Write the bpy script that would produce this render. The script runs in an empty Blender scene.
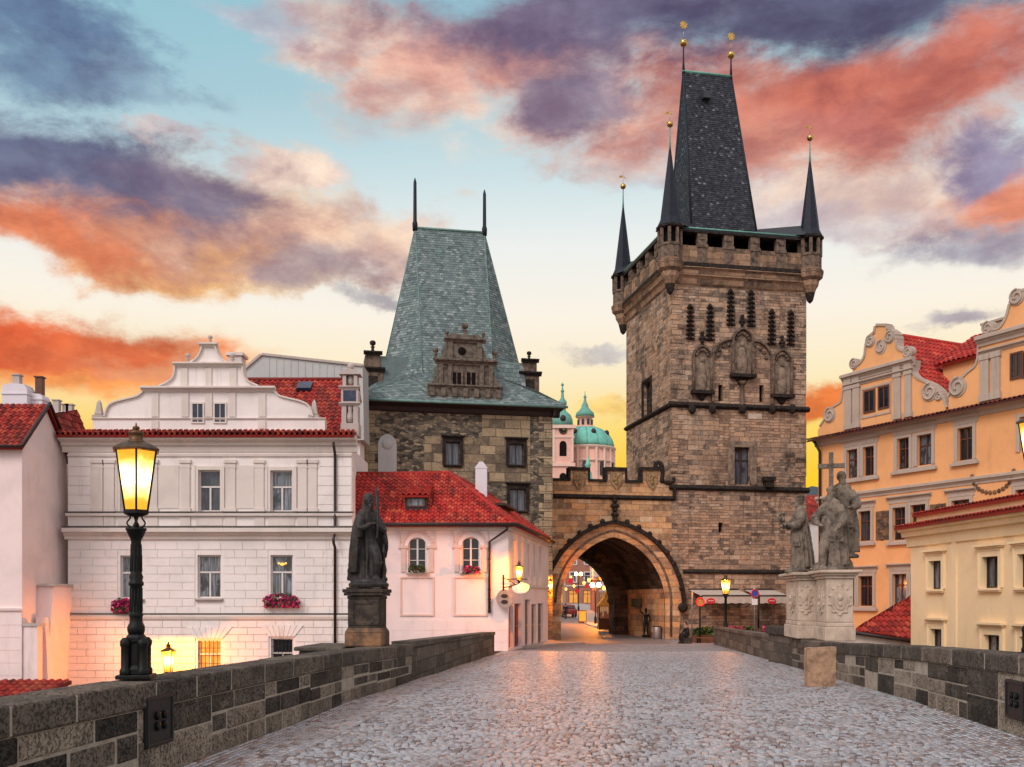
import bpy, math, random
import numpy as np
from mathutils import Vector, Matrix

SC = bpy.context.scene
COL = SC.collection
R = math.radians
PI = math.pi
random.seed(7)

# ------------------------------------------------------------------ camera
CAMZ = 2.0
FPX = 1000.0
HORIZON = 600.0
cam_d = bpy.data.cameras.new('camera')
cam_d.sensor_width = 36.0
cam_d.lens = 36.0 * FPX / 1024.0
cam_d.shift_y = (HORIZON - 383.5) / 1024.0
cam_d.clip_start = 0.1
cam_d.clip_end = 9000
cam = bpy.data.objects.new('camera', cam_d)
COL.objects.link(cam)
cam.location = (0, 0, CAMZ)
cam.rotation_euler = (R(90), 0, 0)
SC.camera = cam

SC.view_settings.view_transform = 'Standard'
SC.view_settings.look = 'None'
SC.view_settings.exposure = 0.0
SC.view_settings.gamma = 1.0
try:
    SC.view_settings.use_curve_mapping = False
except Exception:
    pass
SC.cycles.max_bounces = 5
SC.cycles.diffuse_bounces = 3
SC.cycles.glossy_bounces = 2
SC.cycles.transparent_max_bounces = 6
SC.cycles.use_denoising = True
SC.cycles.sample_clamp_indirect = 6.0

SUN_EL, SUN_AZ = 40.0, 214.0       # azimuth clockwise from +Y (down the street)


def s2l(c):
    return tuple(((x / 255.0) / 12.92 if x / 255.0 <= 0.04045 else ((x / 255.0 + 0.055) / 1.055) ** 2.4) for x in c)


class Tree:
    """small node-tree helper: t('Type', {input: value or socket}, prop=...)"""
    def __init__(self, nt):
        self.nt = nt

    def __call__(self, typ, ins=None, **props):
        n = self.nt.nodes.new('ShaderNode' + typ)
        for k, v in props.items():
            setattr(n, k, v)
        for k, v in (ins or {}).items():
            s = n.inputs[k]
            if isinstance(v, bpy.types.NodeSocket):
                self.nt.links.new(v, s)
            else:
                if isinstance(v, (tuple, list)) and len(v) == 3 and s.type == 'RGBA':
                    v = (*v, 1.0)
                s.default_value = v
        return n

    def m(self, op, a, b=0.0, c=0.0, clamp=False):
        n = self('Math', {0: a, 1: b, 2: c}, operation=op)
        n.use_clamp = clamp
        return n.outputs[0]

    def vm(self, op, a, b=(0, 0, 0)):
        return self('VectorMath', {0: a, 1: b}, operation=op).outputs[0]

    def mix(self, f, a, b, blend='MIX'):
        n = self('Mix', None, data_type='RGBA', blend_type=blend)
        for s, v in ((n.inputs[0], f), (n.inputs[6], a), (n.inputs[7], b)):
            if isinstance(v, bpy.types.NodeSocket):
                self.nt.links.new(v, s)
            else:
                if isinstance(v, (tuple, list)) and len(v) == 3:
                    v = (*v, 1.0)
                s.default_value = v
        return n.outputs[2]

    def ss(self, x, lo, hi, a=0.0, b=1.0):
        return self('MapRange', {0: x, 1: lo, 2: hi, 3: a, 4: b}, interpolation_type='SMOOTHSTEP').outputs[0]

    def ramp(self, f, stops, interp='LINEAR'):
        n = self('ValToRGB', {0: f})
        n.color_ramp.interpolation = interp
        e = n.color_ramp.elements
        while len(e) < len(stops):
            e.new(0.5)
        for el, (p, c) in zip(e, stops):
            el.position = p
            el.color = (*c, 1.0)
        return n.outputs[0]

    def noise(self, vec, scale, detail=4.0, rough=0.55, dist=0.0):
        return self('TexNoise', {'Vector': vec, 'Scale': scale, 'Detail': detail, 'Roughness': rough, 'Distortion': dist}).outputs[0]


# ------------------------------------------------------------------ world: sunset sky
def build_world():
    w = bpy.data.worlds.new('World')
    SC.world = w
    w.use_nodes = True
    nt = w.node_tree
    nt.nodes.clear()
    t = Tree(nt)
    d = t('TexCoord').outputs['Generated']
    sep = t('SeparateXYZ', {0: d}).outputs
    x, y, z = sep[0], sep[1], sep[2]
    az = t.m('ARCTAN2', x, y)                       # 0 = down the street
    hor = t.m('SQRT', t.m('ADD', t.m('MULTIPLY', x, x), t.m('MULTIPLY', y, y)))
    el = t.m('DIVIDE', z, t.m('MAXIMUM', hor, 0.02))   # tan of the elevation
    # clear-sky gradient by elevation, warm at the horizon
    base = t.ramp(t.m('MULTIPLY', el, 1.5, clamp=True), [
        (0.00, s2l((252, 158, 40))), (0.16, s2l((254, 190, 70))), (0.25, s2l((254, 222, 130))), (0.33, s2l((253, 236, 196))),
        (0.42, s2l((252, 243, 228))), (0.53, s2l((238, 241, 238))), (0.63, s2l((208, 227, 231))), (0.74, s2l((178, 210, 219))),
        (0.88, s2l((156, 199, 213))), (1.0, s2l((140, 180, 202)))])
    # bluer on the left, paler on the right
    leftness = t.ss(az, 0.05, -0.5)
    hi = t.ss(el, 0.30, 0.5)
    base = t.mix(t.m('MULTIPLY', t.m('MULTIPLY', leftness, hi), 0.45), base, s2l((138, 190, 208)))
    rightness = t.ss(az, -0.02, 0.16)
    lowb = t.ss(el, 0.22, 0.10)
    base = t.mix(t.m('MULTIPLY', t.m('MULTIPLY', rightness, lowb), 0.75), base, s2l((255, 214, 30)))
    base = t.mix(t.m('MULTIPLY', t.m('MULTIPLY', leftness, lowb), 0.45), base, s2l((252, 176, 66)))
    # fractal warp shared by every cloud bank
    sky2 = t('CombineXYZ', {0: az, 1: t.m('MULTIPLY', el, 1.5), 2: 0.0}).outputs[0]
    n1 = t('TexNoise', {'Vector': sky2, 'Scale': 6.5, 'Detail': 7.0, 'Roughness': 0.6}).outputs[1]
    off = t.vm('SUBTRACT', n1, (0.5, 0.5, 0.5))
    wa = t.m('ADD', az, t.m('MULTIPLY', t('SeparateXYZ', {0: off}).outputs[0], 0.20))
    we = t.m('ADD', el, t.m('MULTIPLY', t('SeparateXYZ', {0: off}).outputs[1], 0.125))
    fine = t.noise(sky2, 11.0, 10.0, 0.66, 0.3)
    fine = t.m('SUBTRACT', fine, 0.5)
    puff = t.noise(t.vm('ADD', sky2, (0.0, 0.018, 3.7)), 12.0, 8.0, 0.62, 0.2)
    glow = t('CombineXYZ', {0: t.ss(puff, 0.3, 0.72, 0.68, 1.22), 1: t.ss(puff, 0.3, 0.72, 0.66, 1.36), 2: t.ss(puff, 0.3, 0.72, 0.76, 1.30)}).outputs[0]

    def bank(col, px, py, rx, ry, color, amp=1.1, lo=0.30, hi_=0.80, op=1.0, slope=0.0):
        a0 = math.atan((px - 512) / FPX)
        e0 = (600 - py) / FPX * math.cos(a0)
        ra, re = rx / FPX * math.cos(a0) ** 2, ry / FPX * math.cos(a0)
        da = t.m('SUBTRACT', wa, a0)
        de = t.m('SUBTRACT', we, e0)
        if slope:
            de = t.m('MULTIPLY_ADD', da, -slope, de)
        u = t.m('DIVIDE', da, ra)
        v = t.m('DIVIDE', de, re)
        q = t.m('ADD', t.m('MULTIPLY', u, u), t.m('MULTIPLY', v, v))
        g = t.m('POWER', 2.718, t.m('MULTIPLY', q, -0.75))
        g = t.m('MULTIPLY_ADD', fine, amp, g)
        f = t.ss(g, lo - .03, hi_ + .06, 0.0, op)
        return t.mix(f, col, t.vm('MULTIPLY', glow, s2l(color)))

    c = base
    B = [
        # soft peach fringes first, darker cores over them
        (350, 40, 90, 42, (238, 206, 190), 1.3, .3, .9, .85),
        (440, 85, 130, 62, (240, 200, 182), 1.3, .3, .9, .95),
        (650, 125, 150, 62, (236, 196, 182), 1.3, .3, .9, .9),
        (860, 180, 190, 62, (238, 196, 176), 1.4, .3, .9, .85),
        (250, 20, 90, 18, (214, 196, 202), 1.6, .36, .9, .6),
        (210, 215, 200, 66, (240, 194, 158), 1.2, .3, .85, .95),
        (340, 235, 105, 46, (238, 196, 174), 1.4, .32, .9, .85),
        (285, 160, 56, 20, (244, 208, 190), 1.4, .3, .85, .9),
        (150, 130, 60, 12, (240, 206, 196), 1.5, .34, .9, .7),
        (140, 258, 150, 24, (250, 190, 120), 1.2, .3, .85, .95),
        (300, 268, 90, 20, (246, 204, 160), 1.3, .32, .85, .8),
        # left bank: rose-orange body, slate core
        (110, 215, 170, 58, (214, 140, 112), 1.3, .33, .85, .95),
        (40, 234, 110, 36, (224, 124, 88), 1.1, .3, .85, .95),
        (230, 230, 120, 42, (206, 154, 138), 1.5, .36, .9, .9),
        (250, 250, 80, 18, (236, 172, 124), 1.5, .36, .9, .8),
        (320, 262, 80, 26, (178, 154, 158), 1.5, .36, .9, .85),
        (60, 160, 165, 50, (106, 108, 136), 1.2, .28, .85, .97),
        (200, 190, 100, 40, (134, 122, 142), 1.4, .34, .9, .9),
        (40, 50, 120, 60, (108, 126, 156), 1.4, .3, .9, .9),
        (20, 15, 130, 36, (96, 112, 144), 1.2, .3, .85, .9),
        (140, 90, 80, 26, (134, 152, 174), 1.6, .36, .9, .7),
        (385, 290, 46, 13, (168, 158, 164), 1.3, .33, .85, .8),
        # low left: burning red band
        (60, 350, 210, 42, (246, 148, 80), 1.0, .28, .8, .95),
        (10, 330, 160, 30, (220, 92, 56), 1.0, .3, .8, .97),
        (110, 345, 120, 22, (226, 112, 72), 1.3, .32, .85, .95),
        (210, 366, 100, 14, (228, 146, 106), 1.4, .33, .85, .9),
        # upper middle and right: rose under slate
        (500, 60, 170, 56, (222, 156, 142), 1.3, .32, .9, .95),
        (720, 115, 170, 60, (216, 146, 130), 1.3, .3, .85, .95),
        (860, 95, 230, 68, (206, 130, 114), 1.3, .26, .85, .95),
        (900, 70, 220, 44, (204, 112, 96), 1.2, .28, .9, .92),
        (985, 200, 120, 44, (232, 154, 120), 1.4, .34, .9, .9),
        (970, 155, 80, 38, (146, 132, 160), 1.4, .33, .9, .95),
        (1015, 190, 60, 26, (224, 132, 104), 1.3, .34, .9, .9),
        (620, 22, 240, 50, (120, 106, 132), 1.1, .26, .85, .97),
        (900, -4, 300, 44, (92, 88, 114), 1.0, .26, .85, .98),
        (570, 95, 70, 46, (134, 122, 144), 1.4, .34, .9, .85),
        (840, 120, 70, 22, (190, 108, 104), 1.4, .36, .9, .6),
        (640, 170, 120, 22, (222, 186, 176), 1.6, .34, .9, .6),
        (700, 185, 120, 22, (198, 186, 192), 1.6, .36, .9, .6),
        (790, 225, 160, 30, (216, 204, 206), 1.6, .38, .9, .6),
        (960, 243, 110, 26, (166, 157, 170), 1.4, .33, .9, .9),
        # little grey ribbons low down
        (595, 347, 44, 10, (196, 184, 184), 1.2, .33, .85, .8),
        (955, 327, 62, 14, (176, 162, 170), 1.2, .32, .85, .9),
        (820, 392, 64, 20, (240, 124, 62), 0.7, .25, .75, .97),
        (596, 405, 44, 9, (246, 196, 110), 1.0, .3, .85, .8),
    ]
    for b in B:
        c = bank(c, *b)
    # higher than the picture and behind it: atmosphere model plus pale fill added to light facades
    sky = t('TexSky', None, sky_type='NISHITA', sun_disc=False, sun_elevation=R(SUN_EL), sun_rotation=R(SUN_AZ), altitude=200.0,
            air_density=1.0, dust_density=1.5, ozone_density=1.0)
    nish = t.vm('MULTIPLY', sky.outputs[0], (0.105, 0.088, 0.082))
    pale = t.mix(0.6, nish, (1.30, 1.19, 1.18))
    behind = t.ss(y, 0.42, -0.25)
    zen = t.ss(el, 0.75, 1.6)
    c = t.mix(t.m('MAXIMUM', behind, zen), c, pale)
    # under the horizon
    c = t.mix(t.ss(z, 0.0, -0.05), c, (0.30, 0.26, 0.24))
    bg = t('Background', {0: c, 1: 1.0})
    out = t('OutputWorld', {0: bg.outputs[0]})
    w.cycles.sampling_method = 'MANUAL'
    w.cycles.sample_map_resolution = 512


build_world()

sun_d = bpy.data.lights.new('sun', 'SUN')
sun_d.energy = 1.6
sun_d.angle = R(26)
sun_d.color = (1.0, 0.93, 0.9)
sun = bpy.data.objects.new('sun', sun_d)
COL.objects.link(sun)
_sd = Vector((math.sin(R(SUN_AZ)) * math.cos(R(SUN_EL)), math.cos(R(SUN_AZ)) * math.cos(R(SUN_EL)), math.sin(R(SUN_EL))))
sun.rotation_euler = (-_sd).to_track_quat('-Z', 'Y').to_euler()
sun.location = (0, -20, 60)

# ------------------------------------------------------------------ mesh helper
IDN = Matrix.Identity(4)


class MB:
    def __init__(self, M=None):
        self.v, self.f, self.tn, self.sm = [], [], [], []
        self.cuts = []
        self.M = M

    def add(self, verts, faces, tone=None, smooth=False):
        b = len(self.v)
        if self.M is not None:
            verts = [self.M @ Vector(p) for p in verts]
        self.v.extend(tuple(p) for p in verts)
        if tone is None:
            tone = random.random()
        for f in faces:
            self.f.append(tuple(i + b for i in f))
            self.tn.append(tone)
            self.sm.append(smooth)
        return self

    def cut(self):
        '''the next shapes belong to a new piece'''
        self.cuts.append((len(self.v), len(self.f)))
        return self

    def pieces(self):
        c = [(0, 0)] + self.cuts + [(len(self.v), len(self.f))]
        out = []
        for (v0, f0), (v1, f1) in zip(c[:-1], c[1:]):
            if f1 > f0:
                q = MB()
                q.v, q.tn, q.sm = self.v[v0:v1], self.tn[f0:f1], self.sm[f0:f1]
                q.f = [tuple(i - v0 for i in f) for f in self.f[f0:f1]]
                out.append(q)
        return out

    def box(self, x0, x1, y0, y1, z0, z1, tone=None, open_bottom=False):
        vs = [(x0, y0, z0), (x1, y0, z0), (x1, y1, z0), (x0, y1, z0), (x0, y0, z1), (x1, y0, z1), (x1, y1, z1), (x0, y1, z1)]
        fs = [(0, 1, 5, 4), (1, 2, 6, 5), (2, 3, 7, 6), (3, 0, 4, 7), (4, 5, 6, 7)]
        if not open_bottom:
            fs.append((3, 2, 1, 0))
        return self.add(vs, fs, tone)

    def hexa(self, p, tone=None):
        """eight corners: four below, four above, both counter-clockwise from over"""
        return self.add(p, [(0, 1, 5, 4), (1, 2, 6, 5), (2, 3, 7, 6), (3, 0, 4, 7), (4, 5, 6, 7), (3, 2, 1, 0)], tone)

    def prism(self, poly, y0, y1, tone=None):
        """polygon in (x, z), extruded over y0..y1"""
        n = len(poly)
        area = sum(poly[i][0] * poly[(i + 1) % n][1] - poly[(i + 1) % n][0] * poly[i][1] for i in range(n))
        if area < 0:
            poly = poly[::-1]
        vs = [(x, y0, z) for x, z in poly] + [(x, y1, z) for x, z in poly]
        fs = [tuple(range(n)), tuple(range(2 * n - 1, n - 1, -1))]
        for i in range(n):
            j = (i + 1) % n
            fs.append((j, i, n + i, n + j))
        return self.add(vs, fs, tone)

    def lathe(self, prof, cx=0, cy=0, seg=16, cz=0, sx=1.0, sy=1.0, phase=0.0, tone=None, smooth=True, cap=True):
        vs, fs = [], []
        n = len(prof)
        for r, z in prof:
            for k in range(seg):
                a = phase + 2 * PI * k / seg
                vs.append((cx + r * sx * math.cos(a), cy + r * sy * math.sin(a), cz + z))
        for i in range(n - 1):
            for k in range(seg):
                k2 = (k + 1) % seg
                fs.append((i * seg + k, i * seg + k2, (i + 1) * seg + k2, (i + 1) * seg + k))
        if cap:
            fs.append(tuple(range(seg - 1, -1, -1)))
            fs.append(tuple((n - 1) * seg + k for k in range(seg)))
        return self.add(vs, fs, tone, smooth)

    def tube(self, pts, r, seg=8, tone=None, smooth=True, closed=False):
        pts = [Vector(p) for p in pts]
        n = len(pts)
        rs = r if isinstance(r, (list, tuple)) else [r] * n
        vs, fs = [], []
        up = None
        for i, p in enumerate(pts):
            if closed:
                d = (pts[(i + 1) % n] - pts[i - 1]).normalized()
            else:
                d = (pts[min(i + 1, n - 1)] - pts[max(i - 1, 0)]).normalized()
            if up is None:
                up = Vector((0, 0, 1)) if abs(d.z) < 0.9 else Vector((1, 0, 0))
            a = d.cross(up)
            if a.length < 1e-5:
                a = d.cross(Vector((0.3, 1, 0.2)))
            a.normalize()
            b = a.cross(d).normalized()
            up = b
            for k in range(seg):
                w = 2 * PI * k / seg
                vs.append(p + (a * math.cos(w) + b * math.sin(w)) * rs[i])
        m = n if closed else n - 1
        for i in range(m):
            j = (i + 1) % n
            for k in range(seg):
                k2 = (k + 1) % seg
                fs.append((i * seg + k, j * seg + k, j * seg + k2, i * seg + k2))
        if not closed:
            fs.append(tuple(range(seg)))
            fs.append(tuple((n - 1) * seg + k for k in range(seg - 1, -1, -1)))
        return self.add(vs, [f[::-1] for f in fs], tone, smooth)

    def ell(self, c, r, seg=12, rings=8, rot=None, tone=None):
        vs, fs = [], []
        Rm = rot.to_matrix() if rot is not None else None
        for i in range(rings + 1):
            th = PI * i / rings
            for k in range(seg):
                a = 2 * PI * k / seg
                p = Vector((r[0] * math.sin(th) * math.cos(a), r[1] * math.sin(th) * math.sin(a), -r[2] * math.cos(th)))
                if Rm is not None:
                    p = Rm @ p
                vs.append(p + Vector(c))
        for i in range(rings):
            for k in range(seg):
                k2 = (k + 1) % seg
                fs.append((i * seg + k, i * seg + k2, (i + 1) * seg + k2, (i + 1) * seg + k))
        return self.add(vs, fs, tone, True)

    def loft(self, rings, tone=None, smooth=True):
        seg = len(rings[0])
        vs = [p for r in rings for p in r]
        fs = []
        for i in range(len(rings) - 1):
            for k in range(seg):
                k2 = (k + 1) % seg
                fs.append((i * seg + k, i * seg + k2, (i + 1) * seg + k2, (i + 1) * seg + k))
        fs.append(tuple(range(seg - 1, -1, -1)))
        fs.append(tuple((len(rings) - 1) * seg + k for k in range(seg)))
        return self.add(vs, fs, tone, smooth)

    def quad(self, a, b, c, d, tone=None):
        return self.add([a, b, c, d], [(0, 1, 2, 3)], tone)

    # -- a wall sheet on y = 0 (looking along +y) with rectangular openings and their reveals
    def wall(self, x0, x1, z0, z1, ops=(), reveal=0.25, y=0.0, tone=0.5):
        xs = sorted(set([x0, x1] + [min(max(o[i], x0), x1) for o in ops for i in (0, 1)]))
        zs = sorted(set([z0, z1] + [min(max(o[i], z0), z1) for o in ops for i in (2, 3)]))
        for i in range(len(xs) - 1):
            for j in range(len(zs) - 1):
                a, b, c, d = xs[i], xs[i + 1], zs[j], zs[j + 1]
                if b - a < 1e-5 or d - c < 1e-5:
                    continue
                mx, mz = (a + b) / 2, (c + d) / 2
                if any(o[0] < mx < o[1] and o[2] < mz < o[3] for o in ops):
                    continue
                self.quad((a, y, c), (b, y, c), (b, y, d), (a, y, d), tone)
        for o in ops:
            a, b, c, d = o[:4]
            r = y + reveal
            self.quad((a, y, c), (a, y, d), (a, r, d), (a, r, c), tone)
            self.quad((b, y, c), (b, r, c), (b, r, d), (b, y, d), tone)
            self.quad((a, y, d), (b, y, d), (b, r, d), (a, r, d), tone)
            self.quad((a, y, c), (a, r, c), (b, r, c), (b, y, c), tone)
        return self

    def shell(self, W, D, z0, z1, ops=(), reveal=0.25, top=True):
        self.wall(0, W, z0, z1, ops, reveal)
        self.quad((0, D, z0), (0, 0, z0), (0, 0, z1), (0, D, z1), 0.5)
        self.quad((W, 0, z0), (W, D, z0), (W, D, z1), (W, 0, z1), 0.5)
        self.quad((W, D, z0), (0, D, z0), (0, D, z1), (W, D, z1), 0.5)
        if top:
            self.quad((0, 0, z1), (W, 0, z1), (W, D, z1), (0, D, z1), 0.5)
        return self

    def blocks(self, x0, x1, z0, z1, ops, ch, proud=0.03, gap=0.03, length=1.3, y=0.0):
        """rusticated courses: slabs standing proud of the wall with grooves between them"""
        n = max(1, round((z1 - z0) / ch))
        ch = (z1 - z0) / n
        for i in range(n):
            a, b = z0 + i * ch, z0 + (i + 1) * ch - gap
            cuts = [(o[0], o[1]) for o in ops if o[2] < b and o[3] > a]
            segs = [(x0, x1)]
            for c0, c1 in cuts:
                new = []
                for s0, s1 in segs:
                    if c1 <= s0 or c0 >= s1:
                        new.append((s0, s1))
                    else:
                        if c0 > s0:
                            new.append((s0, c0))
                        if c1 < s1:
                            new.append((c1, s1))
                segs = new
            for s0, s1 in segs:
                m = max(1, round((s1 - s0) / length))
                st = (s1 - s0) / m
                sh = 0.5 * st if (i % 2 and m > 1) else 0.0
                e = [s0] + [s0 + sh + st * k for k in range(0 if sh else 1, m)] + [s1]
                for k in range(len(e) - 1):
                    if e[k + 1] - e[k] > 0.05:
                        self.box(e[k] + (gap * .35 if k else 0), e[k + 1] - (gap * .35 if k < len(e) - 2 else 0), y - proud, y + 0.02, a, b)
        return self

    # -- real tiles or slates over a convex plane polygon
    def tiles(self, poly, tw=0.26, th=0.36, kind='pan', lift=0.05, base=True, jit=0.3):
        poly = [Vector(p) for p in poly]
        nrm = Vector((0, 0, 0))
        for i in range(len(poly)):
            nrm += poly[i].cross(poly[(i + 1) % len(poly)])
        nrm.normalize()
        if nrm.z < 0:
            nrm = -nrm
            poly = poly[::-1]
        t = Vector((0, 0, 1)).cross(nrm).normalized()
        b = nrm.cross(t).normalized()
        if b.z < 0:
            b, t = -b, -t
        o = poly[0]
        q = [((p - o).dot(t), (p - o).dot(b)) for p in poly]
        vmin, vmax = min(c[1] for c in q), max(c[1] for c in q)

        def span(v):
            v = min(max(v, vmin + 1e-4), vmax - 1e-4)
            us = []
            for i in range(len(q)):
                (u0, v0), (u1, v1) = q[i], q[(i + 1) % len(q)]
                if (v0 <= v < v1) or (v1 <= v < v0):
                    us.append(u0 + (u1 - u0) * (v - v0) / (v1 - v0))
            return (min(us), max(us)) if len(us) > 1 else (0, 0)
        if base:
            self.add(poly + [p - nrm * 0.12 for p in poly],
                     [tuple(range(len(poly)))] + [((i + 1) % len(poly), i, i + len(poly), (i + 1) % len(poly) + len(poly)) for i in range(len(poly))], 0.3)
        rows = max(1, int(round((vmax - vmin) / th)))
        th = (vmax - vmin) / rows
        u00 = min(c[0] for c in q)
        P = lambda u, v, h: o + t * u + b * v + nrm * h
        for r in range(rows):
            v0, v1 = vmin + r * th, vmin + (r + 1) * th
            L0, R0 = span(v0 + 0.001)
            L1, R1 = span(v1 - 0.001)
            offs = (tw * 0.5 if (kind == 'slate' and r % 2) else 0.0)
            k0 = int((min(L0, L1) - u00) / tw) - 1
            k1 = int((max(R0, R1) - u00) / tw) + 1
            for k in range(k0, k1 + 1):
                a = u00 + offs + k * tw
                c = a + tw
                a0, a1 = min(max(a, L0), R0), min(max(a, L1), R1)
                c0, c1 = min(max(c, L0), R0), min(max(c, L1), R1)
                if (c0 - a0) + (c1 - a1) < tw * 0.12:
                    continue
                tone = random.random()
                if kind == 'slate':
                    g = tw * 0.03
                    h = lift * (1 + jit * (random.random() - 0.5))
                    dv = th * 0.12 * (random.random() - .5) * jit
                    self.add([P(a0 + g, v0 + dv, 0.006), P(c0 - g, v0 + dv, 0.006), P(a0 + g, v0 + dv, h), P(c0 - g, v0 + dv, h), P(c1 - g, v1, 0.008), P(a1 + g, v1, 0.008)],
                             [(0, 1, 3, 2), (2, 3, 4, 5)], tone)
                else:
                    S = 6
                    W_ = (0, .12, .25, .40, .55, .68, 1.0)
                    PR = (0.0, .66, .95, .98, .72, 0.04, 0.0)
                    vs = []
                    hh = lift * (1 + jit * (random.random() - 0.5) * .5)
                    for s in range(S + 1):
                        vs.append(P(a0 + (c0 - a0) * W_[s], v0 - 0.03, 0.045 + hh * PR[s]))
                    for s in range(S + 1):
                        vs.append(P(a1 + (c1 - a1) * W_[s], v1, 0.004 + hh * PR[s] * .85))
                    for s in range(S + 1):
                        vs.append(P(a0 + (c0 - a0) * W_[s], v0 - 0.03, max(0.0, 0.045 + hh * PR[s] - .04)))
                    fs = [(s, s + 1, S + 2 + s, S + 1 + s) for s in range(S)]
                    fs += [(2 * S + 2 + s, 2 * S + 3 + s, s + 1, s) for s in range(S)]
                    self.add(vs, fs, tone)
        return self

    def mesh(self, name, mat):
        me = bpy.data.meshes.new(name)
        me.from_pydata(self.v, [], self.f)
        me.validate(verbose=False)
        n = len(me.polygons)
        if n == len(self.f):
            at = me.attributes.new('tone', 'FLOAT', 'FACE')
            at.data.foreach_set('value', np.array(self.tn, np.float32))
            me.polygons.foreach_set('use_smooth', np.array(self.sm, bool))
        uv = me.uv_layers.new(name='UVMap')
        nl = len(me.loops)
        lv = np.empty(nl, np.int32)
        me.loops.foreach_get('vertex_index', lv)
        co = np.empty(len(me.vertices) * 3, np.float32)
        me.vertices.foreach_get('co', co)
        co = co.reshape(-1, 3)[lv]
        nr = np.empty(n * 3, np.float32)
        me.polygons.foreach_get('normal', nr)
        tot = np.empty(n, np.int32)
        me.polygons.foreach_get('loop_total', tot)
        nr = np.repeat(nr.reshape(-1, 3), tot, axis=0)
        t = np.stack([-nr[:, 1], nr[:, 0], np.zeros(nl)], 1)
        ln = np.linalg.norm(t, axis=1)
        flat = ln < 0.05
        t[flat] = (1, 0, 0)
        t /= np.maximum(np.linalg.norm(t, axis=1), 1e-6)[:, None]
        b = np.cross(nr, t)
        uvs = np.stack([(co * t).sum(1), (co * b).sum(1)], 1).astype(np.float32)
        uv.data.foreach_set('uv', uvs.ravel())
        me.materials.append(mat)
        return me


class Frame:
    """a vertical plane through O: x runs along it to the right, y goes in, z up"""
    def __init__(self, x, y, z, ang):
        self.O = Vector((x, y, z))
        self.ang = ang
        self.ex = Vector((math.cos(ang), math.sin(ang), 0))
        self.ey = Vector((-math.sin(ang), math.cos(ang), 0))
        self.M = Matrix.Translation(self.O) @ Matrix.Rotation(ang, 4, 'Z')

    def p(self, px, py, v=0.0):
        d = Vector(((px - 512) / FPX, 1, (HORIZON - py) / FPX))
        C = Vector((0, 0, CAMZ))
        s = (v - (C - self.O).dot(self.ey)) / d.dot(self.ey)
        q = C + d * s - self.O
        return (q.dot(self.ex), q.z)

    def r(self, x0, y0, x1, y1, v=0.0):
        a, b = self.p(x0, (y0 + y1) / 2, v)[0], self.p(x1, (y0 + y1) / 2, v)[0]
        mx = (x0 + x1) / 2
        return (min(a, b), max(a, b), self.p(mx, y1, v)[1], self.p(mx, y0, v)[1])

    def side(self, x, y, ang, z=0.0):
        p = self.M @ Vector((x, y, z))
        return Frame(p.x, p.y, p.z, self.ang + ang)


RM = {}


def thing(name, label, cat, M=None, group=None):
    o = bpy.data.objects.new(name, None)
    COL.objects.link(o)
    M = M if M is not None else IDN
    o.empty_display_size = 0.3
    o.matrix_world = M
    RM[o.name] = M.copy()
    o['label'] = label
    o['category'] = cat
    if group:
        o['group'] = group
    return o


def tag(o, label, cat, group=None):
    o['label'] = label
    o['category'] = cat
    if group:
        o['group'] = group
    return o


def link(me, name, M=None):
    o = bpy.data.objects.new(name, me)
    COL.objects.link(o)
    if M is not None:
        o.matrix_world = M
    return o


def P(name, mb, mat, root=None, F=None, label=None):
    """one mesh object; a part of root when given (built in the axes of frame F)"""
    me = mb.mesh(name, mat) if isinstance(mb, MB) else mb
    o = bpy.data.objects.new(name, me)
    COL.objects.link(o)
    M = F.M if isinstance(F, Frame) else F
    if root is not None:
        o.parent = root
        if M is not None:
            o.matrix_local = RM.get(root.name, IDN).inverted() @ M
    elif M is not None:
        o.matrix_world = M
    RM[o.name] = M.copy() if M is not None else (RM.get(root.name, IDN).copy() if root is not None else IDN.copy())
    if label:
        o['label'] = label
    return o


def PS(name, mb, mat, root, F=None):
    return [P(name, q, mat, root, F) for q in mb.pieces()]


def structure(o):
    o['kind'] = 'structure'
    return o


def bevel(o, w=0.02, seg=2):
    m = o.modifiers.new('bevel', 'BEVEL')
    m.width = w
    m.segments = seg
    m.limit_method = 'ANGLE'
    m.angle_limit = R(40)
    return o


def copy_tree(o, M=None, label=None):
    """a thing with copies of its parts and sub-parts"""
    c = o.copy()
    COL.objects.link(c)
    if M is not None:
        c.matrix_world = M
        RM[c.name] = M.copy()
    if label:
        c['label'] = label
    for ch in o.children:
        d = ch.copy()
        COL.objects.link(d)
        d.parent = c
        for g in ch.children:
            e = g.copy()
            COL.objects.link(e)
            e.parent = d
    return c
# ------------------------------------------------------------------ materials
def new_mat(name):
    m = bpy.data.materials.new(name)
    m.use_nodes = True
    nt = m.node_tree
    nt.nodes.clear()
    t = Tree(nt)
    out = t('OutputMaterial')
    return m, t, out


def finish(t, out, col, rough=0.8, bump=None, bstr=0.5, bdist=0.02, metal=0.0, spec=0.35):
    ins = {'Base Color': col, 'Roughness': rough, 'Metallic': metal, 'Specular IOR Level': spec}
    if bump is not None:
        ins['Normal'] = t('Bump', {'Height': bump, 'Strength': bstr, 'Distance': bdist}).outputs[0]
    p = t('BsdfPrincipled', ins)
    t.nt.links.new(p.outputs[0], out.inputs[0])
    return p


def uvn(t):
    return t('UVMap', None, uv_map='UVMap').outputs[0]


def objc(t):
    return t('TexCoord').outputs['Object']


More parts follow.
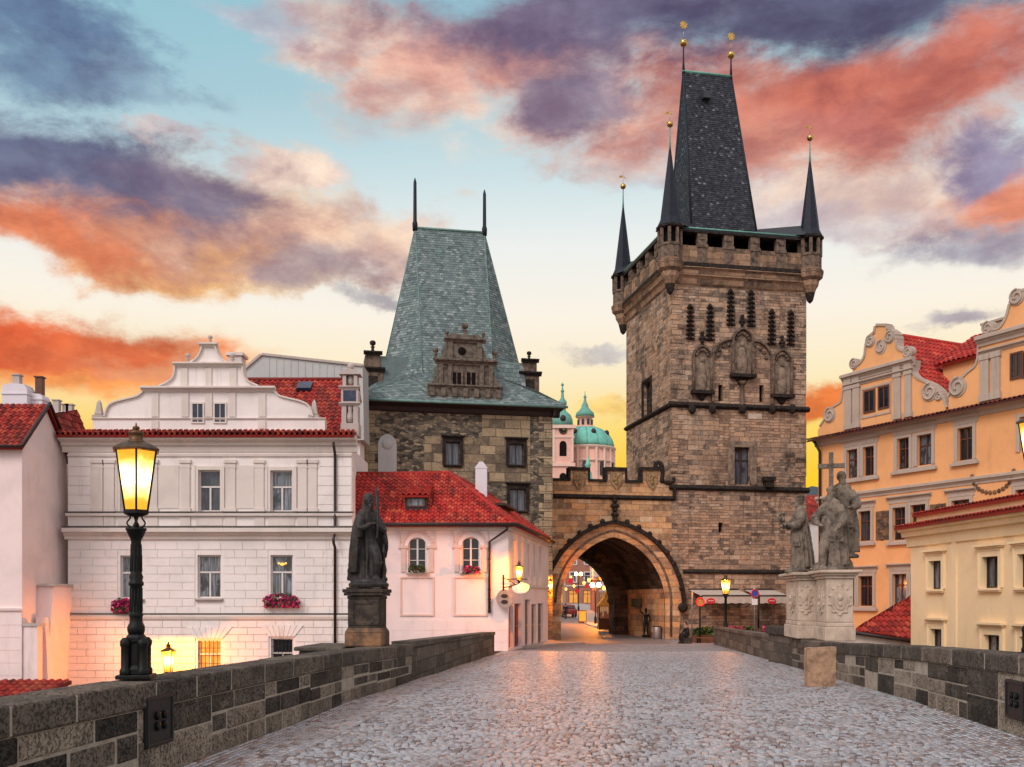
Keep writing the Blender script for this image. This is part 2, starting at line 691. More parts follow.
def ashlar(name, bw, bh, stops, mortar, mort=0.012, warp=0.02, stain=(0.05, 0.04, 0.035), stain_amt=0.6, stain_sc=0.25, bstr=0.8,
           patch=None, patch_amt=0.0, patch_sc=0.12, rub=0.0, grain=.6):
    """coursed blocks; rub = share of the wall that breaks up into rubble"""
    m, t, out = new_mat(name)
    uv = uvn(t)
    oc = objc(t)
    nz = t('TexNoise', {'Vector': uv, 'Scale': 1.9, 'Detail': 4.0}).outputs[1]
    w = t.vm('ADD', uv, t.vm('MULTIPLY', t.vm('SUBTRACT', nz, (.5, .5, .5)), (warp * 5, warp * 4, 0)))
    br = t('TexBrick', {'Vector': w, 'Color1': (0, 0, 0), 'Color2': (1, 1, 1), 'Mortar': (.5, .5, .5), 'Scale': 1.0, 'Mortar Size': mort,
                        'Mortar Smooth': 0.3, 'Bias': 0.0, 'Brick Width': bw, 'Row Height': bh}, offset=0.43, squash=1.6, squash_frequency=3)
    tint, edge = br.outputs[0], br.outputs[1]
    if rub:
        b2 = t('TexBrick', {'Vector': w, 'Color1': (0, 0, 0), 'Color2': (1, 1, 1), 'Mortar': (.5, .5, .5), 'Scale': 1.0, 'Mortar Size': mort * 1.1,
                            'Mortar Smooth': 0.4, 'Bias': 0.0, 'Brick Width': bw * .55, 'Row Height': bh * .58}, offset=0.37, squash=1.8, squash_frequency=2)
        mask = t.ss(t.noise(oc, .33, 5.0, .6, .5), .56 - rub * .25, .60 - rub * .25)
        tint = t.mix(mask, tint, b2.outputs[0])
        edge = t.mix(mask, edge, b2.outputs[1])
    col = t.ramp(tint, stops)
    fine = t.noise(uv, 8.0, 8.0, 0.75)
    mid = t.noise(uv, 2.3, 6.0, 0.7, 0.5)
    col = t.mix(t.ss(mid, 0.46, 0.70, 0, 0.55), col, stops[-1][1])
    col = t.mix(t.ss(mid, 0.48, 0.28, 0, 0.75), col, stops[0][1])
    if patch:
        pm = t.noise(oc, patch_sc, 5.0, 0.65, 0.4)
        col = t.mix(t.ss(pm, 0.47, 0.60, 0, patch_amt), col, t.mix(.5, patch, col))
    big = t.noise(oc, stain_sc, 7.0, 0.72, 0.7)
    col = t.mix(t.ss(big, 0.49, 0.70, 0, stain_amt), col, stain)
    streak = t.noise(t.vm('MULTIPLY', uv, (1.6, 0.16, 1)), 1.0, 6.0, 0.7)
    col = t.mix(t.ss(streak, 0.52, 0.74, 0, stain_amt * .8), col, stain)
    col = t.mix(t.ss(fine, 0.42, 0.70, 0.0, grain), col, t.mix(.65, col, (0, 0, 0)))
    col = t.mix(t.ss(fine, 0.45, 0.30, 0.0, grain * .35), col, t.mix(.3, col, (1, .9, .75)))
    col = t.mix(t.m('MULTIPLY', edge, 0.85), col, mortar)
    h = t.m('MULTIPLY_ADD', t.m('SUBTRACT', 1.0, edge), 0.9, t.m('MULTIPLY', fine, 0.9))
    h = t.m('MULTIPLY_ADD', tint, 0.35, h)
    finish(t, out, col, 0.9, h, bstr, 0.07, spec=0.12)
    return m


def rubble(name, stops, mortar, sc=2.6, stain=(0.05, 0.045, 0.04), stain_amt=.6):
    m, t, out = new_mat(name)
    uv = uvn(t)
    oc = objc(t)
    nz = t('TexNoise', {'Vector': uv, 'Scale': 2.2, 'Detail': 3.0}).outputs[1]
    w = t.vm('ADD', t.vm('MULTIPLY', uv, (1.0, 1.9, 1)), t.vm('MULTIPLY', t.vm('SUBTRACT', nz, (.5, .5, .5)), (.35, .35, 0)))
    vo = t('TexVoronoi', {'Vector': w, 'Scale': sc, 'Randomness': 0.9}, voronoi_dimensions='2D')
    ve = t('TexVoronoi', {'Vector': w, 'Scale': sc, 'Randomness': 0.9}, voronoi_dimensions='2D', feature='DISTANCE_TO_EDGE')
    cell = t('SeparateXYZ', {0: vo.outputs['Color']}).outputs[0]
    col = t.ramp(cell, stops)
    fine = t.noise(uv, 8.0, 6.0, 0.7)
    col = t.mix(t.ss(fine, 0.35, 0.75, 0, 0.5), col, t.mix(0.55, col, (0, 0, 0)))
    edge = t.ss(ve.outputs['Distance'], 0.07, 0.02)
    big = t.noise(oc, 0.25, 6.0, 0.65, .5)
    col = t.mix(t.m('MULTIPLY', edge, 0.75), col, mortar)
    col = t.mix(t.ss(big, 0.5, 0.74, 0, stain_amt), col, stain)
    pl = t.noise(oc, 0.42, 5.0, 0.6, 0.8)
    col = t.mix(t.ss(pl, 0.56, 0.66, 0, 0.55), col, stops[-1][1])
    h = t.m('MULTIPLY_ADD', t.ss(ve.outputs['Distance'], 0.0, 0.16), 0.8, t.m('MULTIPLY', fine, 0.6))
    finish(t, out, col, 0.9, h, 0.8, 0.06, spec=0.2)
    return m


def plaster(name, c, dirt=(0.25, 0.2, 0.18), amt=0.35, rough=0.85):
    m, t, out = new_mat(name)
    uv = uvn(t)
    oc = objc(t)
    big = t.noise(oc, 0.5, 6.0, 0.65, 0.6)
    fine = t.noise(uv, 14.0, 5.0, 0.65)
    streak = t.noise(t.vm('MULTIPLY', uv, (2.4, 0.22, 1)), 1.0, 5.0, 0.65)
    dk = tuple(x * .82 for x in c)
    col = t.mix(t.ss(big, 0.40, 0.7, 0, 0.7), c, dk)
    col = t.mix(t.ss(streak, 0.54, 0.82, 0, amt), col, dirt)
    col = t.mix(t.ss(fine, 0.45, 0.8, 0, 0.22), col, dk)
    finish(t, out, col, rough, t.m('MULTIPLY_ADD', big, 1.5, fine), 0.25, 0.015, spec=0.25)
    return m


def tone_mat(name, stops, rough=0.75, noise_sc=6.0, dark=0.45, bstr=0.4, spec=0.3, moss=None, moss_amt=0.0, bdist=0.02, pits=0.0):
    """colour from the per-face tone (each tile, slate or stone its own) plus grain"""
    m, t, out = new_mat(name)
    tn = t('Attribute', None, attribute_name='tone').outputs['Fac']
    oc = objc(t)
    col = t.ramp(tn, stops)
    fine = t.noise(oc, noise_sc, 7.0, 0.68)
    big = t.noise(oc, 0.55, 5.0, 0.6, 0.5)
    col = t.mix(t.ss(fine, 0.4, 0.75, 0, dark), col, t.mix(0.6, col, (0.01, 0.01, 0.01)))
    if pits:
        mott = t.noise(oc, 2.1, 6.0, .7, .6)
        col = t.mix(t.ss(mott, .5, .68, 0, pits), col, t.mix(.6, col, (.015, .013, .012)))
        col = t.mix(t.ss(mott, .48, .32, 0, pits), col, t.mix(.35, col, (.40, .33, .25)))
        pit = t.noise(oc, 26.0, 4.0, .7)
        col = t.mix(t.ss(pit, .56, .68, 0, pits), col, t.mix(.7, col, (.01, .01, .01)))
        fine = t.m('ADD', fine, t.m('MULTIPLY', t.ss(pit, .7, .5), .7))
    if moss:
        col = t.mix(t.ss(big, 0.45, 0.68, 0, moss_amt), col, moss)
    finish(t, out, col, rough, fine, bstr, bdist, spec=spec)
    return m


def simple(name, c, rough=0.6, metal=0.0, var=0.25, sc=5.0, bstr=0.2, spec=0.4, c2=None):
    m, t, out = new_mat(name)
    oc = objc(t)
    n = t.noise(oc, sc, 7.0, 0.7, .3)
    d = c2 if c2 else tuple(x * (1 - var) for x in c)
    col = t.mix(t.ss(n, 0.38, 0.7, 0, 1.0), c, d)
    n2 = t.noise(oc, sc * 4.3, 5.0, .7)
    col = t.mix(t.ss(n2, .5, .72, 0, var * .9), col, tuple(x * .45 for x in d))
    finish(t, out, col, rough, t.m('ADD', n, t.m('MULTIPLY', n2, .5)), bstr, 0.02, metal=metal, spec=spec)
    return m


def emit(name, c, s):
    m, t, out = new_mat(name)
    e = t('Emission', {0: c, 1: s})
    t.nt.links.new(e.outputs[0], out.inputs[0])
    return m


def lamp_glass(name, c, s, clear=0.45):
    m, t, out = new_mat(name)
    n = t.noise(objc(t), 9.0, 2.0, 0.5)
    e = t('Emission', {0: c, 1: t.m('MULTIPLY_ADD', n, s * .7, s * .65)})
    tr = t('BsdfTransparent', {0: (1, .93, .75)})
    mx = t('MixShader', {0: clear, 1: e.outputs[0], 2: tr.outputs[0]})
    t.nt.links.new(mx.outputs[0], out.inputs[0])
    return m


def pane_mat(name, dark, pale, curtain=0.5, lit=None):
    m, t, out = new_mat(name)
    uv = uvn(t)
    oc = objc(t)
    info = t('ObjectInfo').outputs['Random']
    sh = t('CombineXYZ', {0: t.m('MULTIPLY', info, 37.0), 1: 0.0, 2: 0.0}).outputs[0]
    uv2 = t.vm('ADD', uv, sh)
    folds = t.noise(t.vm('MULTIPLY', uv2, (14.0, 0.7, 1)), 1.0, 3.0, 0.5)
    blot = t.noise(t.vm('MULTIPLY', uv2, (1.6, 0.9, 1)), 1.0, 3.0, 0.6, 0.5)
    col = t.mix(t.ss(folds, 0.35, 0.7, 0.1, 1.0), dark, pale)
    col = t.mix(t.ss(blot, 0.62 - curtain * .3, 0.72 - curtain * .3), dark, col)
    some = t.ss(t.m('FRACT', t.m('MULTIPLY', info, 7.31)), 1.0 - curtain - .1, 1.0 - curtain + .2, .15, 1.0)
    col = t.mix(some, dark, col)
    p = finish(t, out, col, 0.08, blot, 0.03, 0.01, spec=0.55)
    if lit:
        p.inputs['Emission Color'].default_value = (*lit[0], 1)
        p.inputs['Emission Strength'].default_value = lit[1]
    return m


M = {}
M['tower'] = ashlar('tower_sandstone', 0.80, 0.36,
                    [(0, (.11, .08, .064)), (.25, (.28, .20, .15)), (.55, (.45, .31, .215)), (.82, (.56, .355, .23)), (1, (.58, .45, .335))],
                    (.13, .10, .08), 0.015, 0.024, (.045, .038, .034), 0.8, 0.22, patch=(.60, .32, .17), patch_amt=.5, patch_sc=.16, rub=.36)
M['tower_rubble'] = rubble('tower_rubble', [(0, (.06, .045, .037)), (.4, (.17, .12, .085)), (.75, (.27, .19, .13)), (1, (.36, .27, .19))], (.20, .155, .12), 3.0)
M['gate'] = ashlar('gate_sandstone', 1.0, 0.42,
                   [(0, (.26, .155, .095)), (.3, (.52, .31, .17)), (.6, (.74, .42, .20)), (.8, (.78, .39, .155)), (1, (.74, .55, .36))],
                   (.20, .135, .09), 0.011, 0.016, (.09, .066, .052), 0.5, 0.3, grain=.5)
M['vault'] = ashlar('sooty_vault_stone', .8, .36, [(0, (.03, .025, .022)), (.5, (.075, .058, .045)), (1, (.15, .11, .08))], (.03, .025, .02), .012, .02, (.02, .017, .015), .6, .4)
M['gallery'] = ashlar('gallery_sandstone', 1.2, .5, [(0, (.13, .09, .068)), (.5, (.36, .225, .14)), (1, (.48, .31, .20))], (.1, .075, .06), .012, .01, (.05, .04, .035), .8, .5)
M['judith'] = rubble('judith_rubble', [(0, (.055, .05, .042)), (.35, (.13, .115, .09)), (.7, (.235, .195, .14)), (1, (.40, .32, .215))], (.12, .10, .08), 3.3,
                     (.045, .042, .038), .65)
M['judith_ashlar'] = ashlar('judith_blocks', 1.05, .58, [(0, (.14, .115, .085)), (.5, (.36, .28, .18)), (1, (.48, .38, .24))], (.085, .07, .055), .02, .02,
                            (.055, .05, .043), .6, .3)
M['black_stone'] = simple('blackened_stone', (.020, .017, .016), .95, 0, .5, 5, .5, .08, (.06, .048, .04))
M['carved'] = simple('carved_stone', (.215, .155, .115), .9, 0, .5, 3.5, .6, .12, (.045, .036, .031))
M['grey_carved'] = simple('grey_weathered_carving', (.20, .165, .13), .9, 0, .5, 3.5, .6, .12, (.055, .048, .042))
M['pale_carved'] = simple('pale_carved_stone', (.30, .225, .165), .9, 0, .5, 2.5, .5, .1, (.09, .07, .056))
M['plaster_white'] = plaster('white_plaster', (.86, .785, .745), (.46, .39, .35), .6)
M['plaster_pink'] = plaster('pink_plaster', (.90, .725, .69), (.50, .37, .32), .5)
M['trim_white'] = plaster('white_trim', (.73, .645, .585), (.36, .30, .26), .5)
M['flashing'] = simple('grey_metal_flashing', (.13, .115, .105), .6, .2, .3, 4, .1, .3)
M['trim_pink'] = plaster('tan_pink_trim', (.74, .52, .45), (.36, .25, .21), .4)
M['trim_grey'] = plaster('grey_trim', (.50, .43, .39), (.16, .13, .11), .5)
M['orange'] = plaster('orange_plaster', (.84, .42, .18), (.46, .24, .12), .6)
M['orange_trim'] = plaster('orange_house_stonework', (.48, .39, .32), (.16, .125, .1), .55)
M['yellow'] = plaster('yellow_plaster', (.92, .68, .40), (.52, .37, .22), .5)
M['yellow_trim'] = plaster('yellow_trim', (.92, .71, .43), (.5, .36, .2), .35)
M['tile'] = tone_mat('red_clay_tiles', [(0, (.14, .022, .018)), (.3, (.31, .030, .024)), (.7, (.42, .042, .030)), (1, (.52, .10, .055))], .66, 5, .55, .4, .2,
                     moss=(.17, .045, .032), moss_amt=.6)
M['tile_bright'] = tone_mat('orange_clay_tiles', [(0, (.20, .022, .018)), (.35, (.43, .034, .026)), (.8, (.52, .045, .032)), (1, (.60, .11, .06))], .64, 5, .5, .4, .2, moss=(.24, .05, .034), moss_amt=.5)
M['tile_dark'] = tone_mat('dark_clay_tiles', [(0, (.06, .022, .018)), (.5, (.13, .04, .03)), (1, (.22, .06, .045))], .7, 5, .4, .4)
M['slate_green'] = tone_mat('green_grey_slates', [(0, (.095, .13, .132)), (.3, (.145, .19, .19)), (.8, (.20, .255, .25)), (1, (.30, .355, .345))], .6, 3, .45, .3, .2,
                            moss=(.13, .20, .185), moss_amt=.5)
M['slate_dark'] = tone_mat('dark_slates', [(0, (.015, .017, .023)), (.5, (.030, .033, .042)), (.9, (.048, .052, .064)), (.965, (.075, .08, .092)), (1, (.19, .20, .22))], .5, 4, .4, .4)
M['spire'] = simple('spire_lead', (.020, .025, .038), .55, 0, .35, 2, .3, .2)
M['copper_dull'] = simple('dull_copper', (.15, .27, .235), .6, 0, .4, 2.5, .2, .3, (.10, .18, .16))
M['copper'] = simple('green_copper', (.16, .40, .32), .6, 0, .4, 2.5, .2, .4, (.09, .26, .21))
M['copper_bright'] = simple('bright_green_copper', (.19, .56, .44), .6, 0, .3, .5, .1, .4, (.13, .42, .34))
M['church'] = plaster('pink_church_plaster', (.82, .48, .38), (.5, .28, .22), .3)
M['church_trim'] = plaster('church_trim', (.80, .58, .47), (.5, .32, .25), .3)
M['gold'] = simple('gilded_ball', (.70, .46, .14), .3, 1.0, .4, 9, .1, .5, (.30, .16, .06))
M['iron'] = simple('black_iron', (.006, .0075, .0075), .38, 0.0, .3, 16, .35, .18, (.014, .015, .014))
M['cap_metal'] = simple('bronzed_lamp_roof', (.16, .085, .035), .45, .6, .5, 8, .3, .5, (.05, .03, .018))
M['bronze'] = simple('dark_bronze', (.017, .014, .013), .5, 0.0, .4, 7, .6, .3, (.052, .043, .038))
M['ped_dark'] = simple('blackened_pedestal_stone', (.036, .030, .026), .85, 0, .5, 3.5, .6, .15, (.105, .08, .062))
M['ped_patch'] = simple('rusty_sandstone', (.075, .058, .046), .85, 0, .3, 1.6, .5, .15, (.34, .18, .09))
M['statue'] = simple('weathered_sandstone', (.25, .20, .155), .9, 0, .5, 4.0, .6, .12, (.07, .056, .047))
M['ped_pale'] = simple('pale_sandstone', (.60, .48, .375), .88, 0, .3, 2.2, .4, .15, (.40, .31, .24))
M['sand_block'] = simple('tan_sandstone', (.46, .29, .18), .88, 0, .4, 3.0, .6, .15, (.21, .13, .085))
M['frame_white'] = simple('white_painted_wood', (.72, .66, .62), .5, 0, .15, 8, .1)
M['frame_brown'] = simple('brown_painted_wood', (.13, .045, .028), .5, 0, .3, 8, .2)
M['frame_dark'] = simple('dark_painted_wood', (.045, .03, .025), .5, 0, .3, 8, .2)
M['door_red'] = simple('red_painted_wood', (.26, .025, .02), .5, 0, .35, 6, .2)
M['door_grey'] = simple('grey_painted_door', (.17, .135, .10), .55, 0, .35, 6, .2)
M['pane'] = pane_mat('curtained_glass', (.03, .036, .045), (.26, .29, .32), .75)
M['pane_dark'] = pane_mat('dark_glass', (.012, .012, .016), (.075, .08, .09), .35)
M['pane_blue'] = pane_mat('blue_reflecting_glass', (.012, .02, .05), (.05, .08, .16), .4)
M['pane_lead'] = pane_mat('leaded_glass', (.04, .045, .055), (.15, .17, .20), .9)
M['pane_warm'] = pane_mat('warm_lit_glass', (.25, .11, .03), (.6, .3, .1), .7, ((1, .42, .08), .55))
M['dark_hole'] = simple('dark_opening', (.012, .010, .010), .9, 0, .3, 3, .1, .1)
M['pipe'] = simple('dark_drainpipe', (.045, .03, .028), .5, .3, .3, 5, .1)
M['metal_roof'] = simple('grey_metal_roof', (.44, .45, .44), .55, 0, .12, .6, .1, .4, (.52, .52, .50))
M['white_chim'] = plaster('white_chimney_plaster', (.74, .70, .74), (.4, .36, .38), .3)
M['cloth_white'] = simple('white_awning_cloth', (.80, .72, .62), .8, 0, .12, 3, .1)
M['cloth_yellow'] = simple('yellow_parasol_cloth', (.85, .42, .07), .8, 0, .25, 3, .1)
M['red_sign'] = simple('red_enamel', (.70, .02, .035), .4, 0, .15, 6, .05)
M['white_sign'] = simple('white_enamel', (.78, .76, .74), .4, 0, .1, 6, .05)
M['blue_sign'] = simple('blue_enamel', (.05, .08, .36), .4, 0, .15, 6, .05)
M['sky_sign'] = simple('pale_blue_enamel', (.40, .55, .78), .4, 0, .15, 6, .05)
M['yellow_sign'] = simple('yellow_enamel', (.75, .42, .06), .4, 0, .15, 6, .05)
M['steel'] = simple('galvanised_post', (.33, .33, .33), .45, .6, .3, 8, .1)
M['flowers'] = tone_mat('magenta_petals', [(0, (.22, .008, .05)), (.5, (.50, .015, .12)), (1, (.66, .05, .22))], .7, 20, .2, .1)
M['leafg'] = tone_mat('green_leaves', [(0, (.02, .04, .012)), (.5, (.045, .09, .025)), (1, (.09, .14, .045))], .7, 20, .2, .1)
M['wood_box'] = simple('brown_planter_wood', (.16, .07, .035), .7, 0, .3, 5, .2)
M['cloth_black'] = simple('black_cloth', (.012, .012, .014), .85, 0, .3, 6, .2)
M['cloth_blue'] = simple('blue_cloth', (.05, .06, .10), .85, 0, .3, 6, .2)
M['skin'] = simple('skin', (.50, .29, .20), .6, 0, .1, 6, .05)
M['car_red'] = simple('dark_red_car_paint', (.18, .02, .02), .25, 0, .1, 3, .02, .6)
M['rubber'] = simple('black_rubber', (.015, .015, .015), .8, 0, .2, 6, .1)
M['mortar'] = simple('pale_mortar', (.44, .37, .30), .95, 0, .35, 6, .4, .1)
M['conc'] = ashlar('grey_block_wall', 0.85, 0.36, [(0, (.095, .08, .066)), (.5, (.15, .125, .10)), (1, (.225, .185, .15))], (.07, .06, .05), .012, .012,
                   (.06, .05, .042), .55, .5)
M['parapet'] = tone_mat('parapet_sandstone', [(0, (.060, .051, .045)), (.42, (.135, .112, .094)), (.55, (.215, .175, .14)), (.75, (.33, .265, .205)), (1, (.43, .35, .275))],
                        .88, 4.5, .8, 1.0, .12, moss=(.10, .078, .06), moss_amt=.35, bdist=.05, pits=.7)
M['cobble'] = tone_mat('granite_setts', [(0, (.11, .09, .09)), (.16, (.26, .195, .18)), (.3, (.315, .315, .33)), (.65, (.39, .40, .425)), (.9, (.47, .485, .51)), (1, (.48, .385, .35))],
                       .34, 14.0, .45, .3, .5, moss=(.25, .21, .20), moss_amt=.4, bdist=.01)
M['joint'] = simple('dark_joint_sand', (.028, .023, .021), .95, 0, .4, 6, .3)
M['asphalt'] = simple('worn_grey_paving', (.21, .185, .175), .6, 0, .3, 1.2, .3, .4, (.15, .13, .125))
M['sett_far'] = ashlar('small_setts', .17, .13, [(0, (.21, .18, .175)), (.5, (.34, .325, .33)), (1, (.44, .42, .43))], (.13, .11, .10), .014, .01, (.2, .16, .14), .3, .4, .5)
M['kerb'] = simple('kerb_granite', (.44, .385, .35), .7, 0, .25, 5, .2)
M['ground'] = simple('island_ground', (.16, .13, .11), .9, 0, .3, .4, .3)
M['plate'] = simple('cast_iron_plate', (.022, .021, .022), .55, .2, .35, 9, .3)
M['relief'] = simple('heraldic_relief_stone', (.40, .26, .13), .9, 0, .5, 5, .6, .2, (.17, .11, .06))

# ------------------------------------------------------------------ shared builders
_WC = {}


def window(root, F, rect, reveal=0.22, frame='frame_white', pane='pane', cols=2, transom=0.62, bar=0.06, sill=None, surround=None,
           sw=0.16, hood=False, v=0.0, grid=0, label=None, sur_mat=None):
    """window (frame) > pane, sill, surround; drawn once per size"""
    x0, x1, z0, z1 = rect
    w, h = round(x1 - x0, 2), round(z1 - z0, 2)
    key = (w, h, frame, pane, cols, transom, bar, sill, surround, sw, hood, grid, reveal, sur_mat)
    if key not in _WC:
        y = reveal * 0.55
        m = MB()
        hw = w / 2 + .012
        m.box(-hw, -hw + bar + .02, y, y + .07, 0, h)
        m.box(hw - bar - .02, hw, y, y + .07, 0, h)
        m.box(-hw + bar, hw - bar, y + .002, y + .068, 0, bar)
        m.box(-hw + bar, hw - bar, y + .002, y + .068, h - bar, h + .01)
        zt = h * transom if transom else h
        if transom:
            m.box(-hw + bar, hw - bar, y - .012, y + .06, zt - bar * .6, zt + bar * .6)
        for k in range(1, cols):
            x = -w / 2 + w * k / cols
            m.box(x - bar * .6, x + bar * .6, y - .008, y + .064, bar, (zt if transom and frame == 'frame_white' else h - bar))
        for k in range(1, grid + 1):
            zz = zt * k / (grid + 1)
            m.box(-hw + bar, hw - bar, y + .006, y + .05, zz - .015, zz + .015)
        fr = m.mesh('window', M[frame])
        pm = MB().box(-hw + .004, hw - .004, y + .05, y + .12, .004, h + .005).mesh('pane', M[pane])
        sm = su = None
        if sill:
            so = w / 2 + (sw * .9 if surround else .1)
            sm = MB().box(-so, so, -.16, .03, -.09, -.012).box(-so + .04, so - .04, -.11, .02, -.15, -.092).mesh('sill', M[sill])
        if surround:
            s = MB()
            e = .07
            s.box(-w / 2 - sw, -w / 2, -e, .03, -.01, h + sw)
            s.box(w / 2, w / 2 + sw, -e, .03, -.01, h + sw)
            s.box(-w / 2, w / 2, -e, .03, h, h + sw)
            s.box(-w / 2 - sw * 1.2, -w / 2 - sw * .75, -e - .025, .02, .01, h + sw * 1.2)
            s.box(w / 2 + sw * .75, w / 2 + sw * 1.2, -e - .025, .02, .01, h + sw * 1.2)
            if hood:
                s.box(-w / 2 - sw * 1.1, w / 2 + sw * 1.1, -e - .012, .03, h + sw + .005, h + sw + .16)
                s.box(-w / 2 - sw * 1.7, w / 2 + sw * 1.7, -.24, .03, h + sw + .165, h + sw + .25)
                s.box(-w / 2 - sw * 1.4, w / 2 + sw * 1.4, -.16, .03, h + sw + .105, h + sw + .16)
            su = s.mesh('surround', M[sur_mat or surround])
        _WC[key] = (fr, pm, sm, su)
    fr, pm, sm, su = _WC[key]
    o = P('window', fr, None, root, F.M @ Matrix.Translation(((x0 + x1) / 2, v, z0)), label)
    for nm, me in (('pane', pm), ('sill', sm), ('surround', su)):
        if me:
            c = bpy.data.objects.new(nm, me)
            COL.objects.link(c)
            c.parent = o
    return o


def sweep(mb, prof, x0, x1, y=0.0, z=0.0, ends=True):
    """moulding along x; prof = [(out, up)] from bottom to top, out is towards the viewer"""
    n = len(prof)
    vs = [(x0, y - o, z + u) for o, u in prof] + [(x1, y - o, z + u) for o, u in prof]
    fs = [(i, n + i, n + i + 1, i + 1) for i in range(n - 1)]
    fs += [tuple(range(n)), tuple(range(2 * n - 1, n - 1, -1)), (n - 1, 2 * n - 1, n, 0)]
    return mb.add(vs, fs)


def cornice_prof(out, h):
    return [(-.02, 0), (out * .25, 0), (out * .3, h * .25), (out * .55, h * .4), (out * .62, h * .55), (out, h * .6), (out, h * .92), (out * .8, h), (-.02, h)]


def scroll(mb, cx, cz, r, y0, y1, turns=1.4, flip=1, tone=.5):
    """a volute as a coiled tube between y0 and y1 plus its disc"""
    pts = []
    n = int(20 * turns)
    for i in range(n + 1):
        a = 2 * PI * turns * i / n
        rr = r * (1 - .72 * i / n)
        pts.append((cx + flip * rr * math.cos(a + PI / 2), y0 - .02, cz + rr * math.sin(a + PI / 2)))
    mb.tube(pts, r * .14, 5, tone)
    disc = [(cx + r * math.cos(2 * PI * k / 20), cz + r * math.sin(2 * PI * k / 20)) for k in range(20)]
    mb.prism(disc, y0 + .005, y1, tone)


def smooth_path(pts, n=6):
    """Catmull-Rom through 2-D points"""
    out = []
    P_ = [pts[0]] + list(pts) + [pts[-1]]
    for i in range(1, len(P_) - 2):
        p0, p1, p2, p3 = P_[i - 1], P_[i], P_[i + 1], P_[i + 2]
        for k in range(n):
            t = k / n
            out.append(tuple(.5 * ((2 * p1[j]) + (-p0[j] + p2[j]) * t + (2 * p0[j] - 5 * p1[j] + 4 * p2[j] - p3[j]) * t * t + (-p0[j] + 3 * p1[j] - 3 * p2[j] + p3[j]) * t ** 3) for j in range(len(p1))))
    out.append(tuple(pts[-1]))
    return out


def edge_trim(mb, pts, y0, y1, th):
    """a moulding strip that follows an open outline in (x, z)"""
    n = len(pts)
    for i in range(n - 1):
        a, b = Vector(pts[i]), Vector(pts[i + 1])
        d = b - a
        if d.length < 1e-4:
            continue
        nn = Vector((-d.y, d.x)).normalized() * th
        q = [a, b, b + nn, a + nn]
        mb.prism([(p.x, p.y) for p in q], y0, y1, .5)


def ball_finial(mb, cx, cy, z, h, tone=.5):
    """moulded foot, neck and ball"""
    mb.lathe([(h * .22, 0), (h * .24, h * .08), (h * .14, h * .16), (h * .1, h * .38), (h * .2, h * .46), (h * .1, h * .52), (h * .09, h * .56),
              (h * .2, h * .64), (h * .25, h * .78), (h * .2, h * .92), (h * .06, h * .98), (.005, h)], cx, cy, 12, z, tone=tone)


def zdeck(y):
    if y < 20:
        return 0.0
    if y < 75:
        return -(y - 20) * 0.0155
    return -0.8525 + (y - 75) * 0.02


def XL(y):
    return -5.2 + 0.1 * y


def XR(y):
    return 6.01 + 0.1 * y
# ------------------------------------------------------------------ ground, bridge and street
def sheet(name, quads, mat):
    mb = MB()
    for q in quads:
        mb.quad(*q, tone=.5)
    o = P(name, mb, mat)
    return structure(o)


sheet('ground', [((-2500, -800, -7.5), (2500, -800, -7.5), (2500, 4000, -7.5), (-2500, 4000, -7.5))], M['ground'])

# the bridge itself: a solid deck between the parapets, following the fall of the roadway
deck = MB()
ys = [-12, 0, 10.4, 10.6, 20, 30, 40, 47.6]
for i in range(len(ys) - 1):
    a, b = ys[i], ys[i + 1]
    xl0, xl1, xr0, xr1 = XL(a) - .6, XL(b) - .6, XR(a) + .6, XR(b) + .6
    za, zb = zdeck(a) - (.06 if a > 10.5 else 0), zdeck(b) - (.06 if b > 10.5 else 0)
    deck.quad((xl0, a, za), (xr0, a, za), (xr1, b, zb), (xl1, b, zb), .5)
    deck.quad((xl0, a, -7.4), (xl0, a, za), (xl1, b, zb), (xl1, b, -7.4), .5)
    deck.quad((xr0, a, za), (xr0, a, -7.4), (xr1, b, -7.4), (xr1, b, zb), .5)
structure(P('bridge_deck', deck, M['joint']))


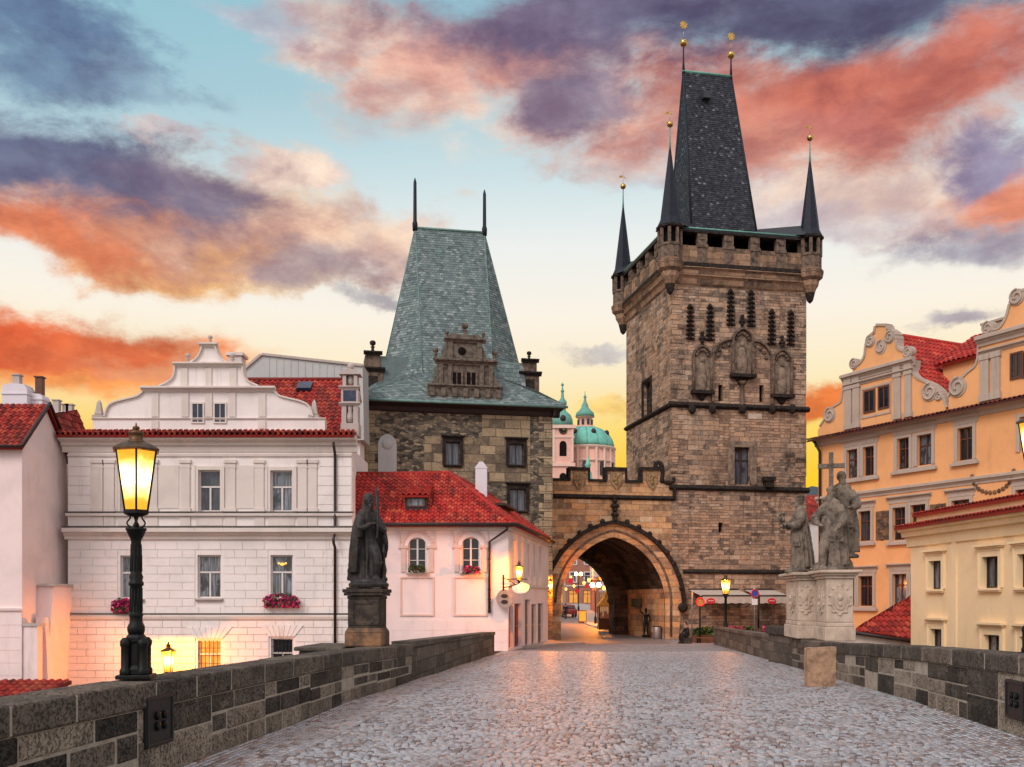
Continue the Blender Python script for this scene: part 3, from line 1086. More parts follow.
def setts(s0, s1, q0, q1, rh, ln, seed, along=False):
    """rows of single setts between the parapets: numpy, one call per field"""
    rng = np.random.default_rng(seed)
    V, F_, T_ = [], [], []
    rows = int((s1 - s0) / rh)
    rh = (s1 - s0) / rows
    for r in range(rows):
        s = s0 + r * rh
        x = q0 + rng.random() * ln
        while x < q1 - .03:
            w = ln * (0.8 + .45 * rng.random())
            x1 = min(x + w, q1)
            if q1 - x1 < .05:
                x1 = q1
            V.append((x, x1, s, s + rh))
            x = x1
    A = np.array(V)
    n = len(A)
    g = .021
    j = lambda k: (rng.random(n) - .5) * k
    bx0, bx1, by0, by1 = A[:, 0] + g * .5, A[:, 1] - g * .5, A[:, 2] + g * .5, A[:, 3] - g * .5
    c = .006
    lift = rng.random(n) * .005
    tilt = j(.005)
    P8 = np.empty((n, 8, 3))
    cx = [(bx0, by0), (bx1, by0), (bx1, by1), (bx0, by1)]
    for k, (a, b) in enumerate(cx):
        sx, sy = (1 if k in (0, 3) else -1), (1 if k in (0, 1) else -1)
        P8[:, k, 0] = a + j(.007)
        P8[:, k, 1] = b + j(.006)
        P8[:, k, 2] = -.06
        P8[:, k + 4, 0] = P8[:, k, 0] + sx * c
        P8[:, k + 4, 1] = P8[:, k, 1] + sy * c
        P8[:, k + 4, 2] = -.012 + lift + sy * tilt
    if along:
        P8 = P8[:, :, [1, 0, 2]]
    # to the world: s runs down the bridge, q across it
    if along:
        q, s = P8[:, :, 0].copy(), P8[:, :, 1].copy()
    else:
        q, s = P8[:, :, 0].copy(), P8[:, :, 1].copy()
    x = q + .1 * s
    z = P8[:, :, 2] + np.where(s < 20, 0, -(s - 20) * .0155)
    z = z + .012 * np.sin(s * .9 + q * .7) * np.cos(q * 1.3)
    W = np.stack([x, s, z], 2).reshape(-1, 3)
    base = np.arange(n)[:, None] * 8
    loc = np.array([[4, 5, 6, 7], [0, 1, 5, 4], [1, 2, 6, 5], [2, 3, 7, 6], [3, 0, 4, 7]])
    if along:
        loc = loc[:, ::-1]
    Fc = (base[:, :, None] + loc[None]).reshape(-1, 4)
    tone = np.repeat(rng.random(n), 5)
    return W, Fc, tone


parts_ = [setts(10.5, 47.5, -4.15, 4.95, .105, .105, 3), setts(-5.2, -4.15, 10.5, 47.5, .09, .16, 4, True), setts(4.95, 6.01, 10.5, 47.5, .09, .16, 5, True)]
allW = np.concatenate([p[0] for p in parts_])
o_, fl = 0, []
for p in parts_:
    fl.append(p[1] + o_)
    o_ += len(p[0])
allF = np.concatenate(fl)
allT = np.concatenate([p[2] for p in parts_])
me = bpy.data.meshes.new('cobbled_road')
me.vertices.add(len(allW))
me.vertices.foreach_set('co', allW.astype(np.float32).ravel())
me.loops.add(allF.size)
me.loops.foreach_set('vertex_index', allF.astype(np.int32).ravel())
me.polygons.add(len(allF))
me.polygons.foreach_set('loop_start', np.arange(0, allF.size, 4, dtype=np.int32))
me.update(calc_edges=True)
at = me.attributes.new('tone', 'FLOAT', 'FACE')
at.data.foreach_set('value', allT.astype(np.float32))
me.materials.append(M['cobble'])
structure(link(me, 'cobbled_road'))

# square in front of the gate, then the street running up behind it
sq = MB()
ysq = [47.6, 52, 58.8, 59.0, 66, 72, 75]
for i in range(len(ysq) - 1):
    a, b = ysq[i], ysq[i + 1]
    la = -1.2
    ra, rb = (XR(a) + .6, XR(b) + .6) if b <= 59.0 else (26.0, 26.0)
    sq.quad((la, a, zdeck(a) - .01), (ra, a, zdeck(a) - .01), (rb, b, zdeck(b) - .01), (la, b, zdeck(b) - .01), .5)
sq.quad((26, 59, -7.4), (26, 75, -7.4), (26, 75, -.8), (26, 59, -.6), .5)
sq.quad((XR(59) + .6, 59, -7.4), (26, 59, -7.4), (26, 59, -.61), (XR(59) + .6, 59, -.61), .5)
sq.quad((XR(47.6) + .6, 47.6, -.43), (XR(47.6) + .6, 47.6, -7.4), (XR(59) + .6, 59, -7.4), (XR(59) + .6, 59, -.61), .5)
structure(P('square', sq, M['sett_far']))
sheet('street', [((1.0, 75, zdeck(75) - .012), (13, 75, zdeck(75) - .012), (14, 240, zdeck(240)), (-4, 240, zdeck(240)))], M['asphalt'])
# asphalt lane that runs over the square into the gate
lane = MB()
LX = [(60, 1.9, 9.6), (64, 2.6, 10.0), (68, 3.2, 10.4), (72, 3.5, 10.9), (75, 3.3, 10.2)]
for i in range(len(LX) - 1):
    (a, l0, r0), (b, l1, r1) = LX[i], LX[i + 1]
    lane.quad((l0, a, zdeck(a) - .005), (r0, a, zdeck(a) - .005), (r1, b, zdeck(b) - .005), (l1, b, zdeck(b) - .005), .5)
structure(P('road', lane, M['asphalt']))
# raised pavement corner by the cafe with its curved kerb
pv = MB()
cur = smooth_path([(0.75, 52.3), (1.6, 53.6), (2.2, 55.5), (3.0, 57.2), (4.2, 58.5), (4.0, 60.2), (2.9, 61.6), (2.5, 66.0)], 5)
top = [(x, y, zdeck(y) + .11) for x, y in cur]
for i in range(len(cur) - 1):
    (x0, y0), (x1, y1) = cur[i], cur[i + 1]
    pv.quad((0.4, y0, zdeck(y0) + .105), (x0, y0, zdeck(y0) + .105), (x1, y1, zdeck(y1) + .105), (0.4, y1, zdeck(y1) + .105), .5)
    pv.hexa([(x0 - .2, y0, zdeck(y0) - .05), (x0, y0, zdeck(y0) - .05), (x1, y1, zdeck(y1) - .05), (x1 - .2, y1, zdeck(y1) - .05),
             (x0 - .2, y0, zdeck(y0) + .12), (x0, y0, zdeck(y0) + .12), (x1, y1, zdeck(y1) + .12), (x1 - .2, y1, zdeck(y1) + .12)], .5)
structure(P('pavement', pv, M['kerb']))
# pavement of the street behind the gate, right-hand side, with its kerb
pv2 = MB()
kc = smooth_path([(8.9, 83), (8.0, 88), (7.3, 98), (7.4, 115), (8.1, 140), (9.3, 180)], 5)
for i in range(len(kc) - 1):
    (x0, y0), (x1, y1) = kc[i], kc[i + 1]
    pv2.quad((x0, y0, zdeck(y0) + .12), (13, y0, zdeck(y0) + .12), (13, y1, zdeck(y1) + .12), (x1, y1, zdeck(y1) + .12), .5)
    pv2.quad((x0, y0, zdeck(y0) - .03), (x0, y0, zdeck(y0) + .12), (x1, y1, zdeck(y1) + .12), (x1, y1, zdeck(y1) - .03), .5)
structure(P('street_pavement', pv2, M['kerb']))


# ------------------------------------------------------------------ parapets of single stone blocks
def parapet(name, label, side, y0, y1, htop, thick, seed, dark_bias, seg_len=3.2):
    rnd = random.Random(seed)
    X = XL if side < 0 else XR
    root = thing(name, label, 'parapet wall', Matrix.Translation((X(y0), y0, zdeck(y0))))
    wall, cop = MB(), MB()
    inner = lambda y, o: X(y) - side * o          # o > 0 leans into the road
    outer = lambda y: X(y) + side * thick

    def blk(mb, ya, yb, fa, fb, ga, gb, tone, o=0.0, ot=0.0):
        """block between ya..yb, lower edge fraction heights fa (at ya), fb (at yb), upper ga, gb"""
        g = .015
        ya, yb = ya + g, yb - g
        def z(y, f):
            return zdeck(y) + f
        xi0, xi1 = inner(ya, o), inner(yb, o)
        xo0, xo1 = outer(ya) + side * ot, outer(yb) + side * ot
        pts = [(xi0, ya, z(ya, fa)), (xo0, ya, z(ya, fa)), (xo1, yb, z(yb, fb)), (xi1, yb, z(yb, fb)),
               (xi0, ya, z(ya, ga)), (xo0, ya, z(ya, ga)), (xo1, yb, z(yb, gb)), (xi1, yb, z(yb, gb))]
        if side < 0:
            pts = [pts[k] for k in (1, 0, 3, 2, 5, 4, 7, 6)]
        mb.add(pts, [(0, 1, 5, 4), (1, 2, 6, 5), (2, 3, 7, 6), (3, 0, 4, 7), (4, 5, 6, 7), (3, 2, 1, 0)], tone)
    H = lambda y: htop(y)
    CH = .30
    # coping
    y = y0
    while y < y1 - .05:
        ln = rnd.uniform(1.0, 1.7)
        yb = y + ln
        if y1 - yb < .7:
            yb = y1
        t = rnd.random()
        tn = .25 + t * .27 if rnd.random() < dark_bias + .15 else .5 + t * .2
        dz = rnd.uniform(-.008, .008)
        blk(cop, y, yb, H(y) - CH + .01, H(yb) - CH + .01, H(y) + dz, H(yb) + dz, tn, .035, .035)
        y = yb
    # body: segments of uneven courses
    y = y0
    while y < y1 - .05:
        yb = y + rnd.uniform(.6, 1.0) * seg_len
        if y1 - yb < 1.2:
            yb = y1
        n = rnd.choice([2, 3, 3])
        fr = sorted([rnd.uniform(.8, 1.2) for _ in range(n)])
        rnd.shuffle(fr)
        tot = sum(fr)
        c = 0
        for k in range(n):
            f0, f1 = c / tot, (c + fr[k]) / tot
            c += fr[k]
            ya = y
            while ya < yb - .02:
                yc = ya + rnd.uniform(.45, 1.35)
                if yb - yc < .35:
                    yc = yb
                if rnd.random() < dark_bias * (.75 if k else .35):
                    tn = rnd.uniform(.0, .45)
                else:
                    tn = rnd.uniform(.55, .98)
                lo = -.12 if k == 0 else .012
                oo = rnd.uniform(-.012, .012)
                ha, hb = H(ya) - CH, H(yc) - CH
                blk(wall, ya, yc, f0 * ha + (lo if k == 0 else .02), f0 * hb + (lo if k == 0 else .02), f1 * ha, f1 * hb, tn, oo)
                ya = yc
        y = yb
    inv = root.matrix_world.inverted()
    core = MB()
    for i in range(12):
        a, b = y0 + (y1 - y0) * i / 12, y0 + (y1 - y0) * (i + 1) / 12
        ci, co = -.010, -.012
        pts = [(inner(a, ci), a, zdeck(a) - .1), (outer(a) + side * co, a, zdeck(a) - .1), (outer(b) + side * co, b, zdeck(b) - .1), (inner(b, ci), b, zdeck(b) - .1)]
        pts += [(p[0], p[1], zdeck(p[1]) + H(p[1]) - .03) for p in pts]
        if side < 0:
            pts = [pts[k] for k in (1, 0, 3, 2, 5, 4, 7, 6)]
        core.hexa(pts, .5)
    for i in range(12):
        a, b = y0 + (y1 - y0) * i / 12, y0 + (y1 - y0) * (i + 1) / 12
        pts = [(inner(a, .022), a, zdeck(a) + H(a) - .275), (outer(a) + side * .02, a, zdeck(a) + H(a) - .275), (outer(b) + side * .02, b, zdeck(b) + H(b) - .275), (inner(b, .022), b, zdeck(b) + H(b) - .275)]
        pts += [(p[0], p[1], p[2] + .255) for p in pts]
        if side < 0:
            pts = [pts[k] for k in (1, 0, 3, 2, 5, 4, 7, 6)]
        core.hexa(pts, .5)
    bevel(P('wall_body', wall, M['parapet'], root, IDN), .022, 2)
    bevel(P('coping', cop, M['parapet'], root, IDN), .03, 2)
    P('mortar_core', core, M['mortar'], root, IDN)
    return root


def hL(y):
    return 1.10 if y < 9 else max(.93, 1.10 - (y - 9) * .0095)


def hR(y):
    return 1.2 if y < 14 else max(.93, 1.2 - (y - 14) * .019)


pl = parapet('bridge_parapet', 'dark block parapet with pale patches under the lamp post and bronze statue', -1, 4.5, 26.0, hL, .55, 11, .72)
pr = parapet('bridge_parapet', 'dark and pale block parapet below the yellow house and the stone saints', 1, 9.5, 33.4, hR, .55, 23, .55)


def lighter_wall(label, side, y0, y1, h0, h1, thick, off=0.0):
    X = XL if side < 0 else XR
    root = thing('block_wall', label, 'wall', Matrix.Translation((X(y0), y0, zdeck(y0))))
    m = MB()
    c = MB()
    n = 6
    for i in range(n):
        a, b = y0 + (y1 - y0) * i / n, y0 + (y1 - y0) * (i + 1) / n
        ha, hb = h0 + (h1 - h0) * i / n, h0 + (h1 - h0) * (i + 1) / n
        for mb, e, lo, hi in ((m, 0.0, -.1, -.14), (c, .04, -.136, 0.0)):
            pts = []
            for (yy, hh) in ((a, ha), (b, hb)):
                xi, xo = X(yy) - side * (e - off), X(yy) + side * (thick + e + off)
                pts.append((xi, xo, yy, hh))
            (xi0, xo0, ya, h_a), (xi1, xo1, yb, h_b) = pts
            zl = lambda yy, hh: zdeck(yy) + (lo if mb is m else hh + lo)
            zh = lambda yy, hh: zdeck(yy) + hh + hi
            v = [(xi0, ya, zl(ya, h_a)), (xo0, ya, zl(ya, h_a)), (xo1, yb, zl(yb, h_b)), (xi1, yb, zl(yb, h_b)),
                 (xi0, ya, zh(ya, h_a)), (xo0, ya, zh(ya, h_a)), (xo1, yb, zh(yb, h_b)), (xi1, yb, zh(yb, h_b))]
            if side < 0:
                v = [v[k] for k in (1, 0, 3, 2, 5, 4, 7, 6)]
            mb.hexa(v, .5)
    P('wall_body', m, M['conc'], root, IDN)
    P('coping', c, M['conc'], root, IDN)
    return root


lighter_wall('plain grey-brown block wall between the bronze statue and the pink corner house', -1, 26.02, 44.2, 1.02, .97, .5)
lighter_wall('low grey block wall in front of the terrace lamp post', 1, 37.2, 58.9, .95, 1.02, .5)

# short stub of wall and corner pier by the stone saints
stub = thing('stone_pier', 'squat dark block pier between low grey wall and saints pedestal', 'pier', Matrix.Translation((XR(35.5), 35.5, zdeck(35))))
m = MB()
m.box(-.05, .75, -1.9, 1.6, -.05, .98, .6)
bevel(P('shaft', m, M['conc'], stub, IDN @ Matrix.Translation((XR(35.5), 35.5, zdeck(35)))), .03)
m = MB()
m.box(-.14, .85, -2.0, 1.68, .983, 1.28, .2)
bevel(P('cap', m, M['parapet'], stub, IDN @ Matrix.Translation((XR(35.5), 35.5, zdeck(35)))), .04)

# cast plates set in the parapets
for px, py, lab, X, side in ((157, 720, 'square cast-iron plate set in the parapet below the lamp post', XL, -1),
                             (1017, 700, 'square cast-iron plate set in the parapet below the yellow house', XR, 1)):
    a = (px - 512) / FPX
    yy = (X(0)) / (a - .1)
    zz = CAMZ + (600 - py) / FPX * yy
    ang = math.atan2(1, .1) if side < 0 else math.atan2(-1, -.1)
    Fp = Frame(X(yy) - side * .004, yy, zz, ang)
    t_ = thing('iron_plate', lab, 'plate', Fp.M, 'iron plates set in the parapets')
    m = MB()
    m.box(-.34, .34, -.035, .02, -.29, .29, .5)
    for s in (-1, 1):
        m.box(-.31, .31, -.05, -.03, s * .26 - .02, s * .26 + .02, .5)
        m.box(s * .31 - .02, s * .31 + .02, -.05, -.03, -.28, .28, .5)
    bevel(P('plate', m, M['plate'], t_, Fp), .008)
    m = MB()
    for sx in (-.09, .09):
        for sz in (-.06, .06):
            m.lathe([(.05, 0), (.05, .03), (.03, .04)], sx, 0, 10, 0)
            vs = m.v[-30:]
            m.v[-30:] = [(v[0], -.036 - v[2], v[1] + sz) for v in vs]
    P('relief', m, M['iron'], t_, Fp)

# ------------------------------------------------------------------ tall bridge tower and the gate beside it
T = Frame(11.5, 72.0, -.82, math.atan2(.2, 1))
TW, TD = 10.47, 10.6


def arch_pts(uc, a, zs, rise, n=18):
    c = (rise * rise - a * a) / (2 * a)
    r = c + a
    L = []
    th1 = math.atan2(rise, c)
    for k in range(n + 1):
        th = th1 * k / n
        L.append((uc + c - r * math.cos(th), zs + r * math.sin(th)))
    return L + [(2 * uc - x, z) for x, z in L[-2::-1]]


tower = thing('bridge_tower', 'tall dark sandstone bridge tower with steep black roof and four corner turrets', 'tower', T.M)
zs1 = T.p(740, 489)[1]
zs2 = T.p(740, 407)[1]
zc = T.p(740, 277)[1]
zl = T.p(740, 266)[1]
ztop = T.p(740, 231, -.6)[1]
big = T.r(734.5, 447, 750, 489)
big = (big[0], big[1], zs1 + .35, big[3])
sl = [T.r(718.5, 384.5, 723, 401), T.r(759.5, 385, 764, 402)]
hole = T.r(718.5, 522.5, 723, 532.5)
lw = T.side(0, TD, -PI / 2)
lwin = lw.r(643.5, 381, 651, 415)
m = MB()
m.wall(0, TW, -.6, zs1, [hole], .5)
m.wall(0, TW, zs1, zl, [big] + sl, .55, y=.04)
m.M = lw.side(0, 0, 0).M
m.M = T.M.inverted() @ lw.M
m.wall(0, TD, -.6, zl, [lwin], .5)
m.M = None
m.quad((TW, 0, -.6), (TW, TD, -.6), (TW, TD, zl), (TW, 0.04, zl))
m.quad((TW, TD, -.6), (0, TD, -.6), (0, TD, zl), (TW, TD, zl))
P('wall', m, M['tower'], tower)
for r_ in sl + [hole]:
    P('slit', MB().box(r_[0] + .01, r_[1] - .01, .4, .5, r_[2] + .01, r_[3] - .01), M['dark_hole'], tower)
window(tower, T, big, .55, 'frame_dark', 'pane_lead', 2, .66, .07, None, 'pale_carved', .42, False, v=.04)
window(tower, lw, lwin, .5, 'frame_dark', 'pane_dark', 2, .5, .08, None, 'black_stone', .2)
# quoins up the corner: bigger stones
m = MB()
z = 0.2
k = 0
while z < zl - .7:
    h = .62 if z < zs2 else .55
    L = .95 if k % 2 else .6
    if not (abs(z - zs1) < .7 or abs(z - zs2) < .6):
        m.box(-.035, L, -.015, .3, z, z + h - .02)
        m.box(TW - L, TW + .035, -.015, .3, z, z + h - .02)
    z += h
    k += 1
bevel(P('corner_stonework', m, M['tower'], tower), .02)
# string courses, carried round the three visible sides
for zz, oo in ((zs1, .22), (zs2, .24)):
    m = MB()
    pf = [(-.05, 0), (oo * .5, .04), (oo, .16), (oo * .9, .26), (.02, .42), (-.05, .42)]
    sweep(m, pf, -oo, TW + oo, 0, zz - .2)
    m.M = T.M.inverted() @ lw.M
    sweep(m, pf, 0, TD, 0, zz - .2)
    m.M = None
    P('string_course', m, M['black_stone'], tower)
m = MB()
zs0 = T.p(740, 572)[1]
sweep(m, [(-.05, 0), (.1, .03), (.2, .12), (.17, .2), (.02, .32), (-.05, .32)], T.p(683, 572)[0], TW + .18, 0, zs0 - .15)
P('string_course', m, M['black_stone'], tower)
# corbelled cornice under the gallery
OV = .38
sides = [(Frame(*T.O, T.ang), TW), (T.side(TW, 0, PI / 2), TD), (T.side(TW, TD, PI), TW), (lw, TD)]
m = MB()
for Fs, L in sides:
    m.M = T.M.inverted() @ Fs.M
    sweep(m, [(-.05, -.9), (.10, -.7), (.18, -.35), (.36, -.2), (.42, .15), (.6, .3), (OV + .12, .42), (OV + .12, .62), (-.05, .62)], -OV * .75, L + OV * .75, 0, zc)
m.M = None
P('cornice', m, M['gallery'], tower)
g0 = zc + .62
hw_ = T.p(740, 249, -OV)[1] - g0
low, pil, beam, ledge = MB(), MB(), MB(), MB()
for Fs, L in sides:
    for mb in (low, pil, beam, ledge):
        mb.M = T.M.inverted() @ Fs.M
    low.box(.25, L - .25, -OV, -OV + .35, g0, g0 + hw_)
    ledge.box(0, L, -OV - .2, -OV + .4, g0 - .24, g0 + .03)
    n = 5
    for k in range(n + 1):
        x = .15 + (L - .3) * k / n
        w = .36 if 0 < k < n else .3
        pil.cut()
        pil.box(x - w, x + w, -OV - .03, -OV + .38, g0 + .005, ztop - .28)
        pil.box(x - w - .06, x + w + .06, -OV - .08, -OV + .3, g0 + hw_ - .1, g0 + hw_ + .12)
        pil.box(x - w * .5, x + w * .5, -OV - .10, -OV + .2, ztop - .75, ztop - .45)
    beam.box(-.1, L + .1, -OV - .1, -OV + .42, ztop - .28, ztop - .06)
P('gallery_wall', low, M['gallery'], tower)
PS('gallery_pillar', pil, M['carved'], tower)
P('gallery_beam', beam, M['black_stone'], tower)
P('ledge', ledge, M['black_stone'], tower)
# attic behind the gallery, lean-to roof and the steep main roof
IN = 2.65
zb = ztop + .25
P('attic', MB().box(IN, TW - IN, IN, TD - IN, g0 - .3, zb), M['spire'], tower)
m = MB()
e = -OV - .12
for Fs, L in sides:
    m.M = T.M.inverted() @ Fs.M
    m.tiles([(e, e, ztop - .05), (L - e, e, ztop - .05), (L - IN, IN, zb + .05), (IN, IN, zb + .05)], .34, .3, 'slate', .03)
m.M = None
P('gallery_roof', m, M['slate_dark'], tower)
m = MB()
m.tube([(e, e, ztop), (TW - e, e, ztop), (TW - e, TD - e, ztop), (e, TD - e, ztop)], .06, 6, closed=True)
P('copper_edge', m, M['copper'], tower)
rv = TD / 2
ra = T.p(683.5, 71, rv)
rb = T.p(731, 77, rv)
zr = (ra[1] + rb[1]) / 2
ra, rb = (ra[0], rv, zr), (rb[0], rv, zr)
print('ridge', ra, rb, 'tower centre', TW / 2, 'zs', zs1, zs2, zc, ztop)
c4 = [(IN - .1, IN - .1, zb), (TW - IN + .1, IN - .1, zb), (TW - IN + .1, TD - IN + .1, zb), (IN - .1, TD - IN + .1, zb)]
m = MB()
m.tiles([c4[0], c4[1], rb, ra], .21, .17, 'slate', .03, jit=.9)
m.tiles([c4[1], c4[2], rb], .21, .17, 'slate', .03, jit=.9)
m.tiles([c4[2], c4[3], ra, rb], .21, .17, 'slate', .03, jit=.9)
m.tiles([c4[3], c4[0], ra], .21, .17, 'slate', .03, jit=.9)
P('roof', m, M['slate_dark'], tower)
m = MB()
for a, b in ((c4[0], ra), (c4[3], ra), (c4[1], rb), (c4[2], rb)):
    m.tube([a, b], .09, 6)
P('hip_flashing', m, M['spire'], tower)
P('ridge_cap', MB().tube([(ra[0] - .1, rv, zr), (rb[0] + .1, rv, zr)], .12, 6), M['copper'], tower)
# small roof hatch
hp = T.p(704, 98, IN + 2.4)
m = MB()
tt = (hp[1] - zb) / (zr - zb)
yy = IN - .1 + (rv - IN + .1) * tt
m.box(hp[0] - .3, hp[0] + .3, yy - .55, yy + .5, hp[1] - .3, hp[1] + .22)
P('roof_hatch', m, M['slate_dark'], tower)
# saddles running out to the corner turrets
m = MB()
for sx in (0, 1):
    for sy in (0, 1):
        cx, cy = (0 - OV * .6 if not sx else TW + OV * .6), (0 - OV * .6 if not sy else TD + OV * .6)
        ix, iy = (2.6 if not sx else TW - 2.6), (2.6 if not sy else TD - 2.6)
        a, b = Vector((cx, cy, ztop + 1.0)), Vector((ix, iy, ztop + 1.5))
        d = (b - a).normalized()
        s = Vector((-d.y, d.x, 0)).normalized() * 1.15
        m.cut()
        dn = Vector((0, 0, -1.05))
        m.add([a, b, a + s + dn, b + s + dn, a - s + dn, b - s + dn], [(0, 1, 3, 2), (1, 0, 4, 5), (0, 2, 4)], .4)
PS('saddle_roof', m, M['slate_dark'], tower)
# corner turrets: corbel, body, spire, ball and vane
tp = MB()
TR = .86
z0t = g0
tp.lathe([(.12, -2.1), (.2, -1.85), (.34, -1.6), (.44, -1.3), (.60, -1.05), (.66, -.7), (.9, -.5), (.98, -.1), (.98, .05), (TR, .1), (TR, .2)], 0, 0, 8, 0, phase=PI / 8, smooth=False)
tm = tp.mesh('turret', M['gallery'])
tkm = MB().lathe([(.05, -2.3), (.22, -2.12), (.30, -1.8), (.36, -1.55)], 0, 0, 8, 0, phase=PI / 8, smooth=False).mesh('corbel_tip', M['black_stone'])
H_ = ztop - z0t
tb = MB()
tb.lathe([(TR * .97, .1), (TR * .97, H_ * .42), (TR * 1.03, H_ * .43), (TR * 1.03, H_ * .5), (TR * .9, H_ * .51), (TR * .6, H_ * .52)], 0, 0, 8, 0, phase=PI / 8, smooth=False)
for k in range(8):
    a = PI / 8 + k * PI / 4
    tb.tube([(TR * .9 * math.cos(a), TR * .9 * math.sin(a), H_ * .5), (TR * .9 * math.cos(a), TR * .9 * math.sin(a), H_ * .98)], .13, 5, smooth=False)
tbm = tb.mesh('turret_body', M['carved'])
tcm = MB().lathe([(.5, H_ * .5), (.5, H_ * .95)], 0, 0, 8, phase=PI / 8, smooth=False).mesh('turret_core', M['dark_hole'])  # solid core coloured dark to stand for the shade between the open posts
trm = MB().lathe([(TR * 1.05, H_ * .93), (TR * 1.16, H_ * .96), (TR * 1.16, H_ + .06), (TR * .95, H_ + .1)], 0, 0, 8, phase=PI / 8, smooth=False).mesh('turret_rim', M['black_stone'])
sph = T.p(671, 150, 0)[1] - z0t
spm = MB().lathe([(TR * 1.08, H_ + .08), (TR * .80, H_ + .6), (.07, sph)], 0, 0, 8, phase=PI / 8, smooth=False).mesh('spire', M['spire'])
fz = sph - .1
fm = MB().lathe([(.09, fz), (.06, fz + .6), (.04, fz + 1.75)], 0, 0, 8).mesh('finial_rod', M['copper'])
fb = MB().ell((0, 0, fz + 1.85), (.235, .235, .235), 14, 10)
fb.tube([(0, 0, fz + 2.0), (0, 0, fz + 3.0)], .015, 5)
fb.prism([(-.35, fz + 2.55), (-.05, fz + 2.6), (.25, fz + 2.52), (.0, fz + 2.72), (-.3, fz + 2.74)], -.012, .012)
fbm = fb.mesh('gilded_finial', M['gold'])
for sx in (0, 1):
    for sy in (0, 1):
        cx, cy = (-OV * .55 if not sx else TW + OV * .55), (-OV * .55 if not sy else TD + OV * .55)
        tr = P('turret', tm, None, tower, T.M @ Matrix.Translation((cx, cy, z0t)))
        for nm, me in (('turret_body', tbm), ('corbel_tip', tkm), ('turret_core', tcm), ('turret_rim', trm), ('spire', spm), ('finial_rod', fm), ('gilded_finial', fbm)):
            c = link(me, nm)
            c.parent = tr
# ridge finials
for q, ypix, ystar in ((ra, 45, 27), (rb, 51.5, 33)):
    zb_ = T.p(700, ypix, rv)[1]
    zs_ = T.p(700, ystar, rv)[1]
    P('finial_rod', MB().lathe([(.13, zr - .3), (.07, zr + .8), (.045, zb_)], q[0], q[1], 8), M['spire'], tower)
    g = MB().ell((q[0], q[1], zb_), (.30, .30, .30), 14, 10)
    g.tube([(q[0], q[1], zb_ + .2), (q[0], q[1], zs_ - .2)], .02, 5)
    pts = []
    for k in range(24):
        a = 2 * PI * k / 24
        r_ = .32 if k % 3 else .22
        pts.append((q[0] + r_ * math.cos(a), zs_ + r_ * math.sin(a)))
    g.prism(pts, q[1] - .03, q[1] + .03)
    P('gilded_finial', g, M['gold'], tower)


# gothic niches with their consoles, arches between them and crocketed pinnacles
def niche(x0, x1, zbot, zt, cons_h, big=False):
    uc, a = (x0 + x1) / 2, (x1 - x0) / 2
    rise = a * 1.25
    pts = arch_pts(uc, a, zt - rise, rise, 8)
    m = MB()
    pr = -.34 if big else -.24
    path = [(x0, zbot)] + pts + [(x1, zbot)]
    for s in range(len(path) - 1):
        edge_trim(m, path[s:s + 2], pr, .06, .13)
    m.lathe([(.11, 0), (.09, (zt - rise) - zbot)], x0 - .05, -.16, 8, zbot)
    m.lathe([(.11, 0), (.09, (zt - rise) - zbot)], x1 + .05, -.16, 8, zbot)
    for k in range(1, 8):           # cusps in the head of the arch
        th = PI * k / 8
        m.ell((uc + a * .72 * math.cos(th), -.10, zt - rise + rise * .72 * math.sin(th)), (.14, .12, .14), 6, 4)
    o = P('niche', m, M['carved'], tower)
    m = MB()                         # worn relief of a seated figure on the back of the niche
    hh = (zt - rise) - zbot
    m.prism([(x0 + .02, zbot)] + [p for p in pts] + [(x1 - .02, zbot)], -.03, .03)
    m.ell((uc, -.05, zbot + hh * .32), (a * .62, .16, hh * .36), 10, 8)
    m.ell((uc, -.06, zbot + hh * .62), (a * .45, .15, hh * .26), 10, 8)
    m.ell((uc, -.10, zbot + hh * .93), (.17, .15, .21), 10, 8)
    c = P('relief', m, M['pale_carved'], None)
    c.parent = o
    m = MB()
    m.box(x0 - .22, x1 + .22, -.55 if big else -.4, .05, zbot - .24, zbot - .002)
    m.lathe([(.12, -cons_h), (.3, -cons_h * .7), (a * .7, -cons_h * .4), (a * .95, -.26)], uc, 0, 10, zbot, 1.0, .42)
    c = P('console', m, M['black_stone'], None)
    c.parent = o
    m = MB()
    for k, (dz, rr) in enumerate(((.1, .2), (.38, .14), (.6, .28), (.82, .12), (.98, .16))):
        m.ell((uc, -.1, zt + dz), (rr, .16, .15), 7, 5)
    c = P('crocket_finial', m, M['black_stone'], None)
    c.parent = o


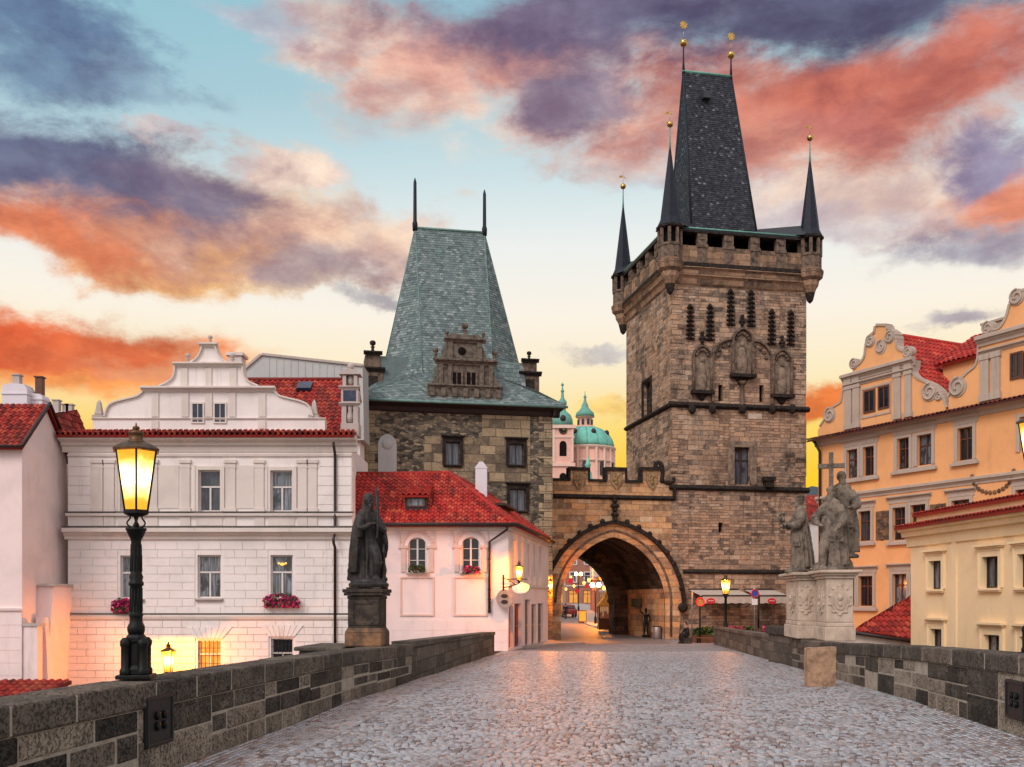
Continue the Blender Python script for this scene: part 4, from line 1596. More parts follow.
r_ = T.r(732.5, 330, 751, 375)
niche(r_[0], r_[1], r_[2], r_[3], .9, True)
m = MB()
uc = (r_[0] + r_[1]) / 2
zb_ = T.p(741, 413)[1]
m.lathe([(.24, 0), (.3, .2), (.16, .4), (.13, r_[2] - zb_ - .7), (.4, r_[2] - zb_ - .5)], uc, -.05, 8, zb_)
P('console_stalk', m, M['carved'], tower)
r2 = T.r(693.5, 347, 710, 391)
niche(r2[0], r2[1], r2[2], r2[3], .7)
r3 = T.r(773, 351, 790, 395)
niche(r3[0], r3[1], r3[2], r3[3], .7)
m = MB()
lam = MB()
for a_, b_ in ((T.p(713, 345)[0], T.p(731, 345)[0]), (T.p(752.5, 348)[0], T.p(770.5, 348)[0])):
    left = a_ < uc
    R_ = b_ - a_
    zt = T.p(742, 341)[1]
    zspr = zt - R_ * .95
    pts = []
    for k in range(9):
        th = PI / 2 * k / 8
        x = b_ - R_ * math.cos(th) if left else a_ + R_ * math.cos(th)
        pts.append((x, zspr + (zt - zspr) * math.sin(th)))
    base = (a_ if left else b_, zs2 + .3)
    path = [base] + pts
    if not left:
        path = path[::-1]
    for s in range(len(path) - 1):
        edge_trim(m, path[s:s + 2], -.22, .06, .15)
    for k in range(1, 8, 2):
        th = PI / 2 * k / 8
        x = b_ - R_ * .76 * math.cos(th) if left else a_ + R_ * .76 * math.cos(th)
        m.ell((x, -.02, zspr + (zt - zspr) * .76 * math.sin(th)), (.14, .12, .14), 6, 4)
P('blind_arch', m, M['carved'], tower)
for px, ya, yb in ((690, 305, 340), (710, 305, 341), (730.5, 290, 326), (751, 291, 327), (771.5, 310, 345), (790.5, 311, 346)):
    u, za = T.p(px, ya)
    zb_ = T.p(px, yb)[1]
    m = MB()
    n = 8
    for k in range(n):
        w = .30 * (1 - .45 * k / n)
        z = zb_ + (za - zb_) * (k + .3) / n
        dz = (za - zb_) / n * .3
        m.ell((u - w * .8, -.06, z), (.14, .12, dz), 6, 4)
        m.ell((u + w * .8, -.06, z), (.14, .12, dz), 6, 4)
        m.ell((u, -.1, z + dz), (.13, .12, dz * 1.1), 6, 4)
    m.lathe([(.13, 0), (.07, za - zb_ - .2), (.2, za - zb_ - .1), (.05, za - zb_ + .1)], u, -.02, 7, zb_)
    P('pinnacle', m, M['black_stone'], tower)
m = MB()
for px in (691, 711.5, 741.5, 771.5, 791):
    u, z = T.p(px, 408)
    m.cut()
    m.ell((u, -.22, z - .12), (.3, .22, .36), 8, 6)
PS('corbel_head', m, M['black_stone'], tower)
# shield on the blank wall above the big window
u, z = T.p(755, 416)
P('inscription_panel', MB().box(u - .55, u + .55, -.005, .08, z - .22, z + .2), M['ped_pale'], tower)
u, z = T.p(767, 483)
P('corbel_block', MB().box(u - .3, u + .3, -.5, .1, z - .35, z + .1).box(u - .42, u + .42, -.6, .1, z + .105, z + .4), M['black_stone'], tower)

# ---------------------------------------------------------------- gate with the pointed arch
gate = thing('gatehouse', 'orange sandstone gatehouse with pointed arch and three shield merlons between the towers', 'gate', T.side(-9.6, 0, 0).M)
GL = -9.6
aL, aR = T.p(561, 606)[0], T.p(665, 606)[0]
gz = T.p(613, 537)[1]
gs = T.p(613, 604)[1]
guc, ga = (aL + aR) / 2, (aR - aL) / 2
ap = arch_pts(guc, ga, gs, gz - gs)
GD = 10.2
zgs = T.p(610, 497)[1]
zgp = T.p(610, 482)[1]
m = MB()
yf = -.02
GR = -.004
m.quad((GL, yf, -.6), (aL, yf, -.6), (aL, yf, gs), (GL, yf, gs), .5)
m.quad((aR, yf, -.6), (GR, yf, -.6), (GR, yf, gs), (aR, yf, gs), .5)
m.quad((GL, yf, gs), (aL, yf, gs), (aL, yf, zgp), (GL, yf, zgp), .5)
m.quad((aR, yf, gs), (GR, yf, gs), (GR, yf, zgp), (aR, yf, zgp), .5)
for (x0, z0), (x1, z1) in zip(ap[:-1], ap[1:]):
    m.quad((x0, yf, z0), (x1, yf, z1), (x1, yf, zgp), (x0, yf, zgp), .5)
    m.quad((x0, GD, z0), (x0, GD, zgp), (x1, GD, zgp), (x1, GD, z1), .5)
m.quad((GL, GD, -.6), (GL, GD, zgp), (aL, GD, zgp), (aL, GD, -.6), .5)
m.quad((GR, GD, -.6), (aR, GD, -.6), (aR, GD, zgp), (GR, GD, zgp), .5)
m.quad((GL, yf, zgp), (GR, yf, zgp), (GR, .6, zgp), (GL, .6, zgp), .5)
m.quad((GL, GD, -.6), (GL, yf, -.6), (GL, yf, zgp), (GL, GD, zgp), .5)
m.quad((GL, .6, zgp), (GR, .6, zgp), (GR, .6, zgp - .9), (GL, .6, zgp - .9), .5)
m.quad((GL, .6, zgp - .9), (GR, .6, zgp - .9), (GR, GD, zgp - .9), (GL, GD, zgp - .9), .5)
P('wall', m, M['gate'], gate, T)
m = MB()
full = [(aL, -.6)] + ap + [(aR, -.6)]
wl = MB()
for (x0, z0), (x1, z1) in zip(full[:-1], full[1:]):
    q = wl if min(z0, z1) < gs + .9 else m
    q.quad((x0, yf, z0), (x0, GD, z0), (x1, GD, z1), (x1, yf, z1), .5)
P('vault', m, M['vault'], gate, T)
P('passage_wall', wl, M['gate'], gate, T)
# ribs of the vault and the narrower inner arch at the far end
m = MB()
for yy, dep, k_ in ((GD - 1.6, 1.5, .77),):
    inn = arch_pts(guc - .25, ga * k_, gs - .3, (gz - gs) * .86)
    fi = [(inn[0][0], -.6)] + inn + [(inn[-1][0], -.6)]
    fo = [(aL, -.6)] + ap + [(aR, -.6)]
    for i in range(len(fi) - 1):
        m.hexa([(fi[i][0], yy, fi[i][1]), (fi[i + 1][0], yy, fi[i + 1][1]), (fi[i + 1][0], yy + dep, fi[i + 1][1]), (fi[i][0], yy + dep, fi[i][1]),
                (fo[i][0], yy, fo[i][1]), (fo[i + 1][0], yy, fo[i + 1][1]), (fo[i + 1][0], yy + dep, fo[i + 1][1]), (fo[i][0], yy + dep, fo[i][1])], .4)
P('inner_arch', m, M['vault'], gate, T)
# splayed voussoir ring and the dark outer moulding with crockets
oa = T.p(681, 600)[0] - guc
oz = T.p(615, 524)[1]
os_ = T.p(682, 606)[1]
op = arch_pts(guc, oa, os_, oz - os_)
m = MB()
n = len(ap)
jamb_out = oa
for i in range(n - 1):
    a0, a1, b0, b1 = ap[i], ap[i + 1], op[i], op[i + 1]
    if b0[0] < GL + .05:
        continue
    m.hexa([(a0[0], -.03, a0[1]), (a1[0], -.03, a1[1]), (a1[0], .2, a1[1]), (a0[0], .2, a0[1]),
            (b0[0], -.16, b0[1]), (b1[0], -.16, b1[1]), (b1[0], .05, b1[1]), (b0[0], .05, b0[1])], random.random())
m.hexa([(ap[-1][0], -.03, -.3), (op[-1][0] - .25, -.12, -.3), (op[-1][0] - .25, .05, -.3), (ap[-1][0], .2, -.3),
        (ap[-1][0], -.03, gs), (op[-1][0], -.16, os_), (op[-1][0], .05, os_), (ap[-1][0], .2, gs)], .5)
P('arch_ring', m, M['gate'], gate, T)
m = MB()
for s in range(len(op) - 1):
    edge_trim(m, op[s:s + 2], -.42, .05, .26)
for i in range(2, len(op) - 1, 2):
    m.ell((op[i][0], -.32, op[i][1] + .34), (.2, .16, .2), 7, 5)
m.ell((op[-1][0] + .05, -.25, op[-1][1] - .1), (.38, .25, .36), 8, 6)
u, z = T.p(613.5, 515)
for k, (dz, rr) in enumerate(((-.35, .2), (0, .3), (.35, .2), (.62, .36), (.95, .22), (1.25, .34))):
    m.ell((u, -.3, z + dz), (rr, .22, .19), 8, 5)
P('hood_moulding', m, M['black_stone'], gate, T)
# inner roll on the right jamb
m = MB()
inner = [(x, z) for x, z in arch_pts(guc, ga + .42, gs + .1, gz - gs + .38)]
m.tube([(x, -.08, z) for x, z in inner] + [(aR + .42, -.08, .2)], .09, 6)
P('arch_roll', m, M['carved'], gate, T)
# string course, parapet with three merlons
m = MB()
pf = [(-.05, 0), (.1, .03), (.22, .14), (.2, .22), (.0, .36), (-.05, .36)]
sweep(m, pf, GL, T.p(674.5, 495)[0], yf, zgs - .2)
u = T.p(674.5, 490)[0]
m.box(u - .14, u + .06, -.2, .05, zgs - .1, zs1 + .1)
P('string_course', m, M['black_stone'], gate, T)
mer = MB()
capm = MB()
for a_, b_ in ((570, 588), (606.5, 625), (642, 661)):
    r_ = T.r(a_, 470.5, b_, 482)
    mer.cut()
    mer.box(r_[0], r_[1], yf - .03, .5, zgp + .003, r_[3])
    capm.box(r_[0] - .12, r_[1] + .12, yf - .16, .62, r_[3] + .002, r_[3] + .22)
    capm.box(r_[0] - .14, r_[0] + .02, yf - .1, .56, zgp + .004, r_[3])
    capm.box(r_[1] - .02, r_[1] + .14, yf - .1, .56, zgp + .004, r_[3])
    sh = MB()
    ux, hz = (r_[0] + r_[1]) / 2, (r_[3] - zgp) + .7
    zz = r_[3] - .12
    w = .42
    sh.prism([(ux - w, zz), (ux + w, zz), (ux + w, zz - .6), (ux + w * .6, zz - 1.0), (ux, zz - 1.25), (ux - w * .6, zz - 1.0), (ux - w, zz - .6)], yf - .12, yf)
    for k in range(5):
        sh.ell((ux + .2 * math.cos(k * 2.4) * (k > 0), yf - .13, zz - .5 + .28 * math.sin(k * 2.4)), (.12, .07, .16), 7, 5)
    P('coat_of_arms', sh, M['relief'], gate, T)
prev = GL
for a_, b_ in ((570, 588), (606.5, 625), (642, 661), (676, 680)):
    ra_, rb__ = T.p(a_, 476)[0], T.p(b_, 476)[0]
    if ra_ - .14 > prev + .14:
        capm.box(prev + (.14 if prev != GL else 0), min(ra_ - .141, GR), yf - .14, .6, zgp + .002, zgp + .17)
    prev = rb__
PS('merlon', mer, M['gate'], gate, T)
P('coping', capm, M['black_stone'], gate, T)
# volute buttress leaning on the tower
u, z = T.p(661, 470)
m = MB()
pts = [(u, yf - .02, z - .9), (u + .1, yf - .02, z - .1), (u - .05, yf - .02, z + .45), (u - .35, yf - .02, z + .5), (u - .42, yf - .02, z + .2), (u - .2, yf - .02, z + .1)]
m.tube(smooth_path(pts, 4), .17, 6)
m.tube(smooth_path([(u, yf - .02, z - .75), (u + .5, yf - .02, z - .95), (u + .95, yf - .02, z - .75), (u + .9, yf - .02, z - .5)], 4), .12, 6)
P('volute', m, M['black_stone'], gate, T)
# pale rib on the inner right wall of the passage
m = MB()
m.box(aR - .12, aR + .02, .8, GD - 1.1, T.p(650, 568)[1] - .1, T.p(650, 568)[1] + .12)
P('passage_string', m, M['black_stone'], gate, T)

# ---------------------------------------------------------------- the older, lower tower
J = Frame(-9.29, 63.61, -6.5, math.atan2(.2, 1))
JW, JD = 12.17, 11.2
jz = J.p(460, 406)[1]
jud = thing('stone_tower', 'squat rubble stone tower under a tall green slate roof with two spikes', 'tower', J.M)
jw = [J.r(445.5, 442, 460, 465), J.r(509, 444, 523.5, 465), J.r(510, 489, 526, 511)]
m = MB()
m.shell(JW, JD, 0, jz, jw, .35)
P('wall', m, M['judith'], jud)
# field of squared blocks on the front
x0, x1 = J.p(482, 430)[0], J.p(530, 430)[0]
zA, zB = J.p(500, 482)[1], J.p(500, 414)[1]
m = MB()
m.wall(x0, x1, zA, zB, [o for o in jw[:2]], .05, y=-.02)
xx = J.p(424, 430)[0]
m.wall(xx, x0, J.p(450, 478)[1], J.p(450, 437)[1], [o for o in jw[:2]], .05, y=-.015)
P('ashlar_facing', m, M['judith_ashlar'], jud)
m = MB()
z = 1.0
k = 0
while z < jz - .9:
    L = .9 if k % 2 else .55
    m.box(-.03, L, -.03, .3, z, z + .56)
    m.box(JW - L, JW + .03, -.03, .3, z, z + .56)
    z += .58
    k += 1
bevel(P('corner_stonework', m, M['judith_ashlar'], jud), .02)
for r_ in jw:
    window(jud, J, r_, .35, 'frame_dark', 'pane_lead', 2, None, .06, 'black_stone', 'black_stone', .17, True)
# eave board and cornice
m = MB()
for Fs, L in ((J, JW), (J.side(JW, 0, PI / 2), JD), (J.side(0, JD, -PI / 2), JD)):
    m.M = J.M.inverted() @ Fs.M
    sweep(m, [(-.03, -.55), (.12, -.45), (.2, -.2), (.5, -.08), (.55, .06), (-.03, .06)], -.5, L + .5, 0, jz)
m.M = None
P('cornice', m, M['pipe'], jud)
E = .85
ze = jz + .08
zo = J.p(460, 377, 2.5)[1]
jc, jv = JW / 2 + J.p(455, 300, JD / 2)[0] * 0, JD / 2
ucr = (J.p(415, 230, jv)[0] + J.p(484.5, 231, jv)[0]) / 2
hr = (J.p(484.5, 231, jv)[0] - J.p(415, 230, jv)[0]) / 2
zrj = J.p(450, 230.5, jv)[1]
v0 = 1.7
oh = (J.p(494, 378, v0)[0] - J.p(423, 378, v0)[0]) / 2
ocx = (J.p(494, 378, v0)[0] + J.p(423, 378, v0)[0]) / 2
OX = 4.9
octo = [(ocx - oh, v0), (ocx + oh, v0), (ocx + OX, v0 + 2.2), (ocx + OX, JD - v0 - 2.2), (ocx + oh, JD - v0), (ocx - oh, JD - v0), (ocx - OX, JD - v0 - 2.2), (ocx - OX, v0 + 2.2)]
O3 = [(x, y, zo) for x, y in octo]
rl, rr_ = (ucr - hr, jv, zrj), (ucr + hr, jv, zrj)
print('judith', jz, zo, zrj, ocx, oh, ucr, hr, JW / 2)
m = MB()
kw = dict(tw=.24, th=.19, kind='slate', lift=.03)
m.tiles([O3[0], O3[1], rr_, rl], **kw)
m.tiles([O3[1], O3[2], rr_], **kw)
m.tiles([O3[2], O3[3], rr_], **kw)
m.tiles([O3[3], O3[4], rr_], **kw)
m.tiles([O3[4], O3[5], rl, rr_], **kw)
m.tiles([O3[5], O3[6], rl], **kw)
m.tiles([O3[6], O3[7], rl], **kw)
m.tiles([O3[7], O3[0], rl], **kw)
ec = [(-E, -E, ze), (JW + E, -E, ze), (JW + E, JD + E, ze), (-E, JD + E, ze)]
m.tiles([ec[0], ec[1], O3[1], O3[0]], **kw)
m.tiles([ec[1], O3[2], O3[1]], **kw)
m.tiles([ec[1], ec[2], O3[3], O3[2]], **kw)
m.tiles([ec[2], O3[4], O3[3]], **kw)
m.tiles([ec[2], ec[3], O3[5], O3[4]], **kw)
m.tiles([ec[3], O3[6], O3[5]], **kw)
m.tiles([ec[3], ec[0], O3[7], O3[6]], **kw)
m.tiles([ec[0], O3[0], O3[7]], **kw)
P('roof', m, M['slate_green'], jud)
m = MB()
for a, b in ((O3[0], rl), (O3[7], rl), (O3[6], rl), (O3[1], rr_), (O3[2], rr_), (O3[3], rr_)):
    m.tube([a, b], .04, 6)
m.tube([rl, rr_], .11, 6)
m.tube([(ec[0][0], ec[0][1], ze - .05), (ec[1][0], ec[1][1], ze - .05)], .09, 6)
m.tube([(ec[0][0], ec[0][1], ze - .05), (ec[3][0], ec[3][1], ze - .05)], .09, 6)
P('copper_flashing', m, M['copper_dull'], jud)
for q, yp in ((rl, 181), (rr_, 187)):
    zt = J.p(450, yp, jv)[1]
    P('roof_spike', MB().lathe([(.17, zrj - .2), (.19, zrj + .3), (.13, zrj + .5), (.11, zt - .3), (.03, zt)], q[0], q[1], 8), M['spire'], jud)
# renaissance gable on the front slope
vg = -.45
def jr(a, b, c, d, v=vg):
    return J.r(a, b, c, d, v)
gb = thing  # (name kept short below)
gm = MB()
b0 = jr(428, 387, 502, 404)
b1 = jr(438.5, 363, 493, 387)
b2 = jr(447, 341, 482.5, 361)
gm.box(b0[0], b0[1], vg, vg + 1.9, jz + .1, b0[3])
gm.box(b1[0], b1[1], vg + .02, vg + 2.4, b0[3], b1[3])
gm.box(b2[0], b2[1], vg + .04, vg + 3.0, b1[3], b2[3])
cx = (b1[0] + b1[1]) / 2
for s in (-1, 1):
    e1 = b0[1] - cx
    i1 = b1[1] - cx
    w_ = smooth_path([(cx + s * e1, b0[3]), (cx + s * (i1 + .35), b0[3] + .35), (cx + s * i1, b1[3] - .35)], 5)
    gm.prism(w_ + [(cx + s * (i1 - .05), b0[3])], vg + .05, vg + .6)
    e2, i2 = b1[1] - cx - .1, b2[1] - cx
    w_ = smooth_path([(cx + s * e2, b1[3] + .15), (cx + s * (i2 + .25), b1[3] + .5), (cx + s * (i2 + .02), b2[3] - .3)], 5)
    gm.prism(w_ + [(cx + s * (i2 - .05), b1[3])], vg + .08, vg + .6)
ht = J.p(462, 334, vg)[1]
tp_ = smooth_path([(b2[0] - .05, b2[3] + .15), (b2[0] + .3, b2[3] + .5), (cx - .45, ht), (cx + .45, ht), (b2[1] - .3, b2[3] + .5), (b2[1] + .05, b2[3] + .15)], 4)
gm.prism(tp_, vg + .08, vg + .9)
P('gable', gm, M['grey_carved'], jud)
tr_ = MB()
sweep(tr_, cornice_prof(.32, .38), b1[0] - .25, b1[1] + .25, vg, b1[3] - .15)
sweep(tr_, cornice_prof(.25, .30), b2[0] - .2, b2[1] + .2, vg, b2[3] - .12)
sweep(tr_, cornice_prof(.18, .25), b0[0] - .05, b0[1] + .05, vg, b0[3] - .12)
for x in (b1[0] + .15, b1[0] + .75, b1[1] - .75, b1[1] - .15):
    tr_.box(x - .13, x + .13, vg - .1, vg + .1, b0[3] + .14, b1[3] - .16)
for x in (b2[0] + .2, b2[1] - .2):
    tr_.box(x - .16, x + .16, vg - .1, vg + .1, b1[3] + .24, b2[3] - .13)
for k in range(7):
    x = b0[0] + .25 + (b0[1] - b0[0] - .5) * k / 6
    tr_.box(x - .14, x + .14, vg - .2, vg + .05, b0[3] - .65, b0[3] - .13)
    tr_.box(x - .1, x + .1, vg - .14, vg + .05, b0[3] - .85, b0[3] - .655)
P('gable_trim', tr_, M['grey_carved'], jud)
fn = MB()
ball_finial(fn, cx, vg + .4, ht - .1, J.p(462, 321, vg)[1] - ht + .1)
for s in (-1, 1):
    fn.cut()
    ball_finial(fn, cx + s * (b2[1] - cx + .1), vg + .3, b2[3] + .15, .55)
    fn.cut()
    ball_finial(fn, cx + s * (b1[1] - cx + .15), vg + .3, b1[3] + .22, .75)
PS('ball_finial', fn, M['carved'], jud)
for q in (jr(452.5, 372.5, 461, 386), jr(466.5, 372.5, 475.5, 386)):
    w = P('window', MB().box(q[0], q[1], vg - .03, vg + .1, q[2], q[3]), M['dark_hole'], jud)
    fr_ = MB()
    fr_.box((q[0] + q[1]) / 2 - .03, (q[0] + q[1]) / 2 + .03, vg - .045, vg - .03, q[2], q[3])
    fr_.box(q[0] - .1, q[0], vg - .1, vg + .05, q[2] - .05, q[3] + .1).box(q[1], q[1] + .1, vg - .1, vg + .05, q[2] - .05, q[3] + .1)
    c = P('frame', fr_, M['carved'])
    c.parent = w
u, z = J.p(462, 351, vg)
P('oculus', MB().ell((u, vg - .0, z), (.26, .1, .26), 12, 8), M['dark_hole'], jud)
# smaller side gables with obelisk ends
for px, s, yb_, yt in ((373, -1, 392, 339), (530, 1, 392, 350)):
    vv = 2.6
    u, zb_ = J.p(px, yb_, vv)
    zt = J.p(px, yt, vv)[1]
    m = MB()
    h = zt - zb_
    m.box(u - .65, u + .65, vv, vv + 2.6, zb_ - .6, zb_ + h * .38)
    m.box(u - .5, u + .5, vv + .1, vv + 2.4, zb_ + h * .46, zb_ + h * .72)
    o = P('side_gable', m, M['carved'], jud)
    m = MB()
    sweep(m, cornice_prof(.25, .3), u - .8, u + .8, vv, zb_ + h * .38)
    sweep(m, cornice_prof(.2, .25), u - .62, u + .62, vv, zb_ + h * .70)
    m.box(u - .3, u + .3, vv - .05, vv + .1, zb_ - .3, zb_ + h * .3)
    ball_finial(m, u, vv + .3, zb_ + h * .76, h * .24)
    c = P('gable_trim', m, M['black_stone'])
    c.parent = o
    c.matrix_parent_inverse = IDN
    m = MB()
    x_in = u - s * 3.0
    m.tiles([(u - s * .4, vv + .2, zb_ + h * .7), (x_in, vv + .2, zb_ + h * .7), (x_in, vv - .9, zb_ - .3), (u - s * .4, vv - .9 + .9, zb_ - .3)], .34, .3, 'slate', .03)
    c = P('gable_roof', m, M['slate_green'])
    c.parent = o
# pale niche stone on the wall
r_ = J.r(378, 434, 396.5, 474)
pts = arch_pts((r_[0] + r_[1]) / 2, (r_[1] - r_[0]) / 2, r_[3] - .7, .7, 8)
m = MB()
m.prism([(r_[0], r_[2])] + pts + [(r_[1], r_[2])], -.12, .05)
m.ell(((r_[0] + r_[1]) / 2, -.12, r_[3] - .65), (.36, .1, .36), 12, 8)
P('memorial_niche', m, M['metal_roof'], jud)
# ------------------------------------------------------------------ white gabled house
W = Frame(-20.65, 46.5, -7.0, 0.0)
wh = thing('white_house', 'large white house with scrolled gable, red roof and two flower boxes behind the parapet', 'house', W.M)
WW = W.p(352, 500)[0]
we = W.p(200, 437)[1]
top_y = [W.r(198.5, 470, 220.5, 511.5), W.r(270.5, 470.5, 292.5, 511.5), W.r(120.5, 470, 142, 511.5)]
mid_y = [W.r(197.5, 555, 221, 598), W.r(270.5, 555, 292.8, 598), W.r(120.3, 555.5, 142.5, 598.5)]
low_y = [W.r(197.5, 640.5, 221, 671), W.r(271, 638.5, 293, 671)]
ops = top_y + mid_y + low_y
m = MB()
WB = W.p(340, 500)[0]
m.wall(0, WW, 0, we, ops, .28)
m.quad((0, 9, 0), (0, 0, 0), (0, 0, we), (0, 9, we), .5)
m.quad((WW, 0, 0), (WW, 1.0, 0), (WW, 1.0, we), (WW, 0, we), .5)
m.quad((WW, 1.0, 0), (WB, 1.0, 0), (WB, 1.0, we), (WW, 1.0, we), .5)
m.quad((WB, 1.0, 0), (WB, 9, 0), (WB, 9, we), (WB, 1.0, we), .5)
m.quad((WB, 9, 0), (0, 9, 0), (0, 9, we), (WB, 9, we), .5)
m.quad((0, 0, we), (WW, 0, we), (WW, 1.0, we), (0, 1.0, we), .5)
zr1 = W.p(200, 541)[1]
zr2 = W.p(200, 617)[1]
P('wall', m, M['plaster_white'], wh)
m = MB()
m.blocks(.02, WW - .02, zr2 + .12, zr1 - .02, [(o[0] - .12, o[1] + .12, o[2] - .12, o[3] + .1) for o in mid_y], .36, .03, .026, 1.0)
m.blocks(.02, WW - .02, .4, zr2 - .14, [(o[0] - .1, o[1] + .1, o[2] - .12, o[3] + .1) for o in low_y], .33, .045, .028, .85)
zp0, zp1 = W.p(200, 533)[1], W.p(200, 516)[1]
# quoin strips of the top storey
for a, b in ((.03, W.p(91, 480)[0]), (W.p(318, 480)[0], WW - .03)):
    m.blocks(a, b, zp1 + .1, W.p(200, 457)[1], [], .42, .03, .035, 3.0)
P('rusticated_stonework', m, M['plaster_white'], wh)
m = MB()
sweep(m, cornice_prof(.42, .55), -.12, WW + .12, 0, zp0 - .30)
sweep(m, [(-.02, 0), (.16, .02), (.18, .14), (-.02, .17)], -.05, WW + .05, 0, zp1 - .02)
sweep(m, [(-.02, 0), (.10, .02), (.14, .16), (.06, .26), (-.02, .26)], -.05, WW + .05, 0, zr2 - .13)
sweep(m, [(-.02, 0), (.08, .02), (.1, .12), (-.02, .14)], 0, WW, 0, W.p(200, 457)[1])
sweep(m, [(-.02, -.72), (.05, -.7), (.08, -.45), (.2, -.4), (.22, -.28), (.5, -.18), (.55, -.02), (-.02, .02)], -.25, WW + .25, 0, we)
P('cornice', m, M['trim_white'], wh)
m = MB()
for z_, o_ in ((zp0 + .255, .44), (zp1 + .155, .20), (zr2 + .135, .13)):
    m.box(-.12, WW + .1, -o_, .0, z_, z_ + .045)
P('flashing', m, M['flashing'], wh)
m = MB()
zpt = W.p(200, 459)[1]
for a, b in ((93, 103), (104.5, 114.5), (148, 157.5), (181, 190), (225.5, 235.5), (255, 264), (298, 307), (308.3, 317)):
    x0, x1 = W.p(a, 490)[0], W.p(b, 490)[0]
    m.cut()
    m.box(x0, x1, -.07, .02, zp1 + .16, zpt - .2)
    m.box(x0 - .05, x1 + .05, -.10, .02, zp1 + .155, zp1 + .36)
    m.box(x0 - .03, x1 + .03, -.085, .02, zpt - .42, zpt - .35)
    m.box(x0 - .06, x1 + .06, -.12, .02, zpt - .195, zpt - .04)
    m.box(x0 - .02, x1 + .02, -.055, .02, zp0 + .3, zp1 - .03)
# sunk panels beneath and beside the windows
for a, b in ((159, 179), (237, 254)):
    x0, x1 = W.p(a, 490)[0], W.p(b, 490)[0]
    m.cut()
    m.box(x0, x1, -.03, .02, zp1 + .35, zpt - .3)
for o in top_y:
    m.cut()
    m.box(o[0] - .1, o[1] + .1, -.04, .02, zp0 + .34, zp1 - .1)
PS('pilaster', m, M['trim_white'], wh)
for o in top_y:
    window(wh, W, o, .28, 'frame_white', 'pane', 2, .60, .065, 'trim_grey', 'trim_white', .17)
for o in mid_y:
    window(wh, W, o, .28, 'frame_white', 'pane', 2, .60, .065, 'trim_grey', None, .12)
window(wh, W, low_y[0], .28, 'frame_white', 'pane_warm', 2, .55, .06, None, None, .1)
window(wh, W, low_y[1], .28, 'frame_white', 'pane_dark', 2, .55, .06, None, None, .1)
for o in low_y:
    m = MB()
    n = 6
    for k in range(1, n):
        x = o[0] + (o[1] - o[0]) * k / n
        m.tube([(x, .04, o[2]), (x, .04, o[3])], .014, 5)
    for k in range(1, 4):
        z = o[2] + (o[3] - o[2]) * k / 4
        m.tube([(o[0], .04, z), (o[1], .04, z)], .012, 5)
    P('window_bars', m, M['iron'], wh)
# stepped voussoirs over the basement windows
m = MB()
for o in low_y:
    c = (o[0] + o[1]) / 2
    m.cut()
    for k in range(-3, 4):
        w = (o[1] - o[0]) / 6
        m.prism([(c + (k - .46) * w, o[3] + .1), (c + (k + .46) * w, o[3] + .1), (c + (k + .46) * w * 1.7, o[3] + .62), (c + (k - .46) * w * 1.7, o[3] + .62)], -.08, .02)
PS('window_keystone', m, M['plaster_white'], wh)
# scrolled gable
gy = -.02


def wp(px, py):
    return W.p(px, py, 0)


def mir(p):
    return (2 * 209 - p[0], p[1])


Lpx = [(93, 436), (93, 418), (105.6, 416.7), (109.4, 406.5), (122, 401), (137.4, 397.6), (146.3, 392)]
curve = smooth_path([(105.6, 417), (109, 407), (116, 402.6), (126, 400), (137.4, 397), (143, 393), (146.5, 388)], 3)
outl = [(93, 436), (93, 418.5)] + curve
full_px = outl + [mir(p) for p in outl[::-1]]
m = MB()
m.prism([wp(*p) for p in full_px], gy, .45)
up = [(158, 388)] + smooth_path([(160, 386.5), (167, 383.5), (173, 379), (175.4, 373), (176, 365)], 3)
m.prism([wp(*p) for p in up + [mir(q) for q in up[::-1]]], gy + .003, .42)
t3 = [(190, 365)] + smooth_path([(191, 363.5), (197, 359), (201, 353), (203.3, 346)], 3)
m.prism([wp(*p) for p in t3 + [mir(q) for q in t3[::-1]]], gy + .006, .4)
P('gable', m, M['plaster_white'], wh)
m = MB()
def hor(a, b, y, out, h):
    (x0, z), (x1, _) = wp(a, y), wp(b, y)
    sweep(m, cornice_prof(out, h), x0, x1, gy, z - h * .5)
hor(142, 276, 389.5, .3, .24)
hor(174, 244, 365, .26, .2)
hor(199.7, 218.5, 345.5, .22, .2)
hor(92, 326, 419, .08, .1)
hor(92, 326, 431, .06, .12)
for crv in (curve, up[1:], t3[1:]):
    a = [wp(*p) for p in crv]
    b = [wp(*mir(p)) for p in crv[::-1]]
    edge_trim(m, a, gy - .12, .46, .07)
    edge_trim(m, b, gy - .12, .46, .07)
for a, b, y0, y1 in ((152, 159, 393, 417), (182, 189, 393, 417), (205.5, 212.5, 393, 417), (229, 236, 393, 417), (258.5, 266, 393, 417), (181, 188, 368, 386), (206, 212, 368, 386), (230, 237, 368, 386), (152, 159, 421, 429), (258.5, 266, 421, 429)):
    (x0, z1), (x1, z0) = wp(a, y0), wp(b, y1)
    m.box(x0, x1, gy - .06, gy + .05, z0, z1)
P('gable_trim', m, M['trim_white'], wh)
for a, b in ((192.8, 203), (215, 225.3)):
    r_ = W.r(a, 404, b, 422, gy)
    w = P('window', MB().box(r_[0], r_[1], gy - .012, .06, r_[2], r_[3]), M['pane_blue'], wh)
    f = MB()
    for x in (r_[0] - .07, r_[1]):
        f.box(x, x + .07, gy - .06, gy + .02, r_[2] - .07, r_[3] + .07)
    f.box(r_[0], r_[1], gy - .06, gy + .02, r_[3], r_[3] + .07).box(r_[0], r_[1], gy - .06, gy + .02, r_[2] - .07, r_[2])
    f.box((r_[0] + r_[1]) / 2 - .015, (r_[0] + r_[1]) / 2 + .015, gy - .03, gy - .008, r_[2], r_[3])
    c = P('frame', f, M['trim_white'])
    c.parent = w
m = MB()
